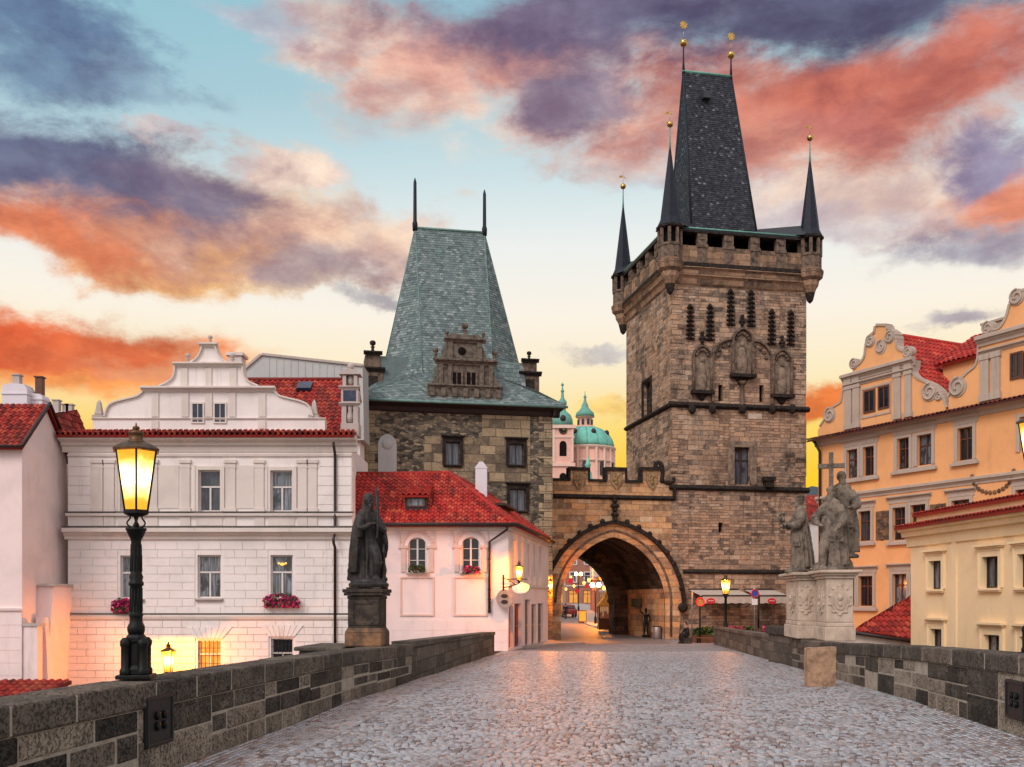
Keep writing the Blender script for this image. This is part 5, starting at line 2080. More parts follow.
x, z = wp(209, 343.5)
ball_finial(m, x, .2, z, wp(209, 334)[1] - z)
for px, y0, y1 in ((186.5, 363.5, 352), (231.5, 363.5, 352)):
    x, z = wp(px, y0)
    m.cut()
    ball_finial(m, x, .2, z, wp(px, y1)[1] - z)
PS('ball_finial', m, M['trim_grey'], wh)
m = MB()
for px in (97.5, 313.5):
    x, z = wp(px, 418)
    zt = wp(px, 399)[1]
    m.cut()
    m.box(x - .24, x + .24, -.05, .43, z, z + .14)
    m.lathe([(.2, .14), (.24, .22), (.2, .3), (.11, zt - z - .12), (.02, zt - z)], x, .2, 4, z, phase=PI / 4, smooth=False)
PS('obelisk', m, M['trim_grey'], wh)
# row of tiles along the eaves, then the roofs behind
m = MB()
x0, x1 = W.p(62, 434)[0], W.p(356, 434)[0]
m.tiles([(x0, -.62, we + .0), (x1, -.62, we + .0), (x1, .02, we + .25), (x0, .02, we + .25)], .25, .36, 'pan', .15)
P('eaves_tiles', m, M['tile'], wh)
m = MB()
ev = .45
rx0, rx1 = W.p(243, 400, 3)[0], W.p(345, 400, 1)[0]
vR = 4.6
zR = W.p(300, 380.5, vR)[1]
m.tiles([(rx0 - 1.4, ev, we + .1), (rx1 + .1, ev, we + .1), (rx1 + .1, vR, zR), (rx0 - 1.4, vR, zR)], .27, .36, 'pan', .07)
m.tiles([(rx0 - 1.4, 5.6, zR - .9), (rx1 + .1, 5.6, zR - .9), (rx1 + .1, vR, zR), (rx0 - 1.4, vR, zR)], .27, .36, 'pan', .07)
# low roof left of the gable and the wing behind the gable itself
zl_ = W.p(80, 424, 3)[1]
m.tiles([(.1, .5, we + .05), (3.2, .5, we + .05), (3.2, 3.5, zl_ + .3), (1.4, 3.5, zl_ + .3)], .27, .36, 'pan', .07)
gx = W.p(209, 400)[0]
zg = W.p(209, 386, 1)[1]
m.tiles([(gx, .5, zg), (gx, 9.0, zg), (gx - 4.2, 9, we + .1), (gx - 4.2, .5, we + .1)], .27, .36, 'pan', .07)
P('roof', m, M['tile'], wh)
P('ridge_cap', MB().tube([(rx0 - 1.4, vR, zR + .05), (rx1 + .1, vR, zR + .05)], .12, 7), M['tile'], wh)
m = MB()
tt = .84
sx, sz = W.p(305, 386, ev + (vR - ev) * tt)
sy = ev + (vR - ev) * tt
m.hexa([(sx - .36, sy - .35, sz - .32), (sx + .36, sy - .35, sz - .32), (sx + .36, sy + .3, sz + .1), (sx - .36, sy + .3, sz + .1),
        (sx - .36, sy - .42, sz - .18), (sx + .36, sy - .42, sz - .18), (sx + .36, sy + .22, sz + .28), (sx - .36, sy + .22, sz + .28)])
P('skylight', m, M['pane_blue'], wh)
# chimney and little roof structures
r_ = W.r(230, 355, 243, 380, 2.5)
m = MB().box(r_[0], r_[1], 2.2, 3.0, r_[2] - 1.5, r_[3] - .1).box(r_[0] - .1, r_[1] + .1, 2.1, 3.1, r_[3] - .1, r_[3] + .04)
P('chimney', m, M['trim_white'], wh)
# end turret of stacked pedestals at the right edge of the roof
m = MB()
r_ = W.r(342.5, 362, 356.5, 437, 0)
cx = (r_[0] + r_[1]) / 2
zz = lambda y: W.p(349, y)[1]
m.box(cx - .42, cx + .42, .0, .8, we + .05, zz(423))
m.box(cx - .38, cx - .16, .05, .75, zz(423), zz(405)).box(cx + .16, cx + .38, .05, .75, zz(423), zz(405)).box(cx - .2, cx + .2, .35, .75, zz(423), zz(405))
m.lathe([(.14, 0), (.17, .3), (.1, .55), (.16, .8), (.1, .86)], cx, .2, 8, zz(422))
m.box(cx - .4, cx + .4, .04, .78, zz(402), zz(389))
m.box(cx - .34, cx - .18, .08, .7, zz(386), zz(375)).box(cx + .18, cx + .34, .08, .7, zz(386), zz(375))
m.ell((cx, .35, zz(379)), (.16, .16, .26), 10, 8)
m.prism([(cx - .5, zz(374)), (cx + .5, zz(374)), (cx + .34, zz(370.5)), (cx, zz(368)), (cx - .34, zz(370.5))], .0, .8)
for y in (404, 387.5):
    sweep(m, cornice_prof(.12, .14), cx - .5, cx + .5, .04, zz(y) - .06)
m.ell((cx, .4, zz(364.5)), (.17, .17, .17), 10, 8)
P('gable_pinnacle', m, M['trim_grey'], wh)
P('niche_shade', MB().box(cx - .3, cx + .3, .03, .06, zz(401), zz(390)), M['pane_blue'], wh)
m = MB()
x = W.p(335.5, 500)[0]
m.tube([(x, -.56, we - .35), (x, -.2, we - .75), (x, -.12, we - .95), (x, -.12, zr1 + .35), (x, -.5, zr1 + .12), (x, -.5, zr1 - .12), (x, -.14, zr1 - .3), (x, -.14, .2)], .065, 8)
P('drainpipe', m, M['pipe'], wh)


def blooms(mb_f, mb_l, x0, x1, y0, y1, z0, z1, n, rnd, size=.055):
    """petals and leaves as small tilted faces through the volume of a window box"""
    for k in range(n):
        fx, fy, fz = rnd.random(), rnd.random(), rnd.random()
        droop = .5 * (abs(fx - .5) * 2) ** 3
        c = Vector((x0 + (x1 - x0) * fx, y0 + (y1 - y0) * fy, z0 + (z1 - z0) * (fz * (1 - droop * .6))))
        mb = mb_l if rnd.random() < .3 else mb_f
        a = Vector((rnd.gauss(0, 1), rnd.gauss(0, 1), rnd.gauss(0, 1))).normalized()
        b = a.orthogonal().normalized()
        d = a.cross(b)
        s = size * rnd.uniform(.6, 1.3)
        q = [c + (b * math.cos(w) + d * math.sin(w)) * s + a * (s * .3 if i % 2 else 0) for i, w in enumerate([0, 1.05, 2.1, 3.14, 4.2, 5.24])]
        mb.add(q, [(0, 1, 2, 3, 4, 5)], rnd.random())


def flower_box(F, rect_px, lab, v=0.0, n=420, group='flower boxes under the windows', fl='flowers', size=.06, leafy=.3):
    x0, x1, z0, z1 = F.r(*rect_px, v - .2)
    t = thing('flower_box', lab, 'flower box', F.M @ Matrix.Translation(((x0 + x1) / 2, v - .12, z0)), group)
    rnd = random.Random(int(x0 * 100))
    Fb = F.M
    bx = MB().box(x0 + .12, x1 - .12, v - .30, v - .17, z0 + .08, z0 + .26)
    P('box', bx, M['wood_box'], t, Fb)
    f, l = MB(), MB()
    blooms(f, l, x0, x1, v - .45, v - .08, z0 - .02, z1, n, rnd, size)
    P('blossoms', f, M[fl], t, Fb)
    P('leaves', l, M['leafg'], t, Fb)
    return t


o = mid_y[1]
P('chandelier', MB().ell(((o[0] + o[1]) / 2, .13, o[3] - .42), (.12, .03, .07), 10, 6).ell(((o[0] + o[1]) / 2 - .16, .13, o[3] - .38), (.06, .03, .05), 8, 5).ell(((o[0] + o[1]) / 2 + .16, .13, o[3] - .38), (.06, .03, .05), 8, 5), emit('chandelier_glow', (1.0, .55, .12), 1.6), wh)
flower_box(W, (264, 594, 299, 607), 'magenta flower box under the middle-floor window with drawn curtains')
flower_box(W, (112, 598, 134, 612), 'magenta flower box partly hidden behind the black lamp post', n=300)

# ------------------------------------------------------------------ pink corner house (cafe)
C = Frame(-7.50, 48.0, -7.0, 0.0)
CW = C.p(508, 600)[0]
cafe = thing('corner_house', 'low pink corner house with arched windows and hipped bright red tile roof', 'house', C.M)
S = C.side(CW, 0, R(80.2))
SL = 14.2
ce = C.p(430, 524)[1]
ow = [C.r(408, 537.5, 426.5, 571.5), C.r(461.5, 537, 480, 571.5)]
m = MB()
m.wall(-.25, CW, 0, ce, ow, .25)
zsill = S.p(530, 590)[1]
doors = []
for a, b, dz in ((508, 513, 0), (514.5, 521, 0), (525, 530, .25), (531.5, 536, 0), (538, 543, 0)):
    u0, u1 = S.p(a, 620)[0], S.p(b, 620)[0]
    zt_ = S.p((a + b) / 2, 607 - (a - 508) * .12)[1]
    yb = zdeck(48 + (u0 + u1) / 2) + 7.0
    doors.append((max(u0, .3), u1, yb + .1, max(zt_, yb + 2.3) + dz))
ups = []
for a, b in ((513, 516.5), (520, 523), (527, 530), (533, 535.5), (538.5, 541)):
    u0, u1 = S.p(a, 560)[0], S.p(b, 560)[0]
    ups.append((max(u0, .4), u1, S.p((a + b) / 2, 577)[1] + .0, S.p((a + b) / 2, 540 + (a - 513) * .25)[1]))
m.M = C.M.inverted() @ S.M
m.wall(0, SL, 0, ce, doors + ups, .3)
m.M = None
bk = [C.M.inverted() @ (S.M @ Vector((SL, 0, 0))), ]
bx, by = bk[0].x, bk[0].y
m.quad((bx, by, 0), (-.1, by, 0), (-.1, by, ce), (bx, by, ce), .5)
m.quad((-.1, by, 0), (-.1, 0, 0), (-.1, 0, ce), (-.1, by, ce), .5)
P('wall', m, M['plaster_pink'], cafe)
for o in ow:
    window(cafe, C, o, .25, 'frame_white', 'pane_dark', 2, None, .07, 'trim_white', None, .15, grid=2)
# arch fillers, surrounds and the blind panels under them
m = MB()
tr_ = MB()
for o in ow:
    w = o[1] - o[0]
    cx = (o[0] + o[1]) / 2
    zs_ = o[3] - w / 2 * .95
    arc = [(cx + w / 2 * math.cos(PI * k / 12), zs_ + w / 2 * .95 * math.sin(PI * k / 12)) for k in range(13)]
    m.prism([(o[1] + .01, zs_)] + [(o[1] + .01, o[3] + .02)] + [(cx, o[3] + .02)] + arc[6:0:-1], .005, .24)
    m.prism([(o[0] - .01, zs_), (o[0] - .01, o[3] + .02), (cx, o[3] + .02)] + arc[6:12], .005, .24)
    ro = w / 2 + .22
    ring = [(cx + ro * math.cos(PI * k / 14), zs_ + ro * math.sin(PI * k / 14)) for k in range(15)]
    edge_trim(tr_, ring[::-1], -.06, .02, .14)
    for s in (-1, 1):
        x = cx + s * (w / 2 + .22)
        tr_.box(x - .12, x + .12, -.06, .02, o[2] - .02, zs_)
        tr_.box(x - .24, x + .24, -.09, .02, zs_ - .1, zs_ + .03)
    tr_.box(cx - w / 2 - .42, cx + w / 2 + .42, -.05, .01, o[3] + .42, o[3] + .5)
    for s in (-1, 1):
        tr_.box(cx + s * (w / 2 + .40) - .04, cx + s * (w / 2 + .40) + .04, -.05, .01, zs_, o[3] + .42)
    z0, z1 = C.p(430, 616)[1], o[2] - .25
    for (a, b, c_, d) in ((cx - w / 2 - .38, cx + w / 2 + .38, z0, z0 + .08), (cx - w / 2 - .38, cx + w / 2 + .38, z1 - .08, z1),
                          (cx - w / 2 - .38, cx - w / 2 - .3, z0 + .08, z1 - .08), (cx + w / 2 + .3, cx + w / 2 + .38, z0 + .08, z1 - .08)):
        tr_.box(a, b, -.05, .01, c_, d)
P('arch_infill', m, M['plaster_pink'], cafe)
P('window_surround', tr_, M['trim_pink'], cafe)
m = MB()
m.blocks(.0, CW - .02, .5, C.p(430, 616)[1] - .15, [], .55, .012, .022, 1.7)
P('plinth_courses', m, M['plaster_pink'], cafe)
m = MB()
sweep(m, [(-.02, -.35), (.08, -.3), (.12, -.1), (.26, 0), (-.02, .02)], -.05, CW + .2, 0, ce)
m.M = C.M.inverted() @ S.M
sweep(m, [(-.02, -.35), (.08, -.3), (.12, -.1), (.26, 0), (-.02, .02)], -.1, SL, 0, ce)
zb_ = doors[0][3]
sweep(m, [(-.02, 0), (.1, .04), (.12, .16), (-.02, .2)], 0, SL, 0, S.p(530, 588)[1])
# pilaster strips between the upper windows
for k in range(len(ups) + 1):
    a = .05 if k == 0 else ups[k - 1][1] + .1
    b = ups[k][0] - .1 if k < len(ups) else SL - .1
    if b - a > .2:
        m.box(a, b, -.05, .01, S.p(530, 588)[1] + .25, ce - .4)
m.M = None
P('cornice', m, M['trim_white'], cafe)
for i, o in enumerate(ups):
    window(cafe, S, o, .3, 'frame_white', 'pane_warm' if i < 2 else 'pane', 2, .65, .06)
for i, o in enumerate(doors):
    mt = M['door_red'] if i < 2 else M['door_grey']
    d = MB()
    d.box(o[0] + .02, o[1] - .02, .16, .26, o[2], o[3] - .02)
    hw = (o[1] - o[0]) / 2
    for k in range(2):
        xa = o[0] + .1 + k * hw
        d.box(xa, xa + hw - .2, .13, .17, o[2] + .15, o[2] + 1.0).box(xa, xa + hw - .2, .13, .17, o[2] + 1.12, o[3] - .25)
    pd = P('door', d, mt, cafe, S, 'red painted door' if i < 2 else None)
    h_ = P('handle', MB().ell(((o[0] + o[1]) / 2 + .08, .1, o[2] + 1.05), (.04, .05, .04), 8, 6), M['gold'])
    h_.parent = pd
# hipped roof of pantiles
ez = ce + .05
A_ = C.M.inverted() @ Vector((-3.19, 51.5, 0))
az_ = C.p(450, 474, 3.5)[1]
Ax, Ay = C.p(450, 474, 3.5)[0], 3.5
o_e = .45
e0, e1 = (-.35, -o_e, ez - .12), (CW + o_e * .8, -o_e, ez - .12)
m = MB()
m.tiles([e0, e1, (Ax, Ay, az_), (-.75, Ay, az_)], .27, .36, 'pan', .085)
sv = C.M.inverted() @ S.M
E2 = sv @ Vector((SL + .3, -o_e * .8, 0))
e2 = (E2.x, E2.y, ez - .12)
dS = (S.ex.x, S.ex.y)
Bx, By = Ax + dS[0] * (SL - 3.0), Ay + dS[1] * (SL - 3.0)
m.tiles([e1, e2, (Bx, By, az_), (Ax, Ay, az_)], .27, .36, 'pan', .085)
m.tiles([(-.05, Ay, az_), (Ax, Ay, az_), (Bx, By, az_), (Bx - 3.5, By, ez), (-.05, Ay + 3.5, ez)][0:3] + [(-.05, By, az_ - .2)], .27, .36, 'pan', .085)
P('roof', m, M['tile_bright'], cafe)
m = MB()
m.tube([e1, (Ax, Ay, az_)], .11, 7)
m.tube([(-.75, Ay, az_ + .02), (Ax, Ay, az_ + .02), (Bx, By, az_ + .02)], .11, 7)
P('ridge_cap', m, M['tile_bright'], cafe)
m = MB()
m.tube([(-.3, -o_e - .07, ez - .1), (CW + .42, -o_e - .07, ez - .1)], .085, 8)
m.tube([(CW + .42, -o_e - .07, ez - .1), (e2[0], e2[1], ez - .12)], .085, 8)
P('gutter', m, M['pipe'], cafe)
m = MB()
x1_, x0_ = C.p(507, 524)[0], C.p(489.5, 560)[0]
m.tube([(x1_, -o_e, ez - .15), (x1_, -.3, C.p(500, 530)[1]), (x0_, -.12, C.p(490, 542)[1]), (x0_, -.12, C.p(490, 613)[1])], .06, 8)
for y in (560, 590, 600, 611):
    z = C.p(490, y)[1]
    m.lathe([(.085, 0), (.085, .06)], x0_, -.12, 8, z)
P('drainpipe', m, M['pipe'], cafe)
# shed dormers
def dormer(px0, px1, py0, py1, F, root):
    tt = .55
    v = -o_e + (Ay + o_e) * .25
    r_ = F.r(px0, py0, px1, py1, v)
    m = MB()
    m.box(r_[0], r_[1], v, v + 1.6, r_[2] - .2, r_[3] - .15)
    d = P('dormer', m, M['pipe'], root, F)
    m = MB()
    m.tiles([(r_[0] - .15, v - .25, r_[3] - .12), (r_[1] + .15, v - .25, r_[3] - .12), (r_[1] + .15, v + 1.9, r_[3] + .55), (r_[0] - .15, v + 1.9, r_[3] + .55)], .27, .36, 'pan', .085)
    c = P('dormer_roof', m, M['tile_bright'])
    c.parent = d
    m = MB().box(r_[0] + .15, r_[1] - .15, v - .03, v + .1, r_[2] + .02, r_[3] - .28)
    c = P('pane', m, M['pane'])
    c.parent = d
    m = MB()
    for x in (r_[0] + .1, r_[1] - .15):
        m.box(x, x + .06, v - .05, v + .05, r_[2] - .02, r_[3] - .22)
    m.box(r_[0] + .16, r_[1] - .16, v - .05, v + .05, r_[2] - .04, r_[2] + .02)
    c = P('frame', m, M['frame_brown'])
    c.parent = d


dormer(405, 427, 493, 506, C, cafe)
m = MB()
u0 = S.p(520, 505)[0]
m.M = C.M.inverted() @ S.M
m.box(3.2, 6.4, 1.0, 3.0, ez + .2, ez + 1.15)
m.box(3.0, 6.6, .7, 3.2, ez + 1.15, ez + 1.27)
m.M = None
P('side_dormer', m, M['pipe'], cafe)
r_ = C.r(475.5, 465, 487, 497, 5)
m = MB()
m.box(r_[0], r_[1], 4.8, 5.4, r_[2] - 1.5, r_[3] - .2)
m.prism([(r_[0] - .05, r_[3] - .2), (r_[1] + .05, r_[3] - .2), ((r_[0] + r_[1]) / 2 + .1, r_[3] + .15), ((r_[0] + r_[1]) / 2 - .1, r_[3] + .15)], 4.78, 5.42)
P('chimney', m, M['white_chim'], cafe)
flower_box(C, (463, 566, 480, 573), 'small pink flower box on the second arched window of the pink house', n=160, size=.05)
flower_box(C, (409, 565, 425, 572), 'leafy green box on the arched window beside the bronze statue', n=160, size=.05, fl='leafg')

# ------------------------------------------------------------------ white house with side gable at the far left
L = Frame(-26.0, 43.0, -7.0, 0.0)
lh = thing('gabled_house', 'pale house with red tiled roof and bare gable wall left of the white house', 'house', L.M)
LWd = L.p(22, 500)[0]
le = L.p(10, 443)[1]
yR = 2.15
zRd = L.p(45, 408, yR)[1]
m = MB()
m.wall(0, LWd, 0, le, [], .2)
D2 = 4.3
m.add([(LWd, 0, 0), (LWd, D2, 0), (LWd, D2, le), (LWd, yR, zRd), (LWd, 0, le)], [(0, 1, 2, 3, 4)], .5)
m.add([(0, 0, 0), (0, D2, 0), (0, D2, le), (0, yR, zRd), (0, 0, le)], [(4, 3, 2, 1, 0)], .5)
m.quad((LWd, D2, 0), (0, D2, 0), (0, D2, le), (LWd, D2, le), .5)
P('wall', m, M['plaster_pink'], lh)
m = MB()
m.tiles([(-.1, -.4, le - .25), (LWd + .18, -.4, le - .25), (LWd + .18, yR, zRd + .15), (-.1, yR, zRd + .15)], .27, .36, 'pan', .08)
m.tiles([(-.1, D2 + .3, le - .2), (LWd + .18, D2 + .3, le - .2), (LWd + .18, yR, zRd + .15), (-.1, yR, zRd + .15)], .27, .36, 'pan', .08)
P('roof', m, M['tile'], lh)
m = MB()
m.tube([(LWd + .2, -.42, le - .2), (LWd + .2, yR, zRd + .2), (LWd + .2, D2 + .3, le - .15)], .09, 6)
m.tube([(-.1, -.44, le - .2), (LWd + .2, -.44, le - .2)], .07, 6)
P('verge_board', m, M['pipe'], lh)
m = MB()
sweep(m, [(-.02, 0), (.1, .02), (.12, .12), (-.02, .16)], -.05, LWd + .05, 0, L.p(10, 611)[1])
sweep(m, [(-.02, -.4), (.06, -.38), (.16, -.2), (-.02, -.18)], -.05, LWd + .05, 0, le)
m.blocks(0, LWd, .3, L.p(10, 611)[1] - .05, [], .55, .02, .03, 2.2)
P('cornice', m, M['plaster_pink'], lh)
# lower rear extension and the buttress in front of it
m = MB()
ex0, ex1 = LWd - 3.0, L.p(70, 500, 5.5)[0]
z1, z2 = L.p(48, 433, 4.6)[1], L.p(71, 448, 5.5)[1]
m.add([(LWd - 1, D2 + .02, 0), (ex1, D2 + 1.3, 0), (ex1, D2 + 1.3, z2), (LWd - 1, D2 + .02, z1 + .8)], [(0, 1, 2, 3)], .5)
m.box(LWd - 3, ex1, D2 + 1.35, D2 + 2.4, 0, z2 - .1)
P('rear_wall', m, M['plaster_pink'], lh)
m = MB()
m.tiles([(LWd - .9, D2 + .0, z1 + .85), (ex1 + .1, D2 + 1.1, z2 + .02), (ex1 + .1, D2 + 3.2, z2 + .7), (LWd - .9, D2 + 3.0, z1 + 1.6)], .27, .36, 'pan', .07)
P('rear_roof', m, M['tile'], lh)
m = MB()
bz = L.p(45, 586, 1.5)[1]
bx0, bx1 = L.p(30, 600, 1.2)[0], L.p(66, 600, 3)[0]
m.hexa([(bx0, 1.0, 0), (bx1 - .3, 1.0, 0), (bx1, D2 + 1, 0), (bx0, D2 + 1, 0), (bx0, 1.4, bz), (bx0 + .95, 1.4, bz), (bx1, D2 + 1, bz), (bx0, D2 + 1, bz)])
m.hexa([(bx0 + .55, .3, 0), (bx0 + 1.5, .3, 0), (bx0 + 1.5, 1.2, 0), (bx0 + .55, 1.2, 0), (bx0 + .35, 1.0, bz - 1.4), (bx0 + .75, 1.0, bz - 1.4), (bx0 + .75, 1.5, bz - 1.4), (bx0 + .35, 1.5, bz - 1.4)])
P('buttress', m, M['plaster_pink'], lh)
m = MB()
m.hexa([(bx0 - .12, 1.25, bz), (bx0 + 1.05, 1.25, bz), (bx1 + .05, D2 + 1.1, bz), (bx0 - .12, D2 + 1.1, bz), (bx0 - .12, 1.35, bz + .1), (bx0 + 1.0, 1.35, bz + .1), (bx1, D2 + 1.1, bz + .14), (bx0 - .12, D2 + 1.1, bz + .14)])
q = L.p(24, 625, .3)
m.box(LWd - .05, LWd + .75, .0, .6, q[1] - .05, q[1] + .08)
P('coping', m, M['trim_grey'], lh)
P('pier', MB().box(LWd + .003, LWd + .62, .06, .55, 0, q[1] - .055), M['plaster_pink'], lh)
# little red lean-to roof just over the parapet
lean = thing('lean_to', 'low red lean-to roof peeping over the parapet by the pale gabled house', 'lean-to', Matrix.Translation((-14.8, 33, -7.0)))
LF = Frame(-14.8, 33.0, -7.0, 0)
m = MB()
za_ = LF.p(10, 692, .5)[1]
zb_ = LF.p(44, 686, 1.5)[1]
m.tiles([(-3, 0, za_ - .2), (LF.p(36, 690)[0], 0, za_ - .2), (LF.p(45, 687)[0], 2, zb_ + .15), (-3, 2, zb_ + .15)], .27, .36, 'pan', .08)
P('roof', m, M['tile'], lean, LF)
P('wall', MB().box(-2.8, LF.p(32, 690)[0], .2, 2.0, 0, za_ - .25), M['plaster_pink'], lean, LF)
# chimneys behind it
for i, (a, b, y0, y1, Y, lab) in enumerate(((2, 27, 383, 412, 50, 'broad white chimney with clay pot above the red roof at far left'), (27, 42, 393, 412, 50.4, 'white chimney with brown pot beside the broad white chimney'),
                                             (48, 57, 412, 432, 56, 'slim white chimney with grey pot between the two houses'), (58, 72, 411, 432, 56.3, 'white chimney with two pots left of the obelisk'))):
    Fc = Frame(-30, Y, -7, 0)
    r_ = Fc.r(a, y0, b, y1)
    t = thing('chimney_stack', lab, 'chimney', Fc.M @ Matrix.Translation(((r_[0] + r_[1]) / 2, .4, 0)), 'white chimneys behind the gabled house')
    m = MB()
    w = r_[1] - r_[0]
    m.prism([(r_[0], 0), (r_[1], 0), (r_[1], r_[3] - w * .25), (r_[1] - w * .12, r_[3] - .05), (r_[0] + w * .3, r_[3]), (r_[0], r_[3] - w * .1)], 0, .9)
    m.box(r_[0] - .05, r_[1] + .05, -.05, .95, r_[3] - w * .45, r_[3] - w * .45 + .08)
    P('stack', m, M['white_chim'], t, Fc)
    m = MB()
    n = 2 if i == 3 else 1
    for k in range(n):
        x = r_[0] + w * (.25 + .5 * (k + .5) / n) if n > 1 else r_[0] + w * (.6 if i else .45)
        h = (.45, .85, .7, .4)[i]
        m.box(x - .17, x + .17, .25, .6, r_[3] - w * .2, r_[3] + h)
        m.box(x - .22, x + .22, .2, .65, r_[3] + h, r_[3] + h + .06)
    P('pot', m, M['frame_brown'] if i in (1,) else M['trim_grey'], t, Fc)

# house with the grey metal roof further back
G = Frame(-16.2, 60, -7, 0)
gh = thing('grey_roofed_house', 'house with plain grey metal roof rising behind the white house', 'house', G.M)
m = MB()
pts = [G.p(*p) for p in ((236, 440), (238, 376), (262, 355.5), (362.5, 366.5), (364, 440))]
m.prism(pts, 0, 2.4)
P('roof', m, M['metal_roof'], gh)
m = MB()
edge_trim(m, pts[1:4], -.12, 2.5, .14)
P('ridge_cap', m, M['trim_grey'], gh)
P('wall', MB().box(pts[0][0] + .3, pts[-1][0] - .3, .4, 2.2, 0, pts[0][1]), M['plaster_white'], gh)
m = MB()
a, b = G.p(262, 355.5), G.p(362.5, 366.5)
for k in range(1, 14):
    x = a[0] + (b[0] - a[0]) * k / 14
    z = a[1] + (b[1] - a[1]) * k / 14
    m.box(x - .02, x + .02, -.03, .01, z - 4, z - .06)
P('roof_seam', m, M['metal_roof'], gh)

# ------------------------------------------------------------------ orange house
O = Frame(19.6, 64.0, -7.0, math.atan2(-1, .49))
oh_ = thing('orange_house', 'orange house with two scrolled gables and stone window surrounds beyond the saints', 'house', O.M)
OW = 26.0
oe = O.p(900, 424)[1]
row1 = [[(847, 449.5, 858, 478), (863.5, 446.5, 874.5, 475.5)], [(897.5, 438, 909.5, 469), (917.5, 434.5, 932, 465)], [(958, 427.5, 973, 460)]]
row2 = [[(845, 513, 854.5, 542), (859, 511, 871, 541)], [(893, 507.5, 906, 540), (911, 504.5, 926, 538)], [(952, 500, 970, 534)], [(1016, 489, 1036, 528)]]
row3 = [[(846, 577, 855, 606), (859, 576, 873, 606)], [(893, 574, 907, 606), (911, 574, 926, 606)], [(952, 572, 970, 606)]]
opsO = []
for rw in (row1, row2, row3):
    for g_ in rw:
        opsO += [O.r(*q) for q in g_]
q = O.r(958, 427.5, 973, 460)
x4 = O.p(1022, 430)[0]
opsO.append((x4 - .1, x4 + 1.0, q[2], q[3]))
m = MB()
m.shell(OW, 12, 0, oe, opsO, .3)
P('wall', m, M['orange'], oh_)
for o in opsO:
    window(oh_, O, o, .3, 'frame_brown', 'pane_dark' if random.random() < .6 else 'pane', 2, .66, .06, None, 'orange_trim', .17)
m = MB()
for rw in (row1, row2, row3):
    for g_ in rw:
        rs = [O.r(*q) for q in g_]
        x0, x1 = min(r[0] for r in rs) - .3, max(r[1] for r in rs) + .3
        z0, z1 = min(r[2] for r in rs), max(r[3] for r in rs)
        m.cut()
        sweep(m, cornice_prof(.22, .2), x0 - .12, x1 + .12, 0, z1 + .42)
        m.box(x0 - .1, x1 + .1, -.2, .02, z0 - .28, z0 - .14)
        m.box(x0, x1, -.08, .02, z0 - .14, z0 - .02)
        if len(rs) > 1:
            m.box(rs[0][1] + .17, rs[1][0] - .17, -.05, .02, z0, z1)
        m.box(x0, x1, -.045, .015, z1 + .2, z1 + .42)
PS('window_stonework', m, M['orange_trim'], oh_)
m = MB()
zc1 = O.p(843, 497)[1]
for zz_, oo, h in ((zc1, .22, .4),):
    sweep(m, cornice_prof(oo, h), -.1, OW, 0, zz_ - .2)
sweep(m, [(-.02, -.45), (.1, -.4), (.16, -.2), (.4, -.05), (-.02, 0)], -.2, OW, 0, oe)
P('cornice', m, M['orange_trim'], oh_)
# painted panels between the windows
for a, b, y0, y1 in ((876, 889, 511, 540), (930, 946, 504, 537)):
    r_ = O.r(a, y0, b, y1)
    mm_ = MB().box(r_[0], r_[1], -.03, .01, r_[2], r_[3])
    for k in range(9):
        z = r_[2] + (r_[3] - r_[2]) * (k + .5) / 9
        cxx = (r_[0] + r_[1]) / 2
        mm_.ell((cxx + .22 * math.sin(k * 1.9), -.03, z), (.2, .05, .13), 8, 5)
    P('carved_panel', mm_, M['ped_patch'], oh_)
m = MB()
u, z = O.p(993, 480)
for k in range(16):
    a = PI + PI * k / 15
    m.ell((u + 1.25 * math.cos(a), -.05, z + .35 + 1.0 * math.sin(a)), (.12, .04, .12), 6, 4)
P('festoon', m, M['ped_patch'], oh_)
m = MB()
m.tiles([(-.3, -.7, oe - .02), (OW, -.7, oe - .02), (OW, .05, oe + .16), (-.3, .05, oe + .16)], .28, .4, 'pan', .08)
P('eaves_tiles', m, M['tile_dark'], oh_)


def opx(pts):
    return [O.p(*p) for p in pts]


gm, gt = MB(), MB()
g1l = [(817.5, 436), (817.5, 430)] + smooth_path([(820, 427), (826, 418), (829, 411), (836, 406), (841.5, 402), (843, 393), (844.5, 386)], 3)
g1r = smooth_path([(912.5, 360), (912, 372), (917, 379), (926, 383), (937, 390), (943, 399), (946, 408)], 3)
gm.prism(opx(g1l + g1r + [(946, 414)]), .02, .5)
ped = smooth_path([(853, 366), (859, 365), (865, 357), (866.5, 346), (869, 338), (875, 333)], 3) + [(876, 326), (886, 326), (887, 331)] + smooth_path([(890, 331), (895, 336), (896, 347), (902, 351.5), (908, 351)], 3)
gm.prism(opx([(851, 380)] + ped + [(910, 372)]), .022, .48)
edge_trim(gt, opx(ped), -.06, .52, .14)
edge_trim(gt, opx(g1l[2:]), -.05, .54, .12)
edge_trim(gt, opx(g1r), -.05, .54, .12)


def ohor(a, b, out, h):
    (x0, z0), (x1, z1) = O.p(*a), O.p(*b)
    sweep(gt, cornice_prof(out, h), x0, x1, .02, (z0 + z1) / 2 - h)
    return (z0 + z1) / 2


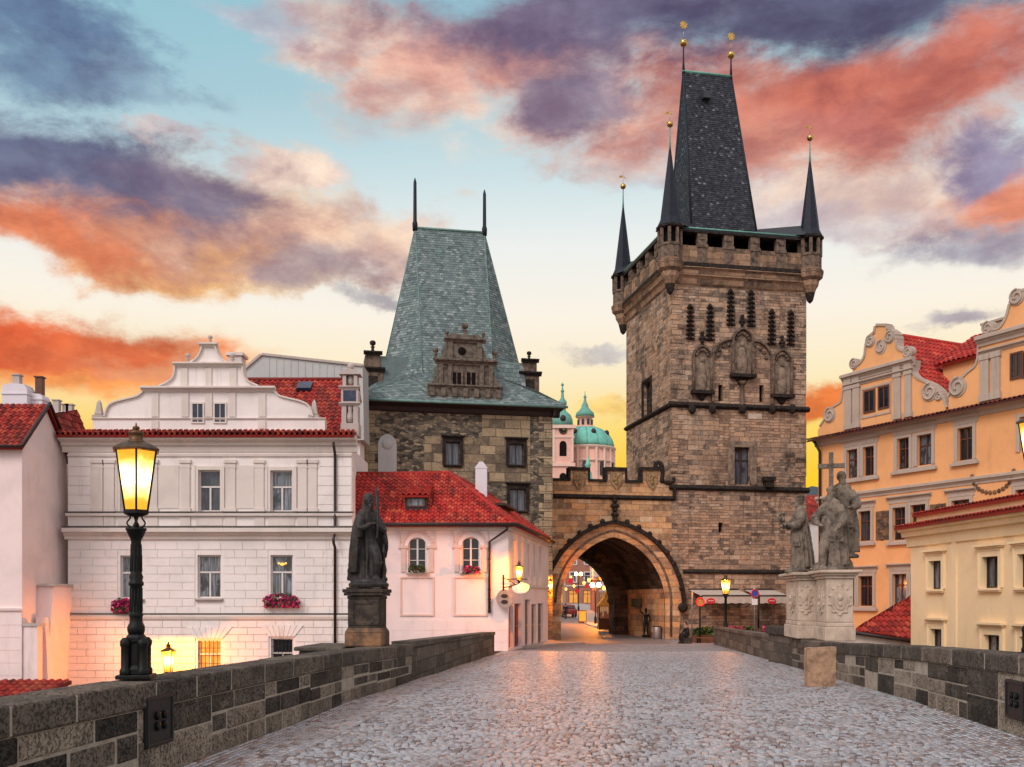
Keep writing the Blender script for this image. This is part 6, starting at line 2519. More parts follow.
zcor = ohor((843, 379), (915, 353), .35, .5)
ohor((844, 388), (914, 363), .2, .25)
for px, py, r in ((854, 364, .34), (870.5, 341, .36), (890, 337, .36), (908, 352, .34), (830, 415, .48), (930, 392, .52), (939, 396, .26)):
    u, z = O.p(px, py)
    scroll(gt, u, z, r, -.04, .3)
u, z = O.p(881, 347)
scroll(gt, u, z, .42, -.02, .1, 1.0)
zb_ = oe + .3
for a in (845.5, 853.5, 894.5, 905.5):
    u0 = O.p(a, 400)[0]
    u1 = O.p(a + 6.5, 400)[0]
    gt.box(u0, u1, -.1, .1, zb_, zcor - .75)
    gt.box(u0 - .06, u1 + .06, -.14, .1, zb_ + .001, zb_ + .3)
    gt.box(u0 - .06, u1 + .06, -.14, .1, zcor - .95, zcor - .745)
    gt.box(u0 - .02, u1 + .02, -.16, .1, zcor - .62, zcor - .3)
r_ = O.r(861, 385, 891, 416)
for x0, x1, z0, z1 in ((r_[0], r_[1], r_[2], r_[2] + .12), (r_[0], r_[1], r_[3] - .12, r_[3]), (r_[0], r_[0] + .12, r_[2] + .12, r_[3] - .12), (r_[1] - .12, r_[1], r_[2] + .12, r_[3] - .12)):
    gt.box(x0, x1, -.03, .06, z0, z1)
# second gable, larger, running out of the picture
g2l = [(948, 413)] + smooth_path([(948.5, 397), (955, 388), (962, 379), (969, 372), (976, 366), (979, 355), (979, 340)], 3)
g2 = opx(g2l)
half = O.p(1040, 380)[0]
g2m = g2 + [(2 * half - x, z) for x, z in g2[::-1]]
gm.prism(g2m, .024, .5)
edge_trim(gt, g2[1:], -.05, .54, .12)
edge_trim(gt, [(2 * half - x, z) for x, z in g2[1:]][::-1], -.05, .54, .12)
p2 = opx([(984, 340)] + smooth_path([(988, 331), (997, 330), (1003, 325), (1008, 315), (1011, 304), (1016, 295), (1024, 291)], 3))
gm.prism(p2 + [(2 * half - x, z) for x, z in p2[::-1]], .026, .48)
edge_trim(gt, p2[1:], -.06, .52, .14)
edge_trim(gt, [(2 * half - x, z) for x, z in p2[1:]][::-1], -.06, .52, .14)
zc2 = O.p(979, 338)[1]
x0 = O.p(978, 338)[0]
sweep(gt, cornice_prof(.35, .55), x0, 2 * half - x0, .02, zc2 - .5)
sweep(gt, cornice_prof(.2, .25), x0 + .1, 2 * half - x0 - .1, .02, zc2 - .95)
for px, py, r in ((958, 387, .55), (988, 328, .36), (1017, 297, .42)):
    u, z = O.p(px, py)
    scroll(gt, u, z, r, -.04, .3)
    scroll(gt, 2 * half - u, z, r, -.08, .3, flip=-1)
for a in (981, 992):
    u0, u1 = O.p(a, 380)[0], O.p(a + 8.5, 380)[0]
    for s in (0, 1):
        q0, q1 = (u0, u1) if not s else (2 * half - u1, 2 * half - u0)
        gt.box(q0, q1, -.1, .1, zb_, zc2 - 1.0)
        gt.box(q0 - .06, q1 + .06, -.14, .1, zb_ + .001, zb_ + .35)
        gt.box(q0 - .06, q1 + .06, -.14, .1, zc2 - 1.25, zc2 - .955)
P('gable', gm, M['orange'], oh_)
P('gable_trim', gt, M['orange_trim'], oh_)
for q in ((865, 391.5, 874, 411), (879.5, 387.5, 888.5, 407), (1012, 354, 1021, 377), (1024, 352, 1034, 375)):
    r_ = O.r(*q)
    w = P('window', MB().box(r_[0], r_[1], -.0, .1, r_[2], r_[3]), M['pane_dark'], oh_, O)
    f = MB()
    f.box(r_[0] - .1, r_[0], -.05, .1, r_[2] - .1, r_[3] + .1).box(r_[1], r_[1] + .1, -.05, .1, r_[2] - .1, r_[3] + .1)
    f.box(r_[0], r_[1], -.05, .1, r_[3], r_[3] + .1).box(r_[0], r_[1], -.05, .1, r_[2] - .1, r_[2])
    f.box((r_[0] + r_[1]) / 2 - .04, (r_[0] + r_[1]) / 2 + .04, -.03, .06, r_[2], r_[3])
    c = P('frame', f, M['frame_brown'])
    c.parent = w
# roofs behind the gables
m = MB()
u1, z1 = O.p(884, 334, .4)
hb = O.p(917, 390)[0]
W1 = O.p(944, 400)[0] - u1
zev = oe + .6
m.tiles([(u1, .4, z1), (u1, 11, z1), (u1 + W1, 11, zev), (u1 + W1, .4, zev)], .33, .42, 'pan', .1)
m.tiles([(u1, .4, z1), (u1, 11, z1), (u1 - W1, 11, zev), (u1 - W1, .4, zev)], .33, .42, 'pan', .1)
z2 = O.p(1024, 300, 1)[1]
W2 = half - O.p(948, 400)[0]
m.tiles([(half, .5, z2), (half, 11, z2), (half - W2, 11, zev), (half - W2, .5, zev)], .33, .42, 'pan', .1)
m.tiles([(half, .5, z2), (half, 11, z2), (half + W2, 11, zev), (half + W2, .5, zev)], .33, .42, 'pan', .1)
P('roof', m, M['tile_bright'], oh_)
m = MB()
m.tube([(u1, .4, z1 + .05), (u1, 11, z1 + .05)], .15, 7)
P('ridge_cap', m, M['tile_bright'], oh_)
# dormer between the gables
m = MB()
r_ = O.r(940, 352, 986, 378, 2.2)
m.box(r_[0] + .2, r_[1], 2.2, 5.0, r_[2] - .5, r_[3] - .4)
d = P('dormer', m, M['orange'], oh_)
m = MB()
zA, zB = O.p(936, 364, 1.9)[1], O.p(984, 342, 1.9)[1]
xa, xb = O.p(935, 364, 1.9)[0], O.p(985, 345, 1.9)[0]
m.tiles([(xa, 1.8, zA - .1), (xb, 1.8, zA - .1), (xb, 5.2, zA + 2.0), (xa, 5.2, zA + 2.0)], .33, .42, 'pan', .1)
c = P('dormer_roof', m, M['tile_bright'])
c.parent = d
m = MB()
r_ = O.r(979, 323, 992, 340, 1.0)
P('chimney', MB().box(r_[0], r_[0] + 1.3, 1.3, 2.4, zev, r_[3]).box(r_[0] - .1, r_[0] + 1.4, 1.2, 2.5, r_[3], r_[3] + .12), M['orange_trim'], oh_)
m = MB()
x = O.p(820, 470)[0]
m.tube([(x, -.5, oe - .1), (x + .15, -.15, oe - .8), (x + .15, -.15, .5)], .09, 8)
P('drainpipe', m, M['pipe'], oh_)

# ------------------------------------------------------------------ yellow house
Y = Frame(16.75, 42.0, -7.0, math.atan2(-1, .08))
yh = thing('yellow_house', 'cream-yellow house with red-edged parapet roof standing behind the parapet', 'house', Y.M)
YW = 18.0
ye = Y.p(912, 530)[1]
yo = [Y.r(930.3, 558.5, 942.3, 587), Y.r(983, 556.5, 999.5, 588), Y.r(1019, 555, 1038, 590), Y.r(931.5, 629, 943, 650), Y.r(985, 635, 1001, 655), Y.r(1021, 637, 1040, 660)]
yo[0] = (yo[0][0], yo[0][1], yo[1][2], yo[1][3])
yo[2] = (yo[2][0], yo[2][1], yo[1][2], yo[1][3])
m = MB()
m.shell(YW, 9, 0, ye, yo, .25)
P('wall', m, M['yellow'], yh)
for i, o in enumerate(yo):
    window(yh, Y, o, .25, 'frame_dark', 'pane', 2, None, .05, 'yellow_trim', 'yellow_trim', .2, True)
m = MB()
sweep(m, [(-.02, -.75), (.08, -.7), (.12, -.35), (.3, -.3), (.34, -.12), (.5, -.08), (.55, .1), (-.02, .16)], -.2, YW, 0, ye)
x = Y.p(955, 570)[0]
m.box(x - .16, x + .16, -.06, .02, .3, ye - .7)
P('cornice', m, M['yellow_trim'], yh)
m = MB()
m.tiles([(-.22, -.64, ye + .12), (YW, -.64, ye + .12), (YW, .25, ye + .28), (-.22, .25, ye + .28)], .25, .33, 'pan', .04)
P('eaves_tiles', m, M['tile'], yh)
zp_ = Y.p(912, 514, .4)[1]
P('parapet', MB().box(-.1, YW, .3, .7, ye + .2, zp_ - .08), M['yellow'], yh)
m = MB()
m.tiles([(-.15, .12, zp_ - .08), (YW, .12, zp_ - .08), (YW, .9, zp_ + .04), (-.15, .9, zp_ + .04)], .25, .33, 'pan', .04)
P('parapet_tiles', m, M['tile'], yh)

# red-roofed annex between the yellow and the orange house
N = Frame(14.6, 43.4, -7.0, 0.0)
an = thing('annex', 'small annex with sloping dark red roof wedged against the yellow house', 'annex', N.M)
m = MB()
p0 = N.p(851, 631, 0)
p1 = N.p(926, 643, 0)
p2 = N.p(926, 587, 3.2)
xr = p1[0]
m.tiles([(p0[0], 0, p0[1]), (p1[0], 0, p1[1]), (p2[0], 3.2, p2[1])], .28, .36, 'pan', .1)
P('roof', m, M['tile'], an)
P('gutter', MB().tube([(p0[0] - .1, -.08, p0[1] - .03), (xr, -.08, p1[1] - .03)], .08, 7), M['pipe'], an)
m = MB()
m.prism([(p0[0] + .2, 0), (xr + .2, 0), (xr + .2, p1[1] - .1), (p0[0] + .2, p0[1] - .1)], .15, 3.0)
P('wall', m, M['trim_white'], an)

# ------------------------------------------------------------------ church with the green dome, far behind
K = Frame(10, 300, -7, 0)
ch = thing('church', 'distant pink church with green dome and slim bell tower seen above the gate', 'church', K.M)
def kx(px, v=0.0):
    return K.p(px, 440, v)[0]
def kz(py, v=0.0):
    return K.p(560, py, v)[1]
dc, dv = kx(585, 14), 14
dr = kx(614.3, 14) - dc
m = MB()
m.lathe([(dr * .97, 0), (dr * .97, kz(449, 14))], dc, dv, 40, 0)
sweep_z = kz(449, 14)
P('drum', m, M['church'], ch)
m = MB()
for yy, o, h in ((449, .5, 1.2), (463, .3, .8), (485, .4, 1.0)):
    z = kz(yy, 14)
    m.lathe([(dr * .97, z - h), (dr + o, z - h * .3), (dr + o, z), (dr * .95, z + .1)], dc, dv, 40, 0)
for k in range(20):
    a = 2 * PI * k / 20
    x, y = dc + dr * .99 * math.cos(a), dv + dr * .99 * math.sin(a)
    m.box(x - .35, x + .35, y - .35, y + .35, kz(485, 14), kz(450, 14))
P('drum_trim', m, M['church_trim'], ch)
for k in range(10):
    a = 2 * PI * (k + .25) / 10 + .1
    ca, sa = math.cos(a), math.sin(a)
    m = MB()
    pts = arch_pts(0, 1.0, 3.2, 1.1, 5)
    m.prism([(-1.0, 0)] + pts + [(1.0, 0)], -.12, .3)
    Mx = K.M @ Matrix.Translation((dc + dr * ca, dv + dr * sa, kz(478, 14))) @ Matrix.Rotation(a + PI / 2, 4, 'Z')
    P('window', m, M['pane_dark'], ch, Mx)
prof = []
zd0, zd1 = kz(448, 14), kz(428, 14)
for k in range(13):
    a = PI / 2 * k / 12
    prof.append((dr * .985 * math.cos(a) ** .9 + .0, zd0 + (zd1 - zd0) * math.sin(a) * 1.06))
m = MB()
m.lathe(prof, dc, dv, 48, 0)
P('dome', m, M['copper_bright'], ch)
m = MB()
for k in range(16):
    a = 2 * PI * k / 16
    m.tube([(dc + (r + .05) * math.cos(a), dv + (r + .05) * math.sin(a), z) for r, z in prof[:-1]], .13, 4)
P('dome_rib', m, M['copper'], ch)
m = MB()
for k in range(8):
    a = 2 * PI * (k + .5) / 8 - .1
    r, z = prof[5]
    m.ell((dc + r * math.cos(a), dv + r * math.sin(a), z), (.8, .8, 1.0), 8, 6)
P('dome_dormer', m, M['pipe'], ch)
lr = (kx(593, 14) - kx(577, 14)) / 2
m = MB()
m.lathe([(lr * 1.3, zd1 - .4), (lr * 1.3, zd1 + .4), (lr * .85, zd1 + .5), (lr * .85, kz(418, 14)), (lr * 1.15, kz(417.5, 14)), (lr * 1.15, kz(416.5, 14))], dc, dv, 16)
P('lantern', m, M['church'], ch)
m = MB()
for k in range(8):
    a = 2 * PI * (k + .5) / 8
    m.box(dc + lr * .87 * math.cos(a) - .4, dc + lr * .87 * math.cos(a) + .4, dv + lr * .87 * math.sin(a) - .3, dv + lr * .87 * math.sin(a) + .3, zd1 + .9, kz(420, 14))
P('lantern_window', m, M['pane_dark'], ch)
m = MB()
m.lathe([(lr * 1.2, kz(417, 14)), (lr * 1.1, kz(413, 14)), (lr * .7, kz(410, 14)), (lr * .45, kz(407.5, 14)), (lr * .4, kz(405, 14)), (lr * .2, kz(402, 14)), (.12, kz(394, 14)), (.05, kz(391, 14))], dc, dv, 16)
m.ell((dc, dv, kz(397, 14)), (.5, .5, .5), 8, 6)
P('lantern_roof', m, M['copper'], ch)
# bell tower
x0, x1 = kx(552.5), kx(573.5)
w = (x1 - x0)
c = (x0 + x1) / 2
m = MB().box(x0, x1, 0, w, 0, kz(425))
P('bell_tower', m, M['church'], ch)
m = MB()
for yy, o, h in ((425, .6, 1.0), (463, .5, 1.0), (436, .25, .5)):
    z = kz(yy)
    m.box(x0 - o, x1 + o, -o, w + o, z - h, z)
for x in (x0, x1 - .7):
    m.box(x, x + .7, -.2, .1, kz(462), kz(427))
P('bell_tower_trim', m, M['church_trim'], ch)
for y0, y1 in ((441, 456), (473, 485)):
    m = MB()
    a = (kx(566) - kx(559)) / 2
    m.prism([(c - a, kz(y1))] + arch_pts(c, a, kz(y0) - a, a * 1.05, 6) + [(c + a, kz(y1))], -.1, .2)
    P('bell_opening', m, M['dark_hole'], ch)
m = MB()
z = kz(430)
m.prism([(c + 1.25 * math.cos(2 * PI * k / 20), z + 1.25 * math.sin(2 * PI * k / 20)) for k in range(20)], -.3, .0)
cl = P('clock', m, M['iron'], ch)
m = MB()
m.box(c - .06, c + .06, -.36, -.3, z, z + .9).box(c - .05, c + .7, -.38, -.32, z - .06, z + .06)
for k in range(12):
    a = 2 * PI * k / 12
    m.ell((c + 1.05 * math.cos(a), -.32, z + 1.05 * math.sin(a)), (.1, .04, .1), 6, 4)
h_ = P('clock_hands', m, M['gold'])
h_.parent = cl
m = MB()
hw = w / 2
m.lathe([(hw * 1.02, kz(425)), (hw * .98, kz(418)), (hw * .82, kz(413.5)), (hw * .5, kz(410.5)), (hw * .34, kz(409)), (hw * .33, kz(404)), (hw * .42, kz(402)), (hw * .4, kz(399.5)),
         (hw * .16, kz(396)), (hw * .12, kz(391)), (hw * .05, kz(384)), (.05, kz(380))], c, w / 2, 16)
m.ell((c, w / 2, kz(389)), (.55, .55, .55), 8, 6)
m.ell((c, w / 2, kz(382.5)), (.45, .45, .45), 8, 6)
P('helm_roof', m, M['copper'], ch)
m = MB()
m.ell((c, .1, kz(418)), (.9, .5, 1.0), 10, 6)
P('helm_oculus', m, M['pipe'], ch)
# green turret of a roof in front of the church
gt_ = thing('roof_turret', 'small pointed green copper roof turret in front of the pink church drum', 'roof turret', Matrix.Translation((18, 240, -7)))
Fq = Frame(18, 240, -7, 0)
x, z = Fq.p(588, 486)
zt = Fq.p(588, 456)[1]
m = MB()
m.lathe([(1.6, z - 4), (1.3, z), (.9, z + (zt - z) * .45), (.55, z + (zt - z) * .5), (.55, z + (zt - z) * .66), (.8, z + (zt - z) * .7), (.4, z + (zt - z) * .8), (.05, zt)], x, 0, 12)
P('copper_roof', m, M['copper_bright'], gt_, Fq)
P('base', MB().box(x - 1.8, x + 1.8, -1.8, 1.8, 0, z - 4), M['church'], gt_, Fq)

# ------------------------------------------------------------------ houses of the street seen through the gate
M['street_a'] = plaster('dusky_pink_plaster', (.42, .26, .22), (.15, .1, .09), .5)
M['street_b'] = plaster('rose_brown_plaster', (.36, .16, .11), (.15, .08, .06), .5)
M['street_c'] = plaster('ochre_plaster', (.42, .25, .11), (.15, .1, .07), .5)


def row_house(x, y, ang, width, depth, height, mat, lab, floors, bays, nm='row_house', roof=True, ground_warm=True):
    F = Frame(x, y, zdeck(y) - .1, ang)
    t = thing(nm, lab, 'house', F.M, 'houses of the street behind the gate')
    ops, gops = [], []
    fh = height / floors
    for f in range(floors):
        for b in range(bays):
            cx_ = width * (b + .5) / bays
            if f == 0:
                gops.append((cx_ - width / bays * .32, cx_ + width / bays * .32, .15, fh * .78))
            else:
                ops.append((cx_ - .55, cx_ + .55, f * fh + fh * .25, f * fh + fh * .8))
    P('wall', MB().shell(width, depth, 0, height, ops + gops, .25), M[mat], t)
    for o in ops:
        window(t, F, o, .25, 'frame_white', 'pane', 2, .66, .07, 'trim_white', 'trim_white', .16)
    for o in gops:
        window(t, F, o, .25, 'frame_brown', 'pane_warm', 2, .72, .09)
    m = MB()
    sweep(m, cornice_prof(.4, .5), -.1, width + .1, 0, height - .4)
    sweep(m, cornice_prof(.2, .3), 0, width, 0, fh - .1)
    P('cornice', m, M['trim_white'], t)
    m = MB()
    m.tiles([(-.1, -.4, height + .1), (width + .1, -.4, height + .1), (width + .1, depth * .5, height + 3), (-.1, depth * .5, height + 3)], .6, .6, 'slate', .05)
    m.tiles([(-.1, depth + .4, height + .1), (width + .1, depth + .4, height + .1), (width + .1, depth * .5, height + 3), (-.1, depth * .5, height + 3)], .6, .6, 'slate', .05)
    P('roof', m, M['tile'], t)
    return t


fa = math.atan2(-1, -.02)
row_house(10.4, 104.0, fa, 18, 9, 10.5, 'street_a', 'dusky pink street house nearest behind the right of the gate', 3, 5)
row_house(10.75, 122.0, fa, 17.8, 9, 12, 'street_c', 'ochre street house second along behind the gate', 4, 5)
row_house(11.1, 142.0, fa, 19.8, 9, 11, 'street_b', 'rose-brown street house third along behind the gate', 3, 5)
row_house(2.0, 186.0, -.12, 8, 9, 14, 'street_a', 'tall dusky pink house closing the view down the street', 4, 3)
row_house(10.0, 185.0, -.12, 8, 9, 13, 'street_b', 'rose-brown house closing the street beside the tall dusky one', 4, 3)
row_house(-5.5, 187.0, -.12, 7.3, 9, 12, 'street_c', 'ochre house closing the street at its far left end', 3, 3)
# ------------------------------------------------------------------ lamps
def glow_glass(name, hot, edge, s_hot, s_edge, clear):
    """lantern glass, brightest around the burner in its middle"""
    m, t, out = new_mat(name)
    g = t('TexCoord').outputs['Generated']
    z = t('SeparateXYZ', {0: g}).outputs[2]
    d = t.m('ABSOLUTE', t.m('SUBTRACT', z, .52))
    n = t.noise(objc(t), 7.0, 3.0, .6)
    f = t.ss(t.m('MULTIPLY_ADD', t.m('SUBTRACT', n, .5), .35, d), .05, .42)
    e_ = t('Emission', {0: t.mix(f, hot, edge), 1: t('MapRange', {0: f, 3: s_hot, 4: s_edge}).outputs[0]})
    tr = t('BsdfTransparent', {0: (1, .9, .7)})
    mx = t('MixShader', {0: clear, 1: e_.outputs[0], 2: tr.outputs[0]})
    t.nt.links.new(mx.outputs[0], out.inputs[0])
    return m


M['glass_big'] = glow_glass('glowing_lantern_glass', (1.0, .84, .36), (1.0, .50, .04), 3.6, 1.15, .12)
M['glass_small'] = glow_glass('bright_lantern_glass', (1.0, .80, .32), (1.0, .46, .04), 4.5, 1.6, .4)
M['shop_glow'] = emit('shop_lamp_glow', (1.0, .48, .07), 5.0)
M['bulb'] = emit('lamp_bulb', (1.0, .86, .5), 14.0)
WARM = (1.0, .27, .012)


def point(name, loc, power, parent, r=.12, color=WARM):
    d = bpy.data.lights.new(name, 'POINT')
    d.energy = power
    d.color = color
    d.shadow_soft_size = r
    o = bpy.data.objects.new(name, d)
    COL.objects.link(o)
    o.parent = parent
    o.location = loc
    return o


def lantern(root, z, s=1.0, seg=6, glass='glass_big', power=60, ox=0.0, oy=0.0, phase=0.0, roof='cap_metal', bulbs=2, color=WARM):
    """tapering glass lantern under a flared roof; s = height of the glass"""
    rt, rb = .36 * s, .20 * s
    m = MB()
    for k in range(seg):
        a0, a1 = phase + 2 * PI * k / seg, phase + 2 * PI * (k + 1) / seg
        c0, c1 = (math.cos(a0), math.sin(a0)), (math.cos(a1), math.sin(a1))
        m.quad((ox + rb * c0[0], oy + rb * c0[1], z), (ox + rb * c1[0], oy + rb * c1[1], z), (ox + rt * c1[0], oy + rt * c1[1], z + s), (ox + rt * c0[0], oy + rt * c0[1], z + s), .5)
    P('lantern_glass', m, M[glass], root)
    m = MB()
    for k in range(seg):
        a0 = phase + 2 * PI * k / seg
        c0 = (math.cos(a0), math.sin(a0))
        m.tube([(ox + rb * c0[0], oy + rb * c0[1], z - .03 * s), (ox + rt * c0[0], oy + rt * c0[1], z + s * 1.02)], .018 * s, 5)
    m.lathe([(rb * .5, -.10 * s), (rb * 1.12, -.05 * s), (rb * 1.12, .0), (rb * .96, .02 * s)], ox, oy, seg, z, phase=phase, smooth=False)
    P('lantern_frame', m, M['iron'], root)
    m = MB()
    m.lathe([(rt * 1.0, .97 * s), (rt * 1.14, .98 * s), (rt * 1.15, 1.01 * s), (rt * .95, 1.06 * s), (rt * .60, 1.12 * s), (rt * .46, 1.13 * s)], ox, oy, seg, z, phase=phase, smooth=False)
    m.lathe([(rt * .40, 1.12 * s), (rt * .40, 1.15 * s), (rt * .30, 1.17 * s), (rt * .33, 1.26 * s), (rt * .38, 1.28 * s), (rt * .34, 1.31 * s), (rt * .12, 1.32 * s), (rt * .10, 1.34 * s),
             (rt * .17, 1.36 * s), (rt * .15, 1.39 * s), (rt * .04, 1.41 * s), (rt * .03, 1.45 * s), (.003, 1.46 * s)], ox, oy, 12, z)
    P('lantern_roof', m, M[roof], root)
    m = MB()
    for k in range(bulbs):
        bx = (k - (bulbs - 1) / 2) * .20 * s
        m.ell((ox + bx, oy, z + .52 * s), (.05 * s, .05 * s, .08 * s), 10, 8)
    P('bulb', m, M['bulb'], root)
    point('lamp_light', (ox, oy, z + (.84 if bulbs == 1 else .5) * s), power, root, .07 * s, color)


def bridge_lamp(x, y, z, lab, up=0.0, power=70):
    t = thing('street_lamp', lab, 'street lamp', Matrix.Translation((x, y, z)) @ Matrix.Rotation(R(8), 4, 'Z'), 'lamps on the bridge parapets')
    m = MB(Matrix.Diagonal((.53, .53, .70, 1)))
    m.box(-.36, .36, -.36, .36, -.02, .05)
    for k in range(4):
        a = PI / 4 + k * PI / 2
        m.lathe([(.13, .05), (.13, .12), (.10, .16), (.10, .5), (.12, .54), (.12, .6), (.06, .66)], .215 * math.cos(a) * 1.2, .215 * math.sin(a) * 1.2, 8)
    m.lathe([(.24, .05), (.24, .14), (.19, .2), (.19, .56), (.22, .6), (.22, .66), (.16, .72)], 0, 0, 8, phase=PI / 8, smooth=False)
    bevel(P('base', m, M['iron'], t), .01)
    m = MB(Matrix.Diagonal((.53, .53, .70, 1)))
    m.lathe([(.16, .70), (.185, .78), (.185, .84), (.14, .90), (.135, 1.0), (.155, 1.03), (.13, 1.07), (.125, 1.5), (.16, 1.53), (.16, 1.57), (.13, 1.6), (.15, 1.66), (.12, 1.72), (.105, 2.25 + up),
             (.115, 2.28 + up), (.15, 2.33 + up), (.20, 2.42 + up), (.22, 2.44 + up), (.22, 2.47 + up), (.08, 2.48 + up)], 0, 0, 20)
    for k in range(12):
        a = 2 * PI * k / 12
        m.tube([(.128 * math.cos(a), .128 * math.sin(a), 1.08), (.124 * math.cos(a), .124 * math.sin(a), 1.48)], .014, 4)
        m.tube([(.122 * math.cos(a), .122 * math.sin(a), 1.75), (.108 * math.cos(a), .108 * math.sin(a), 2.2 + up)], .012, 4)
    P('post', m, M['iron'], t)
    m = MB(Matrix.Diagonal((.53, .53, .70, 1)))
    for k in range(4):
        a = k * PI / 2 + .3
        c, s = math.cos(a), math.sin(a)
        m.tube(smooth_path([(.10 * c, .10 * s, 2.47 + up), (.19 * c, .19 * s, 2.55 + up), (.12 * c, .12 * s, 2.64 + up), (.15 * c, .15 * s, 2.72 + up)], 4), .017, 5)
    m.lathe([(.05, 2.46 + up), (.07, 2.52 + up), (.03, 2.58 + up), (.06, 2.68 + up)], 0, 0, 10)
    P('fork', m, M['iron'], t)
    lantern(t, 1.93 + up * .7, .70, 6, 'glass_big', power, phase=PI / 6 + .22)
    return t


bridge_lamp(-4.36, 11.6, 1.105, 'black iron street lamp with glowing lantern standing on the parapet before the white house')
bridge_lamp(8.37, 16.0, 1.13, 'black street lamp cut off at the picture edge beside the orange house gable', 1.55)

# lamp on the terrace beyond the low wall
t = thing('street_lamp', 'slim black street lamp with glowing lantern on the terrace below the tall tower', 'street lamp', Matrix.Translation((12.95, 60.6, zdeck(60.6))))
m = MB()
m.lathe([(.26, 0), (.28, .5), (.22, .56), (.24, .8), (.16, .9), (.13, 1.1), (.09, 1.3), (.075, 2.75), (.11, 2.8), (.14, 2.9), (.05, 2.92)], 0, 0, 12)
P('post', m, M['iron'], t)
lantern(t, 3.0, .85, 6, 'glass_small', 1100, roof='cap_metal', bulbs=1)

# lamp below the bridge in front of the white house
t = thing('street_lamp', 'low lamp glowing orange against the white house wall behind the parapet', 'street lamp', Matrix.Translation((-15.55, 45.25, -7.0)))
m = MB()
m.lathe([(.16, 0), (.16, .6), (.09, .8), (.07, 5.4), (.13, 5.5), (.05, 5.55)], 0, 0, 10)
P('post', m, M['iron'], t)
lantern(t, 5.75, .95, 4, 'glass_small', 2600, phase=PI / 4, bulbs=1, color=(1.0, .29, .006))


def wall_lantern(lab, M_, z0, reach, s, power, drop=0.0, group=None):
    """bracket from the wall (local +y is into the wall) carrying a lantern"""
    t = thing('wall_lantern', lab, 'wall lantern', M_, group)
    m = MB()
    m.box(-.07, .07, reach - .04, reach + .02, -.5, .25)
    m.tube(smooth_path([(0, reach, -.35), (0, reach * .6, -.30), (0, .06, -.18), (0, 0, -.12)], 5), .028, 6)
    m.tube(smooth_path([(0, reach, .1), (0, reach * .5, -.05), (0, reach * .25, -.22)], 5), .02, 6)
    m.tube([(0, 0, -.16), (0, 0, -.05)], .05, 6)
    P('bracket', m, M['iron'], t)
    lantern(t, 0.0, s, 4, 'glass_small', power, phase=PI / 4, bulbs=1)
    return t


u, z = S.p(519, 580, -.75)
wall_lantern('wall lantern glowing at the corner of the pink house above the hanging sign', S.M @ Matrix.Translation((u, -.75, z)), 0, .75, .62, 1400)
u, z = J.p(550.3, 591, -.8)
wall_lantern('wall lantern glowing on the rubble tower foot left of the gate arch', J.M @ Matrix.Translation((u, -.8, z)), 0, .8, .62, 2600)

# ------------------------------------------------------------------ signs on the corner house
u, z = S.p(521, 588, -.7)
t = thing('hanging_sign', 'small pale blue oval sign hanging under the lantern of the pink house', 'sign', S.M @ Matrix.Translation((u, -.7, z)))
m = MB()
m.prism([(.52 * math.cos(2 * PI * k / 20), .26 * math.sin(2 * PI * k / 20)) for k in range(20)], -.03, .03)
mm = t.matrix_world @ Matrix.Rotation(R(62), 4, 'Z')
P('board', m, M['sky_sign'], t, mm)
m = MB()
m.prism([(.16 * math.cos(2 * PI * k / 16), .14 * math.sin(2 * PI * k / 16)) for k in range(16)], -.045, -.03)
P('emblem', m, M['blue_sign'], t, mm)
m = MB()
m.tube([(0, .7, .42), (0, -.3, .42)], .025, 6).tube([(0, 0, .42), (0, 0, .2)], .012, 4)
P('bracket', m, M['iron'], t)
x, z = C.p(504.5, 599, -.35)
t = thing('round_sign', 'grey round sign fixed to the corner of the pink house', 'sign', C.M @ Matrix.Translation((x, -.35, z)))
m = MB()
m.prism([(.40 * math.cos(2 * PI * k / 24), .46 * math.sin(2 * PI * k / 24)) for k in range(24)], -.04, .04)
P('board', m, M['steel'], t)
m = MB()
for s in (-.14, .14):
    m.prism([(.17 * math.cos(2 * PI * k / 14), s + .10 * math.sin(2 * PI * k / 14)) for k in range(14)], -.055, -.04)
P('emblem', m, M['plate'], t)
P('bracket', MB().box(-.03, .03, .04, .36, -.05, .05), M['iron'], t)

# ------------------------------------------------------------------ statues
def robe(mb, levels, folds=9, seg=44, seed=0, tone=.5):
    """draped body: (z, cx, cy, rx, ry, fold depth)"""
    rnd = random.Random(seed)
    ph = [rnd.random() * 6 for _ in range(3)]
    rings = []
    # densify
    L = smooth_path([tuple(l) for l in levels], 5)
    for (z, cx, cy, rx, ry, fd) in L:
        ring = []
        for k in range(seg):
            a = 2 * PI * k / seg
            w = 1 + 1.7 * fd * (math.sin(folds * a + ph[0] + z * 2.2) * .6 + math.sin((folds * 2 - 3) * a + ph[1] - z * 1.5) * .3 + math.sin(3 * a + ph[2]) * .5)
            ring.append((cx + rx * w * math.cos(a), cy + ry * w * math.sin(a), z))
        rings.append(ring)
    return mb.loft(rings, tone)


def limb(mb, pts, rs):
    P_ = smooth_path([tuple(p) + (r,) for p, r in zip(pts, rs)], 4)
    mb.tube([p[:3] for p in P_], [p[3] for p in P_], 10)


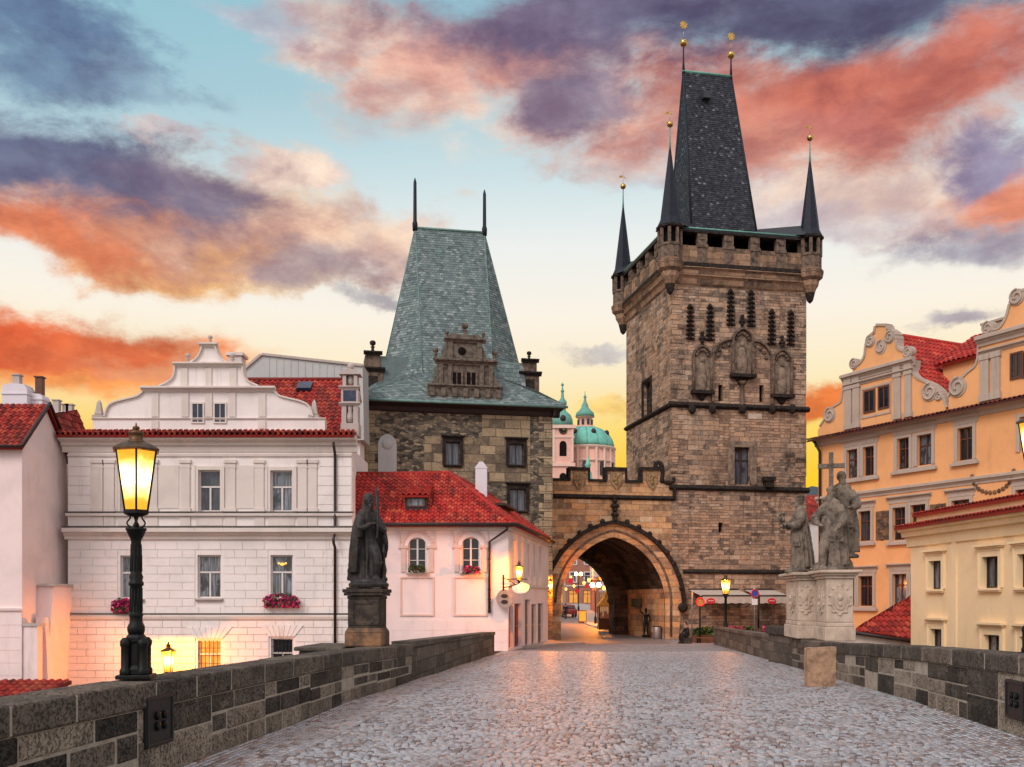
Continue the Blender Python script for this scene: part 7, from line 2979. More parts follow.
def hand(mb, w, d, s):
    """palm with four fingers and a thumb leaving its side; w wrist, d direction"""
    w, d = Vector(w), Vector(d).normalized()
    a = d.cross(Vector((0, 0, 1)))
    a = a.normalized() if a.length > .1 else Vector((1, 0, 0))
    b = a.cross(d)
    limb(mb, [w, w + d * s * .5], [s * .22, s * .26])
    for k, (o, ln) in enumerate(((-.27, .40), (-.09, .50), (.09, .46), (.26, .36))):
        p0 = w + d * s * .42 + a * s * o
        p1 = p0 + d * s * ln * .55
        p2 = p1 + d * s * ln * .35 - b * s * .22
        limb(mb, [p0, p1, p2], [s * .10, s * .095, s * .08])
    limb(mb, [w + d * s * .12 + a * s * .2, w + d * s * .35 + a * s * .42 - b * s * .08, w + d * s * .55 + a * s * .36 - b * s * .18], [s * .11, s * .10, s * .08])


def head(mb, c, H, turn=0.0, beard=0.0, hair=True):
    c = Vector(c)
    Rz = Matrix.Rotation(turn, 3, 'Z')
    q = lambda x, y, z: c + Rz @ Vector((x * H, y * H, z * H))
    rot = Matrix.Rotation(turn, 3, 'Z').to_4x4().to_euler()
    mb.ell(q(0, 0, .01), (.046 * H, .056 * H, .066 * H), 14, 10, rot)
    mb.ell(q(0, -.018, -.03), (.034 * H, .036 * H, .036 * H), 12, 8, rot)       # jaw
    limb(mb, [q(0, -.052, .016), q(0, -.066, -.008)], [.008 * H, .012 * H])       # nose
    limb(mb, [q(-.03, -.046, .022), q(.03, -.046, .022)], [.010 * H, .010 * H])   # brow
    limb(mb, [q(-.016, -.054, -.026), q(.016, -.054, -.026)], [.006 * H, .006 * H])   # mouth
    for s in (-1, 1):
        mb.ell(q(s * .046, .004, .004), (.008 * H, .014 * H, .02 * H), 6, 5, rot)   # ears
    if beard:
        mb.ell(q(0, -.036, -.052), (.032 * H, .026 * H, .045 * H * beard), 10, 7, rot)
    if hair:
        mb.ell(q(0, .016, .018), (.053 * H, .054 * H, .064 * H), 12, 8, rot)
    limb(mb, [c + Vector((0, .008 * H, -.04 * H)), c + Vector((0, .012 * H, -.11 * H))], [.030 * H, .042 * H])   # neck


def sculpt(mb, name, mat, root, F, vox=.018, smooth=1):
    o = P(name, mb, mat, root, F)
    r = o.modifiers.new('remesh', 'REMESH')
    r.mode = 'VOXEL'
    r.voxel_size = vox
    r.use_smooth_shade = True
    s = o.modifiers.new('smooth', 'SMOOTH')
    s.factor = .5
    s.iterations = smooth
    return o


# pedestal of the bronze saint, on a pier outside the parapet
PX, PY, PZ = -3.47, 24.0, .90
PSC = Matrix.Diagonal((.84, .84, 1, 1))
pd = thing('pedestal', 'blackened stone pedestal with rusty patches under the dark bronze statue', 'pedestal', Matrix.Translation((PX, PY, PZ)) @ Matrix.Rotation(-.0997, 4, 'Z'))
Fp = pd.matrix_world.copy()
RMp = RM[pd.name]
m = MB(PSC)
m.box(-.53, .53, -.53, .53, 0, .34)
m.add([(-.53, -.53, .34), (.53, -.53, .34), (.53, .53, .34), (-.53, .53, .34), (-.46, -.46, .44), (.46, -.46, .44), (.46, .46, .44), (-.46, .46, .44)],
      [(0, 1, 5, 4), (1, 2, 6, 5), (2, 3, 7, 6), (3, 0, 4, 7)], .5)
bevel(P('plinth', m, M['ped_patch'], pd), .03)
m = MB(PSC)
m.box(-.45, .45, -.45, .45, .43, 1.12)
for s in (-1, 1):
    m.box(s * .36 - .09, s * .36 + .09, -.475, -.44, .5, 1.08)
m.box(-.27, .27, -.475, -.44, .5, .58).box(-.27, .27, -.475, -.44, 1.0, 1.08)
bevel(P('shaft', m, M['ped_dark'], pd), .02)
m = MB(PSC)
m.box(-.47, .47, -.47, .47, 1.12, 1.2).box(-.55, .55, -.55, .55, 1.203, 1.27).box(-.58, .58, -.58, .58, 1.273, 1.36).box(-.5, .5, -.5, .5, 1.362, 1.40)
bevel(P('cap', m, M['ped_dark'], pd), .025)
m = MB()
m.box(-1.5, .52, -.62, 1.4, -8.2, -.10)
m.box(-1.6, -.42, -.7, 1.5, -.097, -.0)
bevel(P('pier', m, M['conc'], pd), .03)

SH = 2.22
st = thing('bronze_statue', 'dark bronze statue of a cloaked man holding a slim staff on the blackened pedestal', 'statue',
           Matrix.Translation((PX + .03, PY, PZ + 1.40)) @ Matrix.Rotation(R(38), 4, 'Z'))
m = MB()
H = SH
m.lathe([(.47, 0), (.49, .08), (.42, .14), (.40, .20)], 0, 0, 20)
z0 = .16
robe(m, [(z0 * 1.0, 0, .02, .30, .26, .10), (.45, .01, .02, .27, .23, .12), (.85, .02, .0, .235, .19, .11), (1.15, .01, -.01, .215, .165, .08), (1.38, .0, .0, .205, .15, .05),
         (1.62, 0, .01, .235, .16, .04), (1.82, 0, .02, .215, .135, .03), (1.90, 0, .02, .10, .09, 0)], 8, seed=2)
# cloak: hangs from the shoulders, sweeping out behind and to both sides
robe(m, [(z0, .05, .20, .42, .24, .13), (.5, .04, .17, .40, .22, .14), (1.0, .02, .12, .37, .20, .12), (1.4, 0, .08, .33, .18, .09), (1.7, 0, .05, .29, .155, .06), (1.86, 0, .04, .19, .12, .03), (1.93, 0, .03, .09, .08, 0)], 11, seed=5)
robe(m, [(.72, .40, -.02, .05, .12, .1), (1.0, .40, -.03, .09, .15, .16), (1.3, .33, -.03, .12, .15, .14), (1.6, .26, 0, .11, .12, .06), (1.72, .2, .02, .08, .08, 0)], 5, 24, seed=8)
robe(m, [(.35, -.36, .10, .07, .15, .1), (.8, -.36, .07, .09, .16, .16), (1.3, -.31, .03, .11, .15, .12), (1.65, -.24, .02, .10, .12, .05), (1.75, -.18, .02, .07, .08, 0)], 5, 24, seed=9)
# striding leg, boots
limb(m, [(.06, -.06, 1.02), (.08, -.27, .66), (.07, -.20, .28)], [.15, .115, .085])
limb(m, [(.07, -.18, .24), (.07, -.34, .20)], [.08, .055])
limb(m, [(-.12, -.12, .24), (-.14, -.28, .20)], [.08, .055])
# arms meeting at the chest round the palm
limb(m, [(-.21, .0, 1.70), (-.33, -.16, 1.40), (-.10, -.30, 1.50)], [.10, .085, .06])
hand(m, (-.10, -.30, 1.50), (.9, -.1, .35), .16)
limb(m, [(.21, .0, 1.70), (.32, -.17, 1.36), (.10, -.34, 1.42)], [.10, .085, .06])
hand(m, (.10, -.34, 1.42), (-.8, -.1, .55), .16)
robe(m, [(1.18, -.32, -.10, .07, .09, .1), (1.4, -.31, -.12, .09, .10, .08), (1.62, -.24, -.05, .10, .09, 0)], 5, 20, seed=3)
head(m, (0, -.02, 2.03), H, .15, 1.2)
# broad soft hat
m.lathe([(.125, 2.05), (.135, 2.09), (.13, 2.14), (.12, 2.2), (.08, 2.25), (.03, 2.28)], 0, .01, 16)
robe(m, [(1.88, 0, .05, .14, .12, .06), (1.98, 0, .05, .13, .12, .04), (2.08, 0, .04, .12, .115, .02), (2.14, 0, .03, .06, .06, 0)], 6, 20, seed=4)
sculpt(m, 'figure', M['bronze'], st, None, .015, 1)
m = MB()
pth = smooth_path([(-.02, -.42, 1.15), (.0, -.43, 1.45), (.03, -.36, 1.9), (.09, -.22, 2.25), (.14, -.12, 2.42)], 5)
m.tube(pth, [.018 + .03 * math.sin(PI * min(1, (i / (len(pth) - 1)) ** 1.3)) for i in range(len(pth))], 7)
P('staff', m, M['bronze'], st)
m = MB()
m.lathe([(.09, .15), (.09, .22), (.05, .27), (.075, .42), (.04, .58), (.035, .8), (.06, .86), (.03, .92), (.03, 1.05)], .30, -.20, 10)
P('sword', m, M['bronze'], st)

# pale stone pedestal and the three saints on it
QX, QY = 9.27, 29.8
pz = .775
qd = thing('pedestal', 'pale sandstone pedestal with carved shields carrying three stone saints', 'pedestal', Matrix.Translation((QX, QY, pz)) @ Matrix.Rotation(-.0997, 4, 'Z'))


def ped_block(mb, cap, sh, x0, x1, y0, y1, h):
    mb.box(x0 - .06, x1 + .06, y0 - .06, y1 + .06, 0, .42)
    mb.box(x0 - .02, x1 + .02, y0 - .02, y1 + .02, .423, .55)
    mb.box(x0, x1, y0, y1, .553, h - .26)
    cap.box(x0 - .05, x1 + .05, y0 - .05, y1 + .05, h - .257, h - .17)
    cap.box(x0 - .12, x1 + .12, y0 - .12, y1 + .12, h - .168, h - .09)
    cap.box(x0 - .22, x1 + .22, y0 - .22, y1 + .22, h - .088, h)


body, capb, sh = MB(), MB(), MB()
ped_block(body, capb, sh, .10, .88, 0, 1.5, 2.12)
ped_block(body, capb, sh, -.38, .88, 1.85, 4.1, 2.10)
body.box(.15, .83, 1.4, 1.9, .0, 1.8)
bevel(P('shaft', body, M['ped_pale'], qd), .025)
bevel(P('cornice', capb, M['ped_pale'], qd), .02)


def shield(mb, cx, cz, w, h, face, pos):
    pts = [(w * math.cos(2 * PI * k / 22) * (1 + .08 * math.sin(6 * PI * k / 22)), h * math.sin(2 * PI * k / 22)) for k in range(22)]
    vs0 = len(mb.v)
    mb.prism([(a, b) for a, b in pts], -.035, .01)
    mb.prism([(a * .72, b * .72) for a, b in pts], -.065, -.03)
    for k in range(10):
        a = 2 * PI * k / 10 + .3
        mb.ell((w * 1.05 * math.cos(a), -.012, h * 1.05 * math.sin(a)), (.075, .025, .05), 8, 5)
    mb.ell((0, -.07, h * .2), (w * .3, .03, h * .25), 8, 5)
    mb.ell((0, -.07, -h * .3), (w * .22, .03, h * .18), 8, 5)
    for i in range(vs0, len(mb.v)):
        x, y, z = mb.v[i]
        if face == 'front':
            mb.v[i] = (cx + x, pos + y, cz + z)
        else:
            mb.v[i] = (pos + y, cx - x, cz + z)


for fc, cx, pos, w in (('front', .49, 0, .27), ('side', .75, .10, .42), ('front', -.15, 1.85, .16), ('side', 2.95, -.38, .5)):
    q = MB()
    shield(q, cx, 1.22, w, .40, fc, pos)
    P('shield', q, M['ped_pale'], qd)

grp = thing('stone_saints', 'weathered stone group of three robed saints, the rear one holding a cross', 'statue group', Matrix.Translation((QX, QY, pz + 2.10)) @ Matrix.Rotation(-.0997, 4, 'Z'))


def saint(name, x, y, turn, H, arms, hat, seed, lab, stride=0.0, beard=1.0, cape=True, head_turn=0.0, base=.0):
    s = H / 2.2
    Mx = RM[grp.name] @ Matrix.Translation((x, y, base)) @ Matrix.Rotation(turn, 4, 'Z') @ Matrix.Scale(s, 4)
    m = MB()
    m.lathe([(.40, 0), (.42, .06), (.34, .11)], 0, 0, 14)
    robe(m, [(.06, 0, .03, .30, .25, .12), (.42, .01, .02, .27, .22, .14), (.85, .03, -.01, .24, .19, .13), (1.15, .02, -.01, .21, .165, .09), (1.36, 0, 0, .195, .145, .05),
             (1.60, 0, .01, .23, .16, .05), (1.80, 0, .02, .215, .13, .03), (1.88, 0, .02, .09, .085, 0)], 8, seed=seed)
    if cape:
        robe(m, [(.15, .04, .16, .35, .20, .15), (.7, .03, .13, .33, .19, .16), (1.2, 0, .09, .30, .17, .12), (1.6, 0, .05, .27, .145, .07), (1.8, 0, .04, .19, .12, .03), (1.9, 0, .03, .08, .07, 0)], 10, seed=seed + 7)
        robe(m, [(.75, .10, -.10, .20, .13, .16), (1.0, .04, -.10, .22, .13, .16), (1.25, -.04, -.07, .20, .13, .1), (1.4, -.08, -.04, .15, .1, .0)], 6, seed=seed + 11)
    if stride:
        limb(m, [(-.08, -.05, 1.0), (-.12, -.16 - stride * .6, .58), (-.14, -.06 - stride, .14)], [.155, .125, .085])
        limb(m, [(-.14, -.04 - stride, .10), (-.14, -.22 - stride, .06)], [.075, .05])
    else:
        for sx in (-.11, .11):
            limb(m, [(sx, -.16, .12), (sx * 1.2, -.34, .07)], [.075, .05])
    for (sx, el, wr, hd) in arms:
        limb(m, [(sx * .21, .01, 1.68), el, wr], [.10, .085, .058])
        mid = [(a + b) / 2 for a, b in zip(el, wr)]
        limb(m, [(sx * .22, 0, 1.6), el, mid], [.115, .12, .10])
        hand(m, wr, hd, .16)
    head(m, (0, -.02, 2.02), 2.2, head_turn, beard)
    if hat == 'cap':
        m.lathe([(.125, 2.06), (.14, 2.08), (.135, 2.14), (.155, 2.16), (.15, 2.20), (.06, 2.225)], 0, 0, 14)
    elif hat == 'turban':
        m.ell((0, 0, 2.12), (.145, .15, .09), 12, 8)
        m.ell((0, 0, 2.18), (.09, .09, .06), 10, 6)
    return sculpt(m, name, M['statue'], grp, Mx, .016, 1), Mx


o, Mx = saint('figure', -.22, 2.55, R(-78), 2.5, [(-1, (-.30, -.18, 1.36), (-.08, -.42, 1.42), (.4, -1, .2)), (1, (.30, -.2, 1.34), (.10, -.42, 1.38), (-.3, -1, .3))], 'cap', 3, '', 0, .6, True, .1)
m = MB()
rnd = random.Random(4)
for k in range(26):
    m.ell((rnd.gauss(0, .09), -.56 + rnd.gauss(0, .07), 1.52 + rnd.gauss(0, .10)), (.05, .05, .055), 6, 4)
m.tube([(0, -.46, 1.25), (0, -.56, 1.5)], .035, 6)
P('bouquet', m, M['statue'], grp, Mx)
saint('figure', .34, .42, R(-30), 2.55, [(-1, (-.42, -.10, 1.36), (-.22, -.28, 1.20), (.8, -.6, -.2)), (1, (.34, -.16, 1.32), (.26, -.36, 1.08), (-.4, -.7, -.5))], 'turban', 21, '', .22, 1.3, True, -.35)
o, Mx = saint('figure', .80, 1.15, R(-14), 2.70, [(-1, (-.34, -.20, 1.42), (-.16, -.36, 1.62), (.3, -.3, 1)), (1, (.36, -.10, 1.34), (.24, -.34, 1.22), (-.5, -.7, .2))], None, 33, '', 0, 1.0, True, .5, .42)
P('rock', MB().ell((.72, 1.15, .12), (.42, .55, .42), 14, 8).ell((.3, 1.3, .05), (.4, .5, .3), 12, 8), M['statue'], grp)
m = MB()
cxm = Mx
m.box(-.30, -.19, -.42, -.32, -.1, 2.62).box(-.56, .08, -.41, -.33, 2.22, 2.34)
bevel(P('cross', m, M['statue'], grp, cxm), .012)

# block of tan sandstone on the setts
t = thing('sandstone_block', 'upright tan sandstone block standing on the setts by the parapet', 'stone block', Matrix.Translation((7.42, 24.1, zdeck(24.1) - .02)) @ Matrix.Rotation(-.05, 4, 'Z'))
m = MB()
nx, nz = 7, 10
rnd = random.Random(9)
for (ax, w0, w1) in (('f', -.33, .33),):
    pass
m.hexa([(-.33, -.17, -.04), (.33, -.17, -.04), (.33, .17, -.04), (-.33, .17, -.04), (-.345, -.15, .93), (.345, -.16, .97), (.335, .15, .96), (-.335, .15, .92)], .5)
o = P('block', m, M['sand_block'], t)
o.name = 'stone'
sub = o.modifiers.new('sub', 'SUBSURF')
sub.subdivision_type = 'SIMPLE'
sub.levels = sub.render_levels = 5
tex = bpy.data.textures.new('chisel', 'CLOUDS')
tex.noise_scale = .14
dm = o.modifiers.new('chip', 'DISPLACE')
dm.texture = tex
dm.strength = .035
dm.mid_level = .5
bevel(o, .02)

# ------------------------------------------------------------------ terrace below the tall tower
def TF(px, py, Yd):
    return ((px - 512) / FPX * Yd, Yd, CAMZ + (600 - py) / FPX * Yd)


M['awning_cloth'] = simple('dusty_awning_cloth', (.58, .50, .42), .85, 0, .25, 3, .1)


def awning(px0, px1, lab, sx):
    u0, u1 = T.p(px0, 600, -2.6)[0], T.p(px1, 600, -2.6)[0]
    t = thing('awning', lab, 'awning', T.M @ Matrix.Translation(((u0 + u1) / 2, 0, 0)), 'white awnings on the foot of the tall tower')
    z1 = T.p((px0 + px1) / 2, 596, -2.6)[1]
    z0 = T.p((px0 + px1) / 2, 603.5, -2.6)[1]
    zw = z1 + .45
    m = MB()
    m.add([(u0, -2.6, z1), (u1, -2.6, z1), (u1, -.05, zw), (u0, -.05, zw), (u0, -2.6, z1 - .03), (u1, -2.6, z1 - .03), (u1, -.05, zw - .03), (u0, -.05, zw - .03)],
          [(0, 1, 2, 3), (7, 6, 5, 4), (0, 4, 5, 1), (1, 5, 6, 2), (3, 7, 4, 0)], .5)
    n = max(6, int((u1 - u0) / .28))
    for k in range(n):
        a, b = u0 + (u1 - u0) * k / n, u0 + (u1 - u0) * (k + 1) / n
        m.box(a + .004, b - .004, -2.62, -2.60, z0 + (.04 if k % 2 else 0), z1)
    P('canopy', m, M['awning_cloth'], t, T)
    m = MB()
    m.tube([(u0 - .05, -2.6, z1 + .02), (u1 + .05, -2.6, z1 + .02)], .06, 8)
    m.tube([(u0, -.05, zw + .02), (u1, -.05, zw + .02)], .09, 8)
    for x in (u0 + .1, u1 - .1):
        m.tube([(x, -2.6, z1), (x, -.1, z1 - .8)], .03, 6)
    P('arm', m, M['frame_dark'], t, T)
    cx, cz = T.p(sx, 601, -2.7)
    m = MB()
    m.prism([(cx + .30 * math.cos(2 * PI * k / 20), cz + .20 * math.sin(2 * PI * k / 20)) for k in range(20)], -2.70, -2.63)
    s = P('oval_sign', m, M['red_sign'], t, T)
    m = MB()
    m.tube([(cx - .2, -2.715, cz - .03), (cx - .08, -2.715, cz + .05), (cx + .05, -2.715, cz - .02), (cx + .2, -2.715, cz + .05)], .022, 5)
    c = P('emblem', m, M['white_sign'])
    c.parent = s


awning(702.5, 753, 'wide white awning with red oval sign beside the terrace lamp post', 711)
awning(760, 790, 'narrow white awning with red oval sign next to the stone saints', 772)


M['brown_sign'] = simple('faded_yellow_enamel', (.34, .21, .08), .5, 0, .4, 4, .05, .3)


def sign_post(name, lab, px, ptop, pbot, Yd, disc=None, r=.28, mat='white_sign', ring=None, extra=None, post='steel', rad=.035):
    x, y, z1 = TF(px, ptop, Yd)
    zb_ = zdeck(Yd)
    t = thing(name, lab, 'sign post' if disc else 'post', Matrix.Translation((x, y, zb_)))
    m = MB().lathe([(rad, 0), (rad, z1 - zb_), (rad * .5, z1 - zb_ + .02)], 0, 0, 8)
    P('post', m, M[post], t)
    if disc:
        zd_ = TF(px, disc, Yd)[2] - zb_
        m = MB().prism([(r * math.cos(2 * PI * k / 24), zd_ + r * math.sin(2 * PI * k / 24)) for k in range(24)], -.075, -.05)
        d = P('disc', m, M[mat], t)
        if ring:
            m = MB()
            m.tube([(r * .86 * math.cos(2 * PI * k / 24), -.08, zd_ + r * .86 * math.sin(2 * PI * k / 24)) for k in range(24)], r * .13, 5, closed=True)
            c = P('rim', m, M[ring])
            c.parent = d
        if extra:
            m = MB().box(-.17, .17, -.07, -.05, zd_ - r - .42, zd_ - r - .06)
            P('plate', m, M[extra], t)
    return t


sign_post('road_sign', 'round blue road sign with red rim on a pale post on the terrace', 754.5, 587, 628, 60.2, 593.5, .26, 'blue_sign', 'red_sign', 'white_sign')
sign_post('road_sign', 'round brown-yellow and red sign on a dark post near the gate arch', 700, 596, 636, 61.5, 602, .29, 'brown_sign', 'red_sign', None, 'iron', .05)
sign_post('slim_pole', 'slim grey pole standing beside the person in black', 692, 590, 645, 60.8, None, post='steel', rad=.04)
sign_post('slim_pole', 'slim dark pole behind the blue road sign', 758.5, 594, 628, 61.2, None, post='iron', rad=.06)

# flower planters, tables and chairs
def planter(x, y, ang, lab, fl='flowers', n=170):
    z = zdeck(y)
    t = thing('planter', lab, 'planter', Matrix.Translation((x, y, z)) @ Matrix.Rotation(ang, 4, 'Z'), 'planters round the terrace')
    m = MB().box(-.6, .6, -.2, .2, .02, .42).box(-.63, .63, -.23, .23, .42, .48)
    P('box', m, M['wood_box'], t)
    f, l = MB(), MB()
    rnd = random.Random(int(x * 77))
    blooms(f, l, -.62, .62, -.24, .24, .46, 1.0, n, rnd, .075)
    blooms(l, l, -.62, .62, -.22, .22, .44, .9, n, rnd, .085)
    P('blossoms', f, M[fl], t)
    P('leaves', l, M['leafg'], t)


for i, (px, Yd, fl, lab) in enumerate(((703, 62.5, 'leafg', 'leafy planter at the open end of the low grey wall'), (713, 63.2, 'leafg', 'leafy planter left of the terrace lamp post'),
                                        (735, 62.2, 'flowers', 'flowering planter right of the terrace lamp post'), (746, 62.6, 'leafg', 'leafy planter left of the blue road sign'),
                                        (768, 60.5, 'flowers', 'flowering planter right of the blue road sign'), (780, 59.9, 'flowers', 'flowering planter nearest the stone saints'))):
    planter((px - 512) / FPX * Yd, Yd, .15, lab, fl)


def make_chair(loc, rz, lab):
    t = thing('terrace_chair', lab, 'chair', Matrix.Translation(loc) @ Matrix.Rotation(rz, 4, 'Z'), 'chairs on the terrace')
    P('seat', MB().box(-.21, .21, -.21, .21, .43, .47), M['wood_box'], t)
    m = MB().box(-.21, -.17, .18, .22, .47, .92).box(.17, .21, .18, .22, .47, .92).box(-.17, .17, .185, .215, .8, .9).box(-.17, .17, .185, .215, .6, .68)
    P('backrest', m, M['wood_box'], t)
    for sx in (-.19, .19):
        for sy in (-.19, .19):
            P('leg', MB().tube([(sx, sy, .43), (sx * 1.05, sy * 1.05, 0)], .018, 6), M['iron'], t)
    return t


def make_table(loc, lab):
    t = thing('terrace_table', lab, 'table', Matrix.Translation(loc), 'tables on the terrace')
    P('tabletop', MB().lathe([(.40, .72), (.42, .735), (.40, .75)], 0, 0, 18), M['cloth_white'], t)
    P('leg', MB().lathe([(.22, 0), (.2, .03), (.03, .06), (.03, .72)], 0, 0, 10), M['iron'], t)
    return t


tb_spots = [(718, 66.0, 'small round table under the wide awning left of the lamp post'), (738, 66.4, 'small round table under the wide awning right of the lamp post'), (771, 65.0, 'small round table under the narrow awning')]
base_t = None
base_c = None
chair_labels = ['chair facing the table left of the terrace lamp, on its near-gate side', 'chair by the table left of the terrace lamp, on its lamp side',
                'chair by the table behind the terrace lamp, on its lamp side', 'chair by the table behind the terrace lamp, on its sign side',
                'chair by the table under the narrow awning, on its sign side', 'chair by the table under the narrow awning, next to the saints']
ci = 0
for px, Yd, lab in tb_spots:
    x = (px - 512) / FPX * Yd
    Mx = Matrix.Translation((x, Yd, zdeck(Yd)))
    if base_t is None:
        base_t = make_table((x, Yd, zdeck(Yd)), lab)
    else:
        copy_tree(base_t, Mx, lab)
    for s in (-1, 1):
        Mc = Matrix.Translation((x + s * .62, Yd - .1, zdeck(Yd))) @ Matrix.Rotation(-s * PI / 2, 4, 'Z')
        if base_c is None:
            base_c = make_chair((x + s * .62, Yd - .1, zdeck(Yd)), -s * PI / 2, chair_labels[0])
        else:
            copy_tree(base_c, Mc, chair_labels[ci])
        ci += 1
# low bench rail at the terrace edge
x0, y0, _ = TF(695, 640, 61.5)
t = thing('bench', 'low plain wooden bench along the terrace edge beside the person in black', 'bench', Matrix.Translation((x0 + .75, y0, zdeck(y0))))
P('seat', MB().box(-.75, .75, -.17, .17, .30, .36), M['wood_box'], t)
for s in (-.6, .6):
    P('leg', MB().box(s - .05, s + .05, -.14, .14, 0, .30), M['iron'], t)

# ------------------------------------------------------------------ people
def person(name, lab, loc, rz, seated=False, H=1.72, top='cloth_black', legs='cloth_black', walk=.0):
    t = thing(name, lab, 'person', Matrix.Translation(loc) @ Matrix.Rotation(rz, 4, 'Z'))
    m = MB()
    if seated:
        hz = .42
        limb(m, [(0, .02, hz + .05), (0, .0, hz + .25), (0, -.06, hz + .52)], [.17, .15, .16])
        for s in (-1, 1):
            limb(m, [(s * .09, 0, hz + .02), (s * .11, -.42, hz + .06), (s * .11, -.40, .07)], [.10, .075, .05])
            limb(m, [(s * .11, -.38, .05), (s * .12, -.56, .04)], [.05, .035])
            limb(m, [(s * .18, -.05, hz + .48), (s * .24, -.16, hz + .24), (s * .12, -.36, hz + .14)], [.06, .05, .038])
            hand(m, (s * .12, -.36, hz + .14), (-s * .3, -1, -.1), .15)
        hc = (0, -.10, hz + .74)
    else:
        limb(m, [(0, 0, .86), (0, 0, 1.1), (0, 0, 1.36)], [.155, .145, .165])
        for s in (-1, 1):
            d = s * walk
            limb(m, [(s * .09, 0, .88), (s * .10, -d * .55, .48), (s * .10, -d * .6 + .05, .08)], [.105, .075, .05])
            limb(m, [(s * .10, -d * .6 + .05, .05), (s * .11, -d * .6 - .15, .04)], [.05, .035])
            limb(m, [(s * .19, 0, 1.38), (s * .25, d * .2, 1.10), (s * .24, d * .4 - .08, .86)], [.062, .05, .036])
            hand(m, (s * .24, d * .4 - .08, .86), (0, -.1, -1), .15)
        hc = (0, -.02, 1.60)
    sculpt(m, 'body', M[top], t, None, .016, 2)
    m = MB()
    head(m, hc, 1.72, 0, 0, False)
    P('head', m, M['skin'], t)
    m = MB()
    m.ell((hc[0], hc[1] + .025, hc[2] + .04), (.095, .105, .11), 12, 8)
    P('hair', m, M['cloth_black'], t)
    return t


px_, py_, pz_ = TF(687, 640, 60.4)
person('person', 'person in black clothes sitting on a low stone beside the slim grey pole', (px_, py_, zdeck(py_)), R(-70), True)
t = thing('low_stone', 'small dark stone seat under the person in black', 'stone', Matrix.Translation((px_, py_, zdeck(py_))))
bevel(P('stone', MB().box(-.24, .24, -.2, .24, -.02, .36), M['ped_dark'], t), .04)
person('person', 'distant pedestrian in dark clothes walking up the street behind the gate', (6.0, 112, zdeck(112)), R(170), False, walk=.35)

# figure of a knight in the passage, right-hand side
def on_passage_wall(px, off):
    """depth inside the passage at which a thing standing off the right wall shows at picture column px"""
    v = .5
    while v < 9.5 and T.p(px, 600, v)[0] < aR - off:
        v += .05
    return aR - off, v


u, v_ = on_passage_wall(646, .5)
kn = thing('knight_figure', 'dark iron figure with one raised arm inside the gate passage', 'statue', T.M @ Matrix.Translation((u, v_, .04)))
m = MB()
m.lathe([(.3, 0), (.32, .15), (.24, .2)], 0, 0, 12)
limb(m, [(0, 0, 1.1), (0, 0, 1.4), (0, 0, 1.72)], [.17, .15, .19])
for s in (-1, 1):
    limb(m, [(s * .10, 0, 1.12), (s * .13, -.05, .65), (s * .14, 0, .25)], [.115, .085, .065])
    limb(m, [(s * .14, 0, .24), (s * .15, -.2, .23)], [.06, .045])
limb(m, [(.2, 0, 1.72), (.30, -.05, 1.42), (.2, -.2, 1.2)], [.075, .06, .045])
hand(m, (.2, -.2, 1.2), (-.3, -1, 0), .16)
limb(m, [(-.2, 0, 1.74), (-.42, -.05, 1.95), (-.46, -.05, 2.3)], [.075, .062, .045])
hand(m, (-.46, -.05, 2.3), (0, -.1, 1), .16)
head(m, (0, -.02, 1.98), 1.85, 0, .8)
m.lathe([(.11, 2.0), (.12, 2.05), (.09, 2.14), (.02, 2.2)], 0, 0, 12)
sculpt(m, 'figure', M['iron'], kn, None, .02, 2)
u, v_ = on_passage_wall(657, .4)
t = thing('litter_bin', 'grey metal litter bin at the foot of the gate arch, right of the iron figure', 'litter bin', T.M @ Matrix.Translation((u, v_, .02)))
P('body', MB().lathe([(.27, .0), (.29, .05), (.31, .85), (.29, .88)], 0, 0, 16), M['steel'], t)
P('rim', MB().tube([(.31 * math.cos(2 * PI * k / 20), .31 * math.sin(2 * PI * k / 20), .88) for k in range(20)], .025, 6, closed=True), M['iron'], t)
u, z = T.p(634, 603, 8.4)
t = thing('wall_board', 'dark notice board on the inner wall of the gate passage', 'board', T.M @ Matrix.Translation((aR - .06, 6.2, z)))
P('board', MB().box(-.06, .0, -1.2, 1.2, -.3, .35), M['frame_dark'], t)

# ------------------------------------------------------------------ the street behind the gate
x, y, z = TF(608.5, 632, 86)
zs = zdeck(y) + .12
t = thing('market_stall', 'stall under a pitched yellow canopy just beyond the gate arch', 'stall', Matrix.Translation((x, y, zs)))
m = MB()
m.lathe([(1.35, 1.95), (1.38, 2.0), (1.30, 2.12), (.55, 2.75), (.5, 2.95), (.35, 3.2), (.05, 3.35)], 0, 0, 4, phase=PI / 4, smooth=False)
P('canopy', m, M['cloth_yellow'], t)
m = MB()
m.prism([(.2 * math.cos(2 * PI * k / 16), 2.42 + .22 * math.sin(2 * PI * k / 16)) for k in range(16)], -.80, -.70)
P('emblem', m, M['frame_brown'], t)
m = MB()
for sx in (-.85, .85):
    for sy in (-.85, .85):
        m.tube([(sx, sy, 0), (sx, sy, 2.0)], .04, 6)
P('post', m, M['iron'], t)
m = MB().box(-.9, .9, -.9, -.5, .0, .9).box(-.95, .95, -.95, -.45, .9, .95)
P('counter', m, M['wood_box'], t)
rnd = random.Random(5)
m = MB()
for k in range(14):
    a = -.85 + 1.7 * k / 13
    m.box(a - .05, a + .05, -.2, .1, .1, 1.1 + rnd.random() * .5, rnd.random())
P('goods', m, M['church'], t)
x, y, z = TF(582.5, 617, 101)
t = thing('menu_board', 'dark folding board standing on the street beyond the gate', 'board', Matrix.Translation((x, y, zdeck(y))))
m = MB()
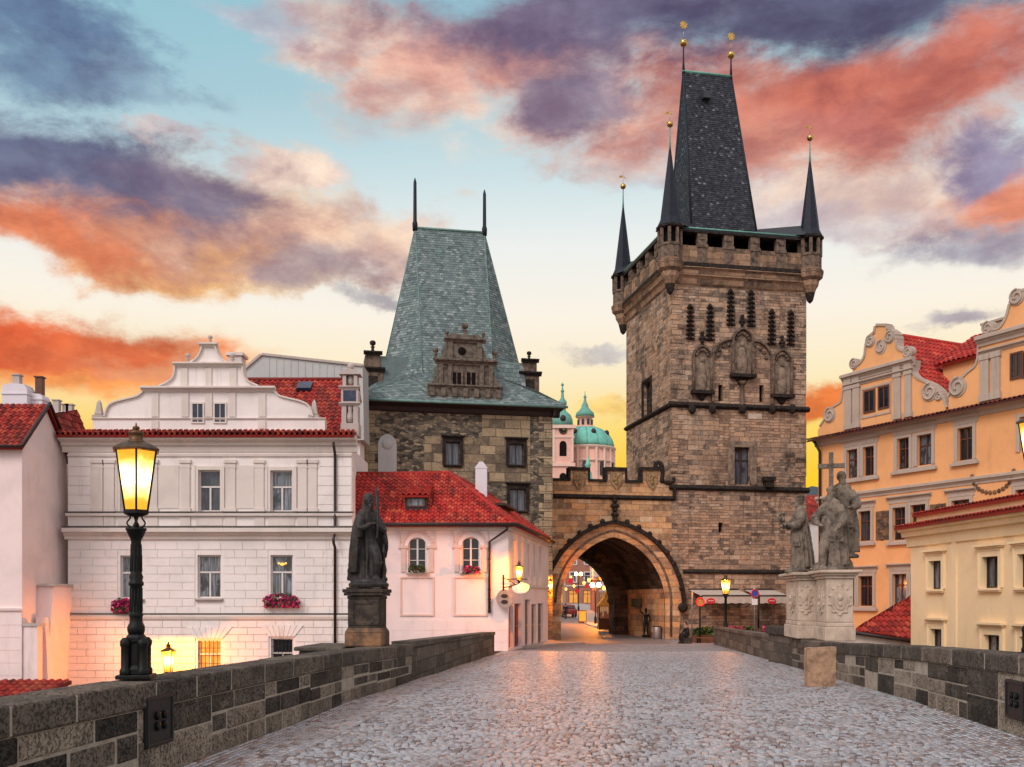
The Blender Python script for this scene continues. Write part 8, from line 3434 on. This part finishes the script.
m.hexa([(-.4, -.3, 0), (.4, -.3, 0), (.4, -.25, 0), (-.4, -.25, 0), (-.4, -.05, 1.3), (.4, -.05, 1.3), (.4, 0, 1.3), (-.4, 0, 1.3)])
m.hexa([(-.4, .25, 0), (.4, .25, 0), (.4, .3, 0), (-.4, .3, 0), (-.4, .0, 1.3), (.4, .0, 1.3), (.4, .05, 1.3), (-.4, .05, 1.3)])
P('frame', m, M['frame_dark'], t)
P('face', MB().hexa([(-.33, -.30, .2), (.33, -.30, .2), (.33, -.28, .2), (-.33, -.28, .2), (-.33, -.115, 1.2), (.33, -.115, 1.2), (.33, -.095, 1.2), (-.33, -.095, 1.2)]), M['cloth_yellow'], t)

# parked car
x, y, z = TF(564.5, 610, 118)
car = thing('parked_car', 'small dark red car parked up the street behind the gate', 'car', Matrix.Translation((x + .4, y, zdeck(y))) @ Matrix.Rotation(R(4), 4, 'Z'))
m = MB()
prof = smooth_path([(-2.05, .35), (-2.08, .7), (-1.85, .92), (-1.1, 1.0), (-.55, 1.42), (.7, 1.45), (1.35, 1.05), (1.95, .98), (2.08, .6), (2.0, .32)], 4)
rings = []
for sx in (-.84, -.8, -.66, .66, .8, .84):
    k = {.84: .94, .8: .985, .66: 1.0}[abs(sx)]
    rings.append([(sx * (1 if zz < .95 else 1 - (zz - .95) * .32), yy * k, .3 + (zz - .3) * k) for yy, zz in prof])
m.loft(rings)
P('body', m, M['car_red'], car)
m = MB()
m.box(-.58, .58, -1.02, -.60, 1.05, 1.36)
m.v[-8:] = [(a * (1 if c < 1.2 else .9), (-1.12 if c < 1.2 else -.66) if b < -.8 else b, c) for a, b, c in m.v[-8:]]
P('windscreen', m, M['pane_dark'], car)
m = MB().box(-.70, .70, .78, 1.2, 1.08, 1.34)
P('rear_window', m, M['pane_dark'], car)
for sx in (-.76, .76):
    for sy in (-1.28, 1.25):
        w = MB()
        w.tube([(sx - .1, sy, .31), (sx + .1, sy, .31)], .31, 18)
        tw_ = P('wheel', w, M['rubber'], car)
        c = P('rim', MB().tube([(sx - .11, sy, .31), (sx + .11, sy, .31)], .19, 12), M['steel'])
        c.parent = tw_
    P('headlight', MB().ell((sx * .8, -2.0, .68), (.16, .08, .09), 8, 6), M['white_sign'], car)

# lamps and shop signs along the street
def street_pole_lamp(px, py, Yd, lab, power, globes=2):
    x, y, z = TF(px, py, Yd)
    zb_ = zdeck(y) + .1
    t = thing('street_lamp', lab, 'street lamp', Matrix.Translation((x, y, zb_)), 'lamps up the street behind the gate')
    h = z - zb_
    m = MB().lathe([(.14, 0), (.14, .6), (.06, .8), (.05, h - .3), (.09, h - .25), (.03, h)], 0, 0, 8)
    m.tube([(-.35, 0, h - .25), (.35, 0, h - .25)], .03, 6)
    P('post', m, M['iron'], t)
    m = MB()
    for k in range(globes):
        sx = (k - (globes - 1) / 2) * .62
        m.ell((sx, 0, h), (.22, .22, .25), 12, 8)
    P('globe', m, M['bulb'], t)
    point('lamp_light', (0, -.5, h), power, t, .2)


street_pole_lamp(595.5, 585, 97, 'twin-globe lamp nearest behind the gate beside the yellow stall', 3200)
street_pole_lamp(578.5, 574, 135, 'twin-globe lamp farther up the street behind the gate', 1300)
for i, (px, py, Yd, lab) in enumerate(((589, 580, 104, 'small lit shop lamp nearest the yellow stall'), (584, 583, 116, 'small lit shop lamp over the red sign between the lamps'), (574, 586, 140, 'small lit shop lamp low at the far end of the street'),
                                       (571, 577, 160, 'small lit shop lamp highest at the far end of the street'), (604, 588, 92, 'small lit shop lamp on the wall just behind the stall'), (566, 589, 150, 'small lit shop lamp above the parked car'))):
    x, y, z = TF(px, py, Yd)
    t = thing('shop_lamp', lab, 'lamp', Matrix.Translation((x, y, z)), 'small lamps on the street house fronts')
    P('globe', MB().ell((0, 0, 0), (.16, .16, .2), 10, 8), M['shop_glow'], t)
    xw = 10.4 + (y - 86) * .02
    P('bracket', MB().tube([(0, 0, .18), (0, 0, .3), (xw - x, 0, .3)], .03, 5), M['iron'], t)
for px, py, Yd, r, mt, lab in ((577, 591, 124, 0.3, 'red_sign', 'small red round shop sign low over the street pavement'), (587, 586, 112, 0.28, 'red_sign', 'red round shop sign between the two street lamps'),
                               (570.5, 581, 150, 0.45, 'red_sign', 'red round shop sign highest up the street'), (601, 578, 100, 0.25, 'yellow_sign', 'yellow round shop sign above the yellow stall')):
    x, y, z = TF(px, py, Yd)
    t = thing('shop_sign', lab, 'shop sign', Matrix.Translation((x, y, z)), 'shop signs hung over the street')
    m = MB().prism([(r * .9 * math.cos(2 * PI * k / 16), r * math.sin(2 * PI * k / 16)) for k in range(16)], -.05, .05)
    P('board', m, M[mt], t)
    xw = 10.4 + (y - 86) * .02
    P('bracket', MB().tube([(0, .0, r), (0, 0, r + .25), (xw - x, 0, r + .25)], .04, 5), M['iron'], t)

# ------------------------------------------------------------------ red roof seen in the gap right of the tall tower
V_ = Frame(30, 108, -7, 0)
t = thing('distant_house', 'distant house with red roof in the gap beside the tall tower', 'house', V_.M)
r_ = V_.r(800, 486, 826, 520)
m = MB()
m.box(r_[0], r_[1], 0, 8, 0, r_[2])
P('wall', m, M['plaster_white'], t)
m = MB()
m.tiles([(r_[0] - .3, -.4, r_[2] - .1), (r_[1] + .3, -.4, r_[2] - .1), (r_[1] + .3, 4, r_[3] - .6), (r_[0] - .3, 4, r_[3] - .6)], .4, .45, 'pan', .1)
P('roof', m, M['tile'], t)
m = MB().box(r_[0] + .6, r_[0] + 1.5, 3.4, 4.3, r_[3] - 1.5, r_[3] + .4)
P('chimney', m, M['white_chim'], t)
V2 = Frame(35, 330, -7, 0)
hp_ = [V2.p(*p) for p in ((760, 602), (790, 494), (812, 486), (835, 490), (900, 520), (960, 602))]
t = P('hills', MB().prism(hp_, 0, 60), simple('blue_green_hill', (.10, .14, .16), .95, 0, .3, .05), None, V2)
structure(t)
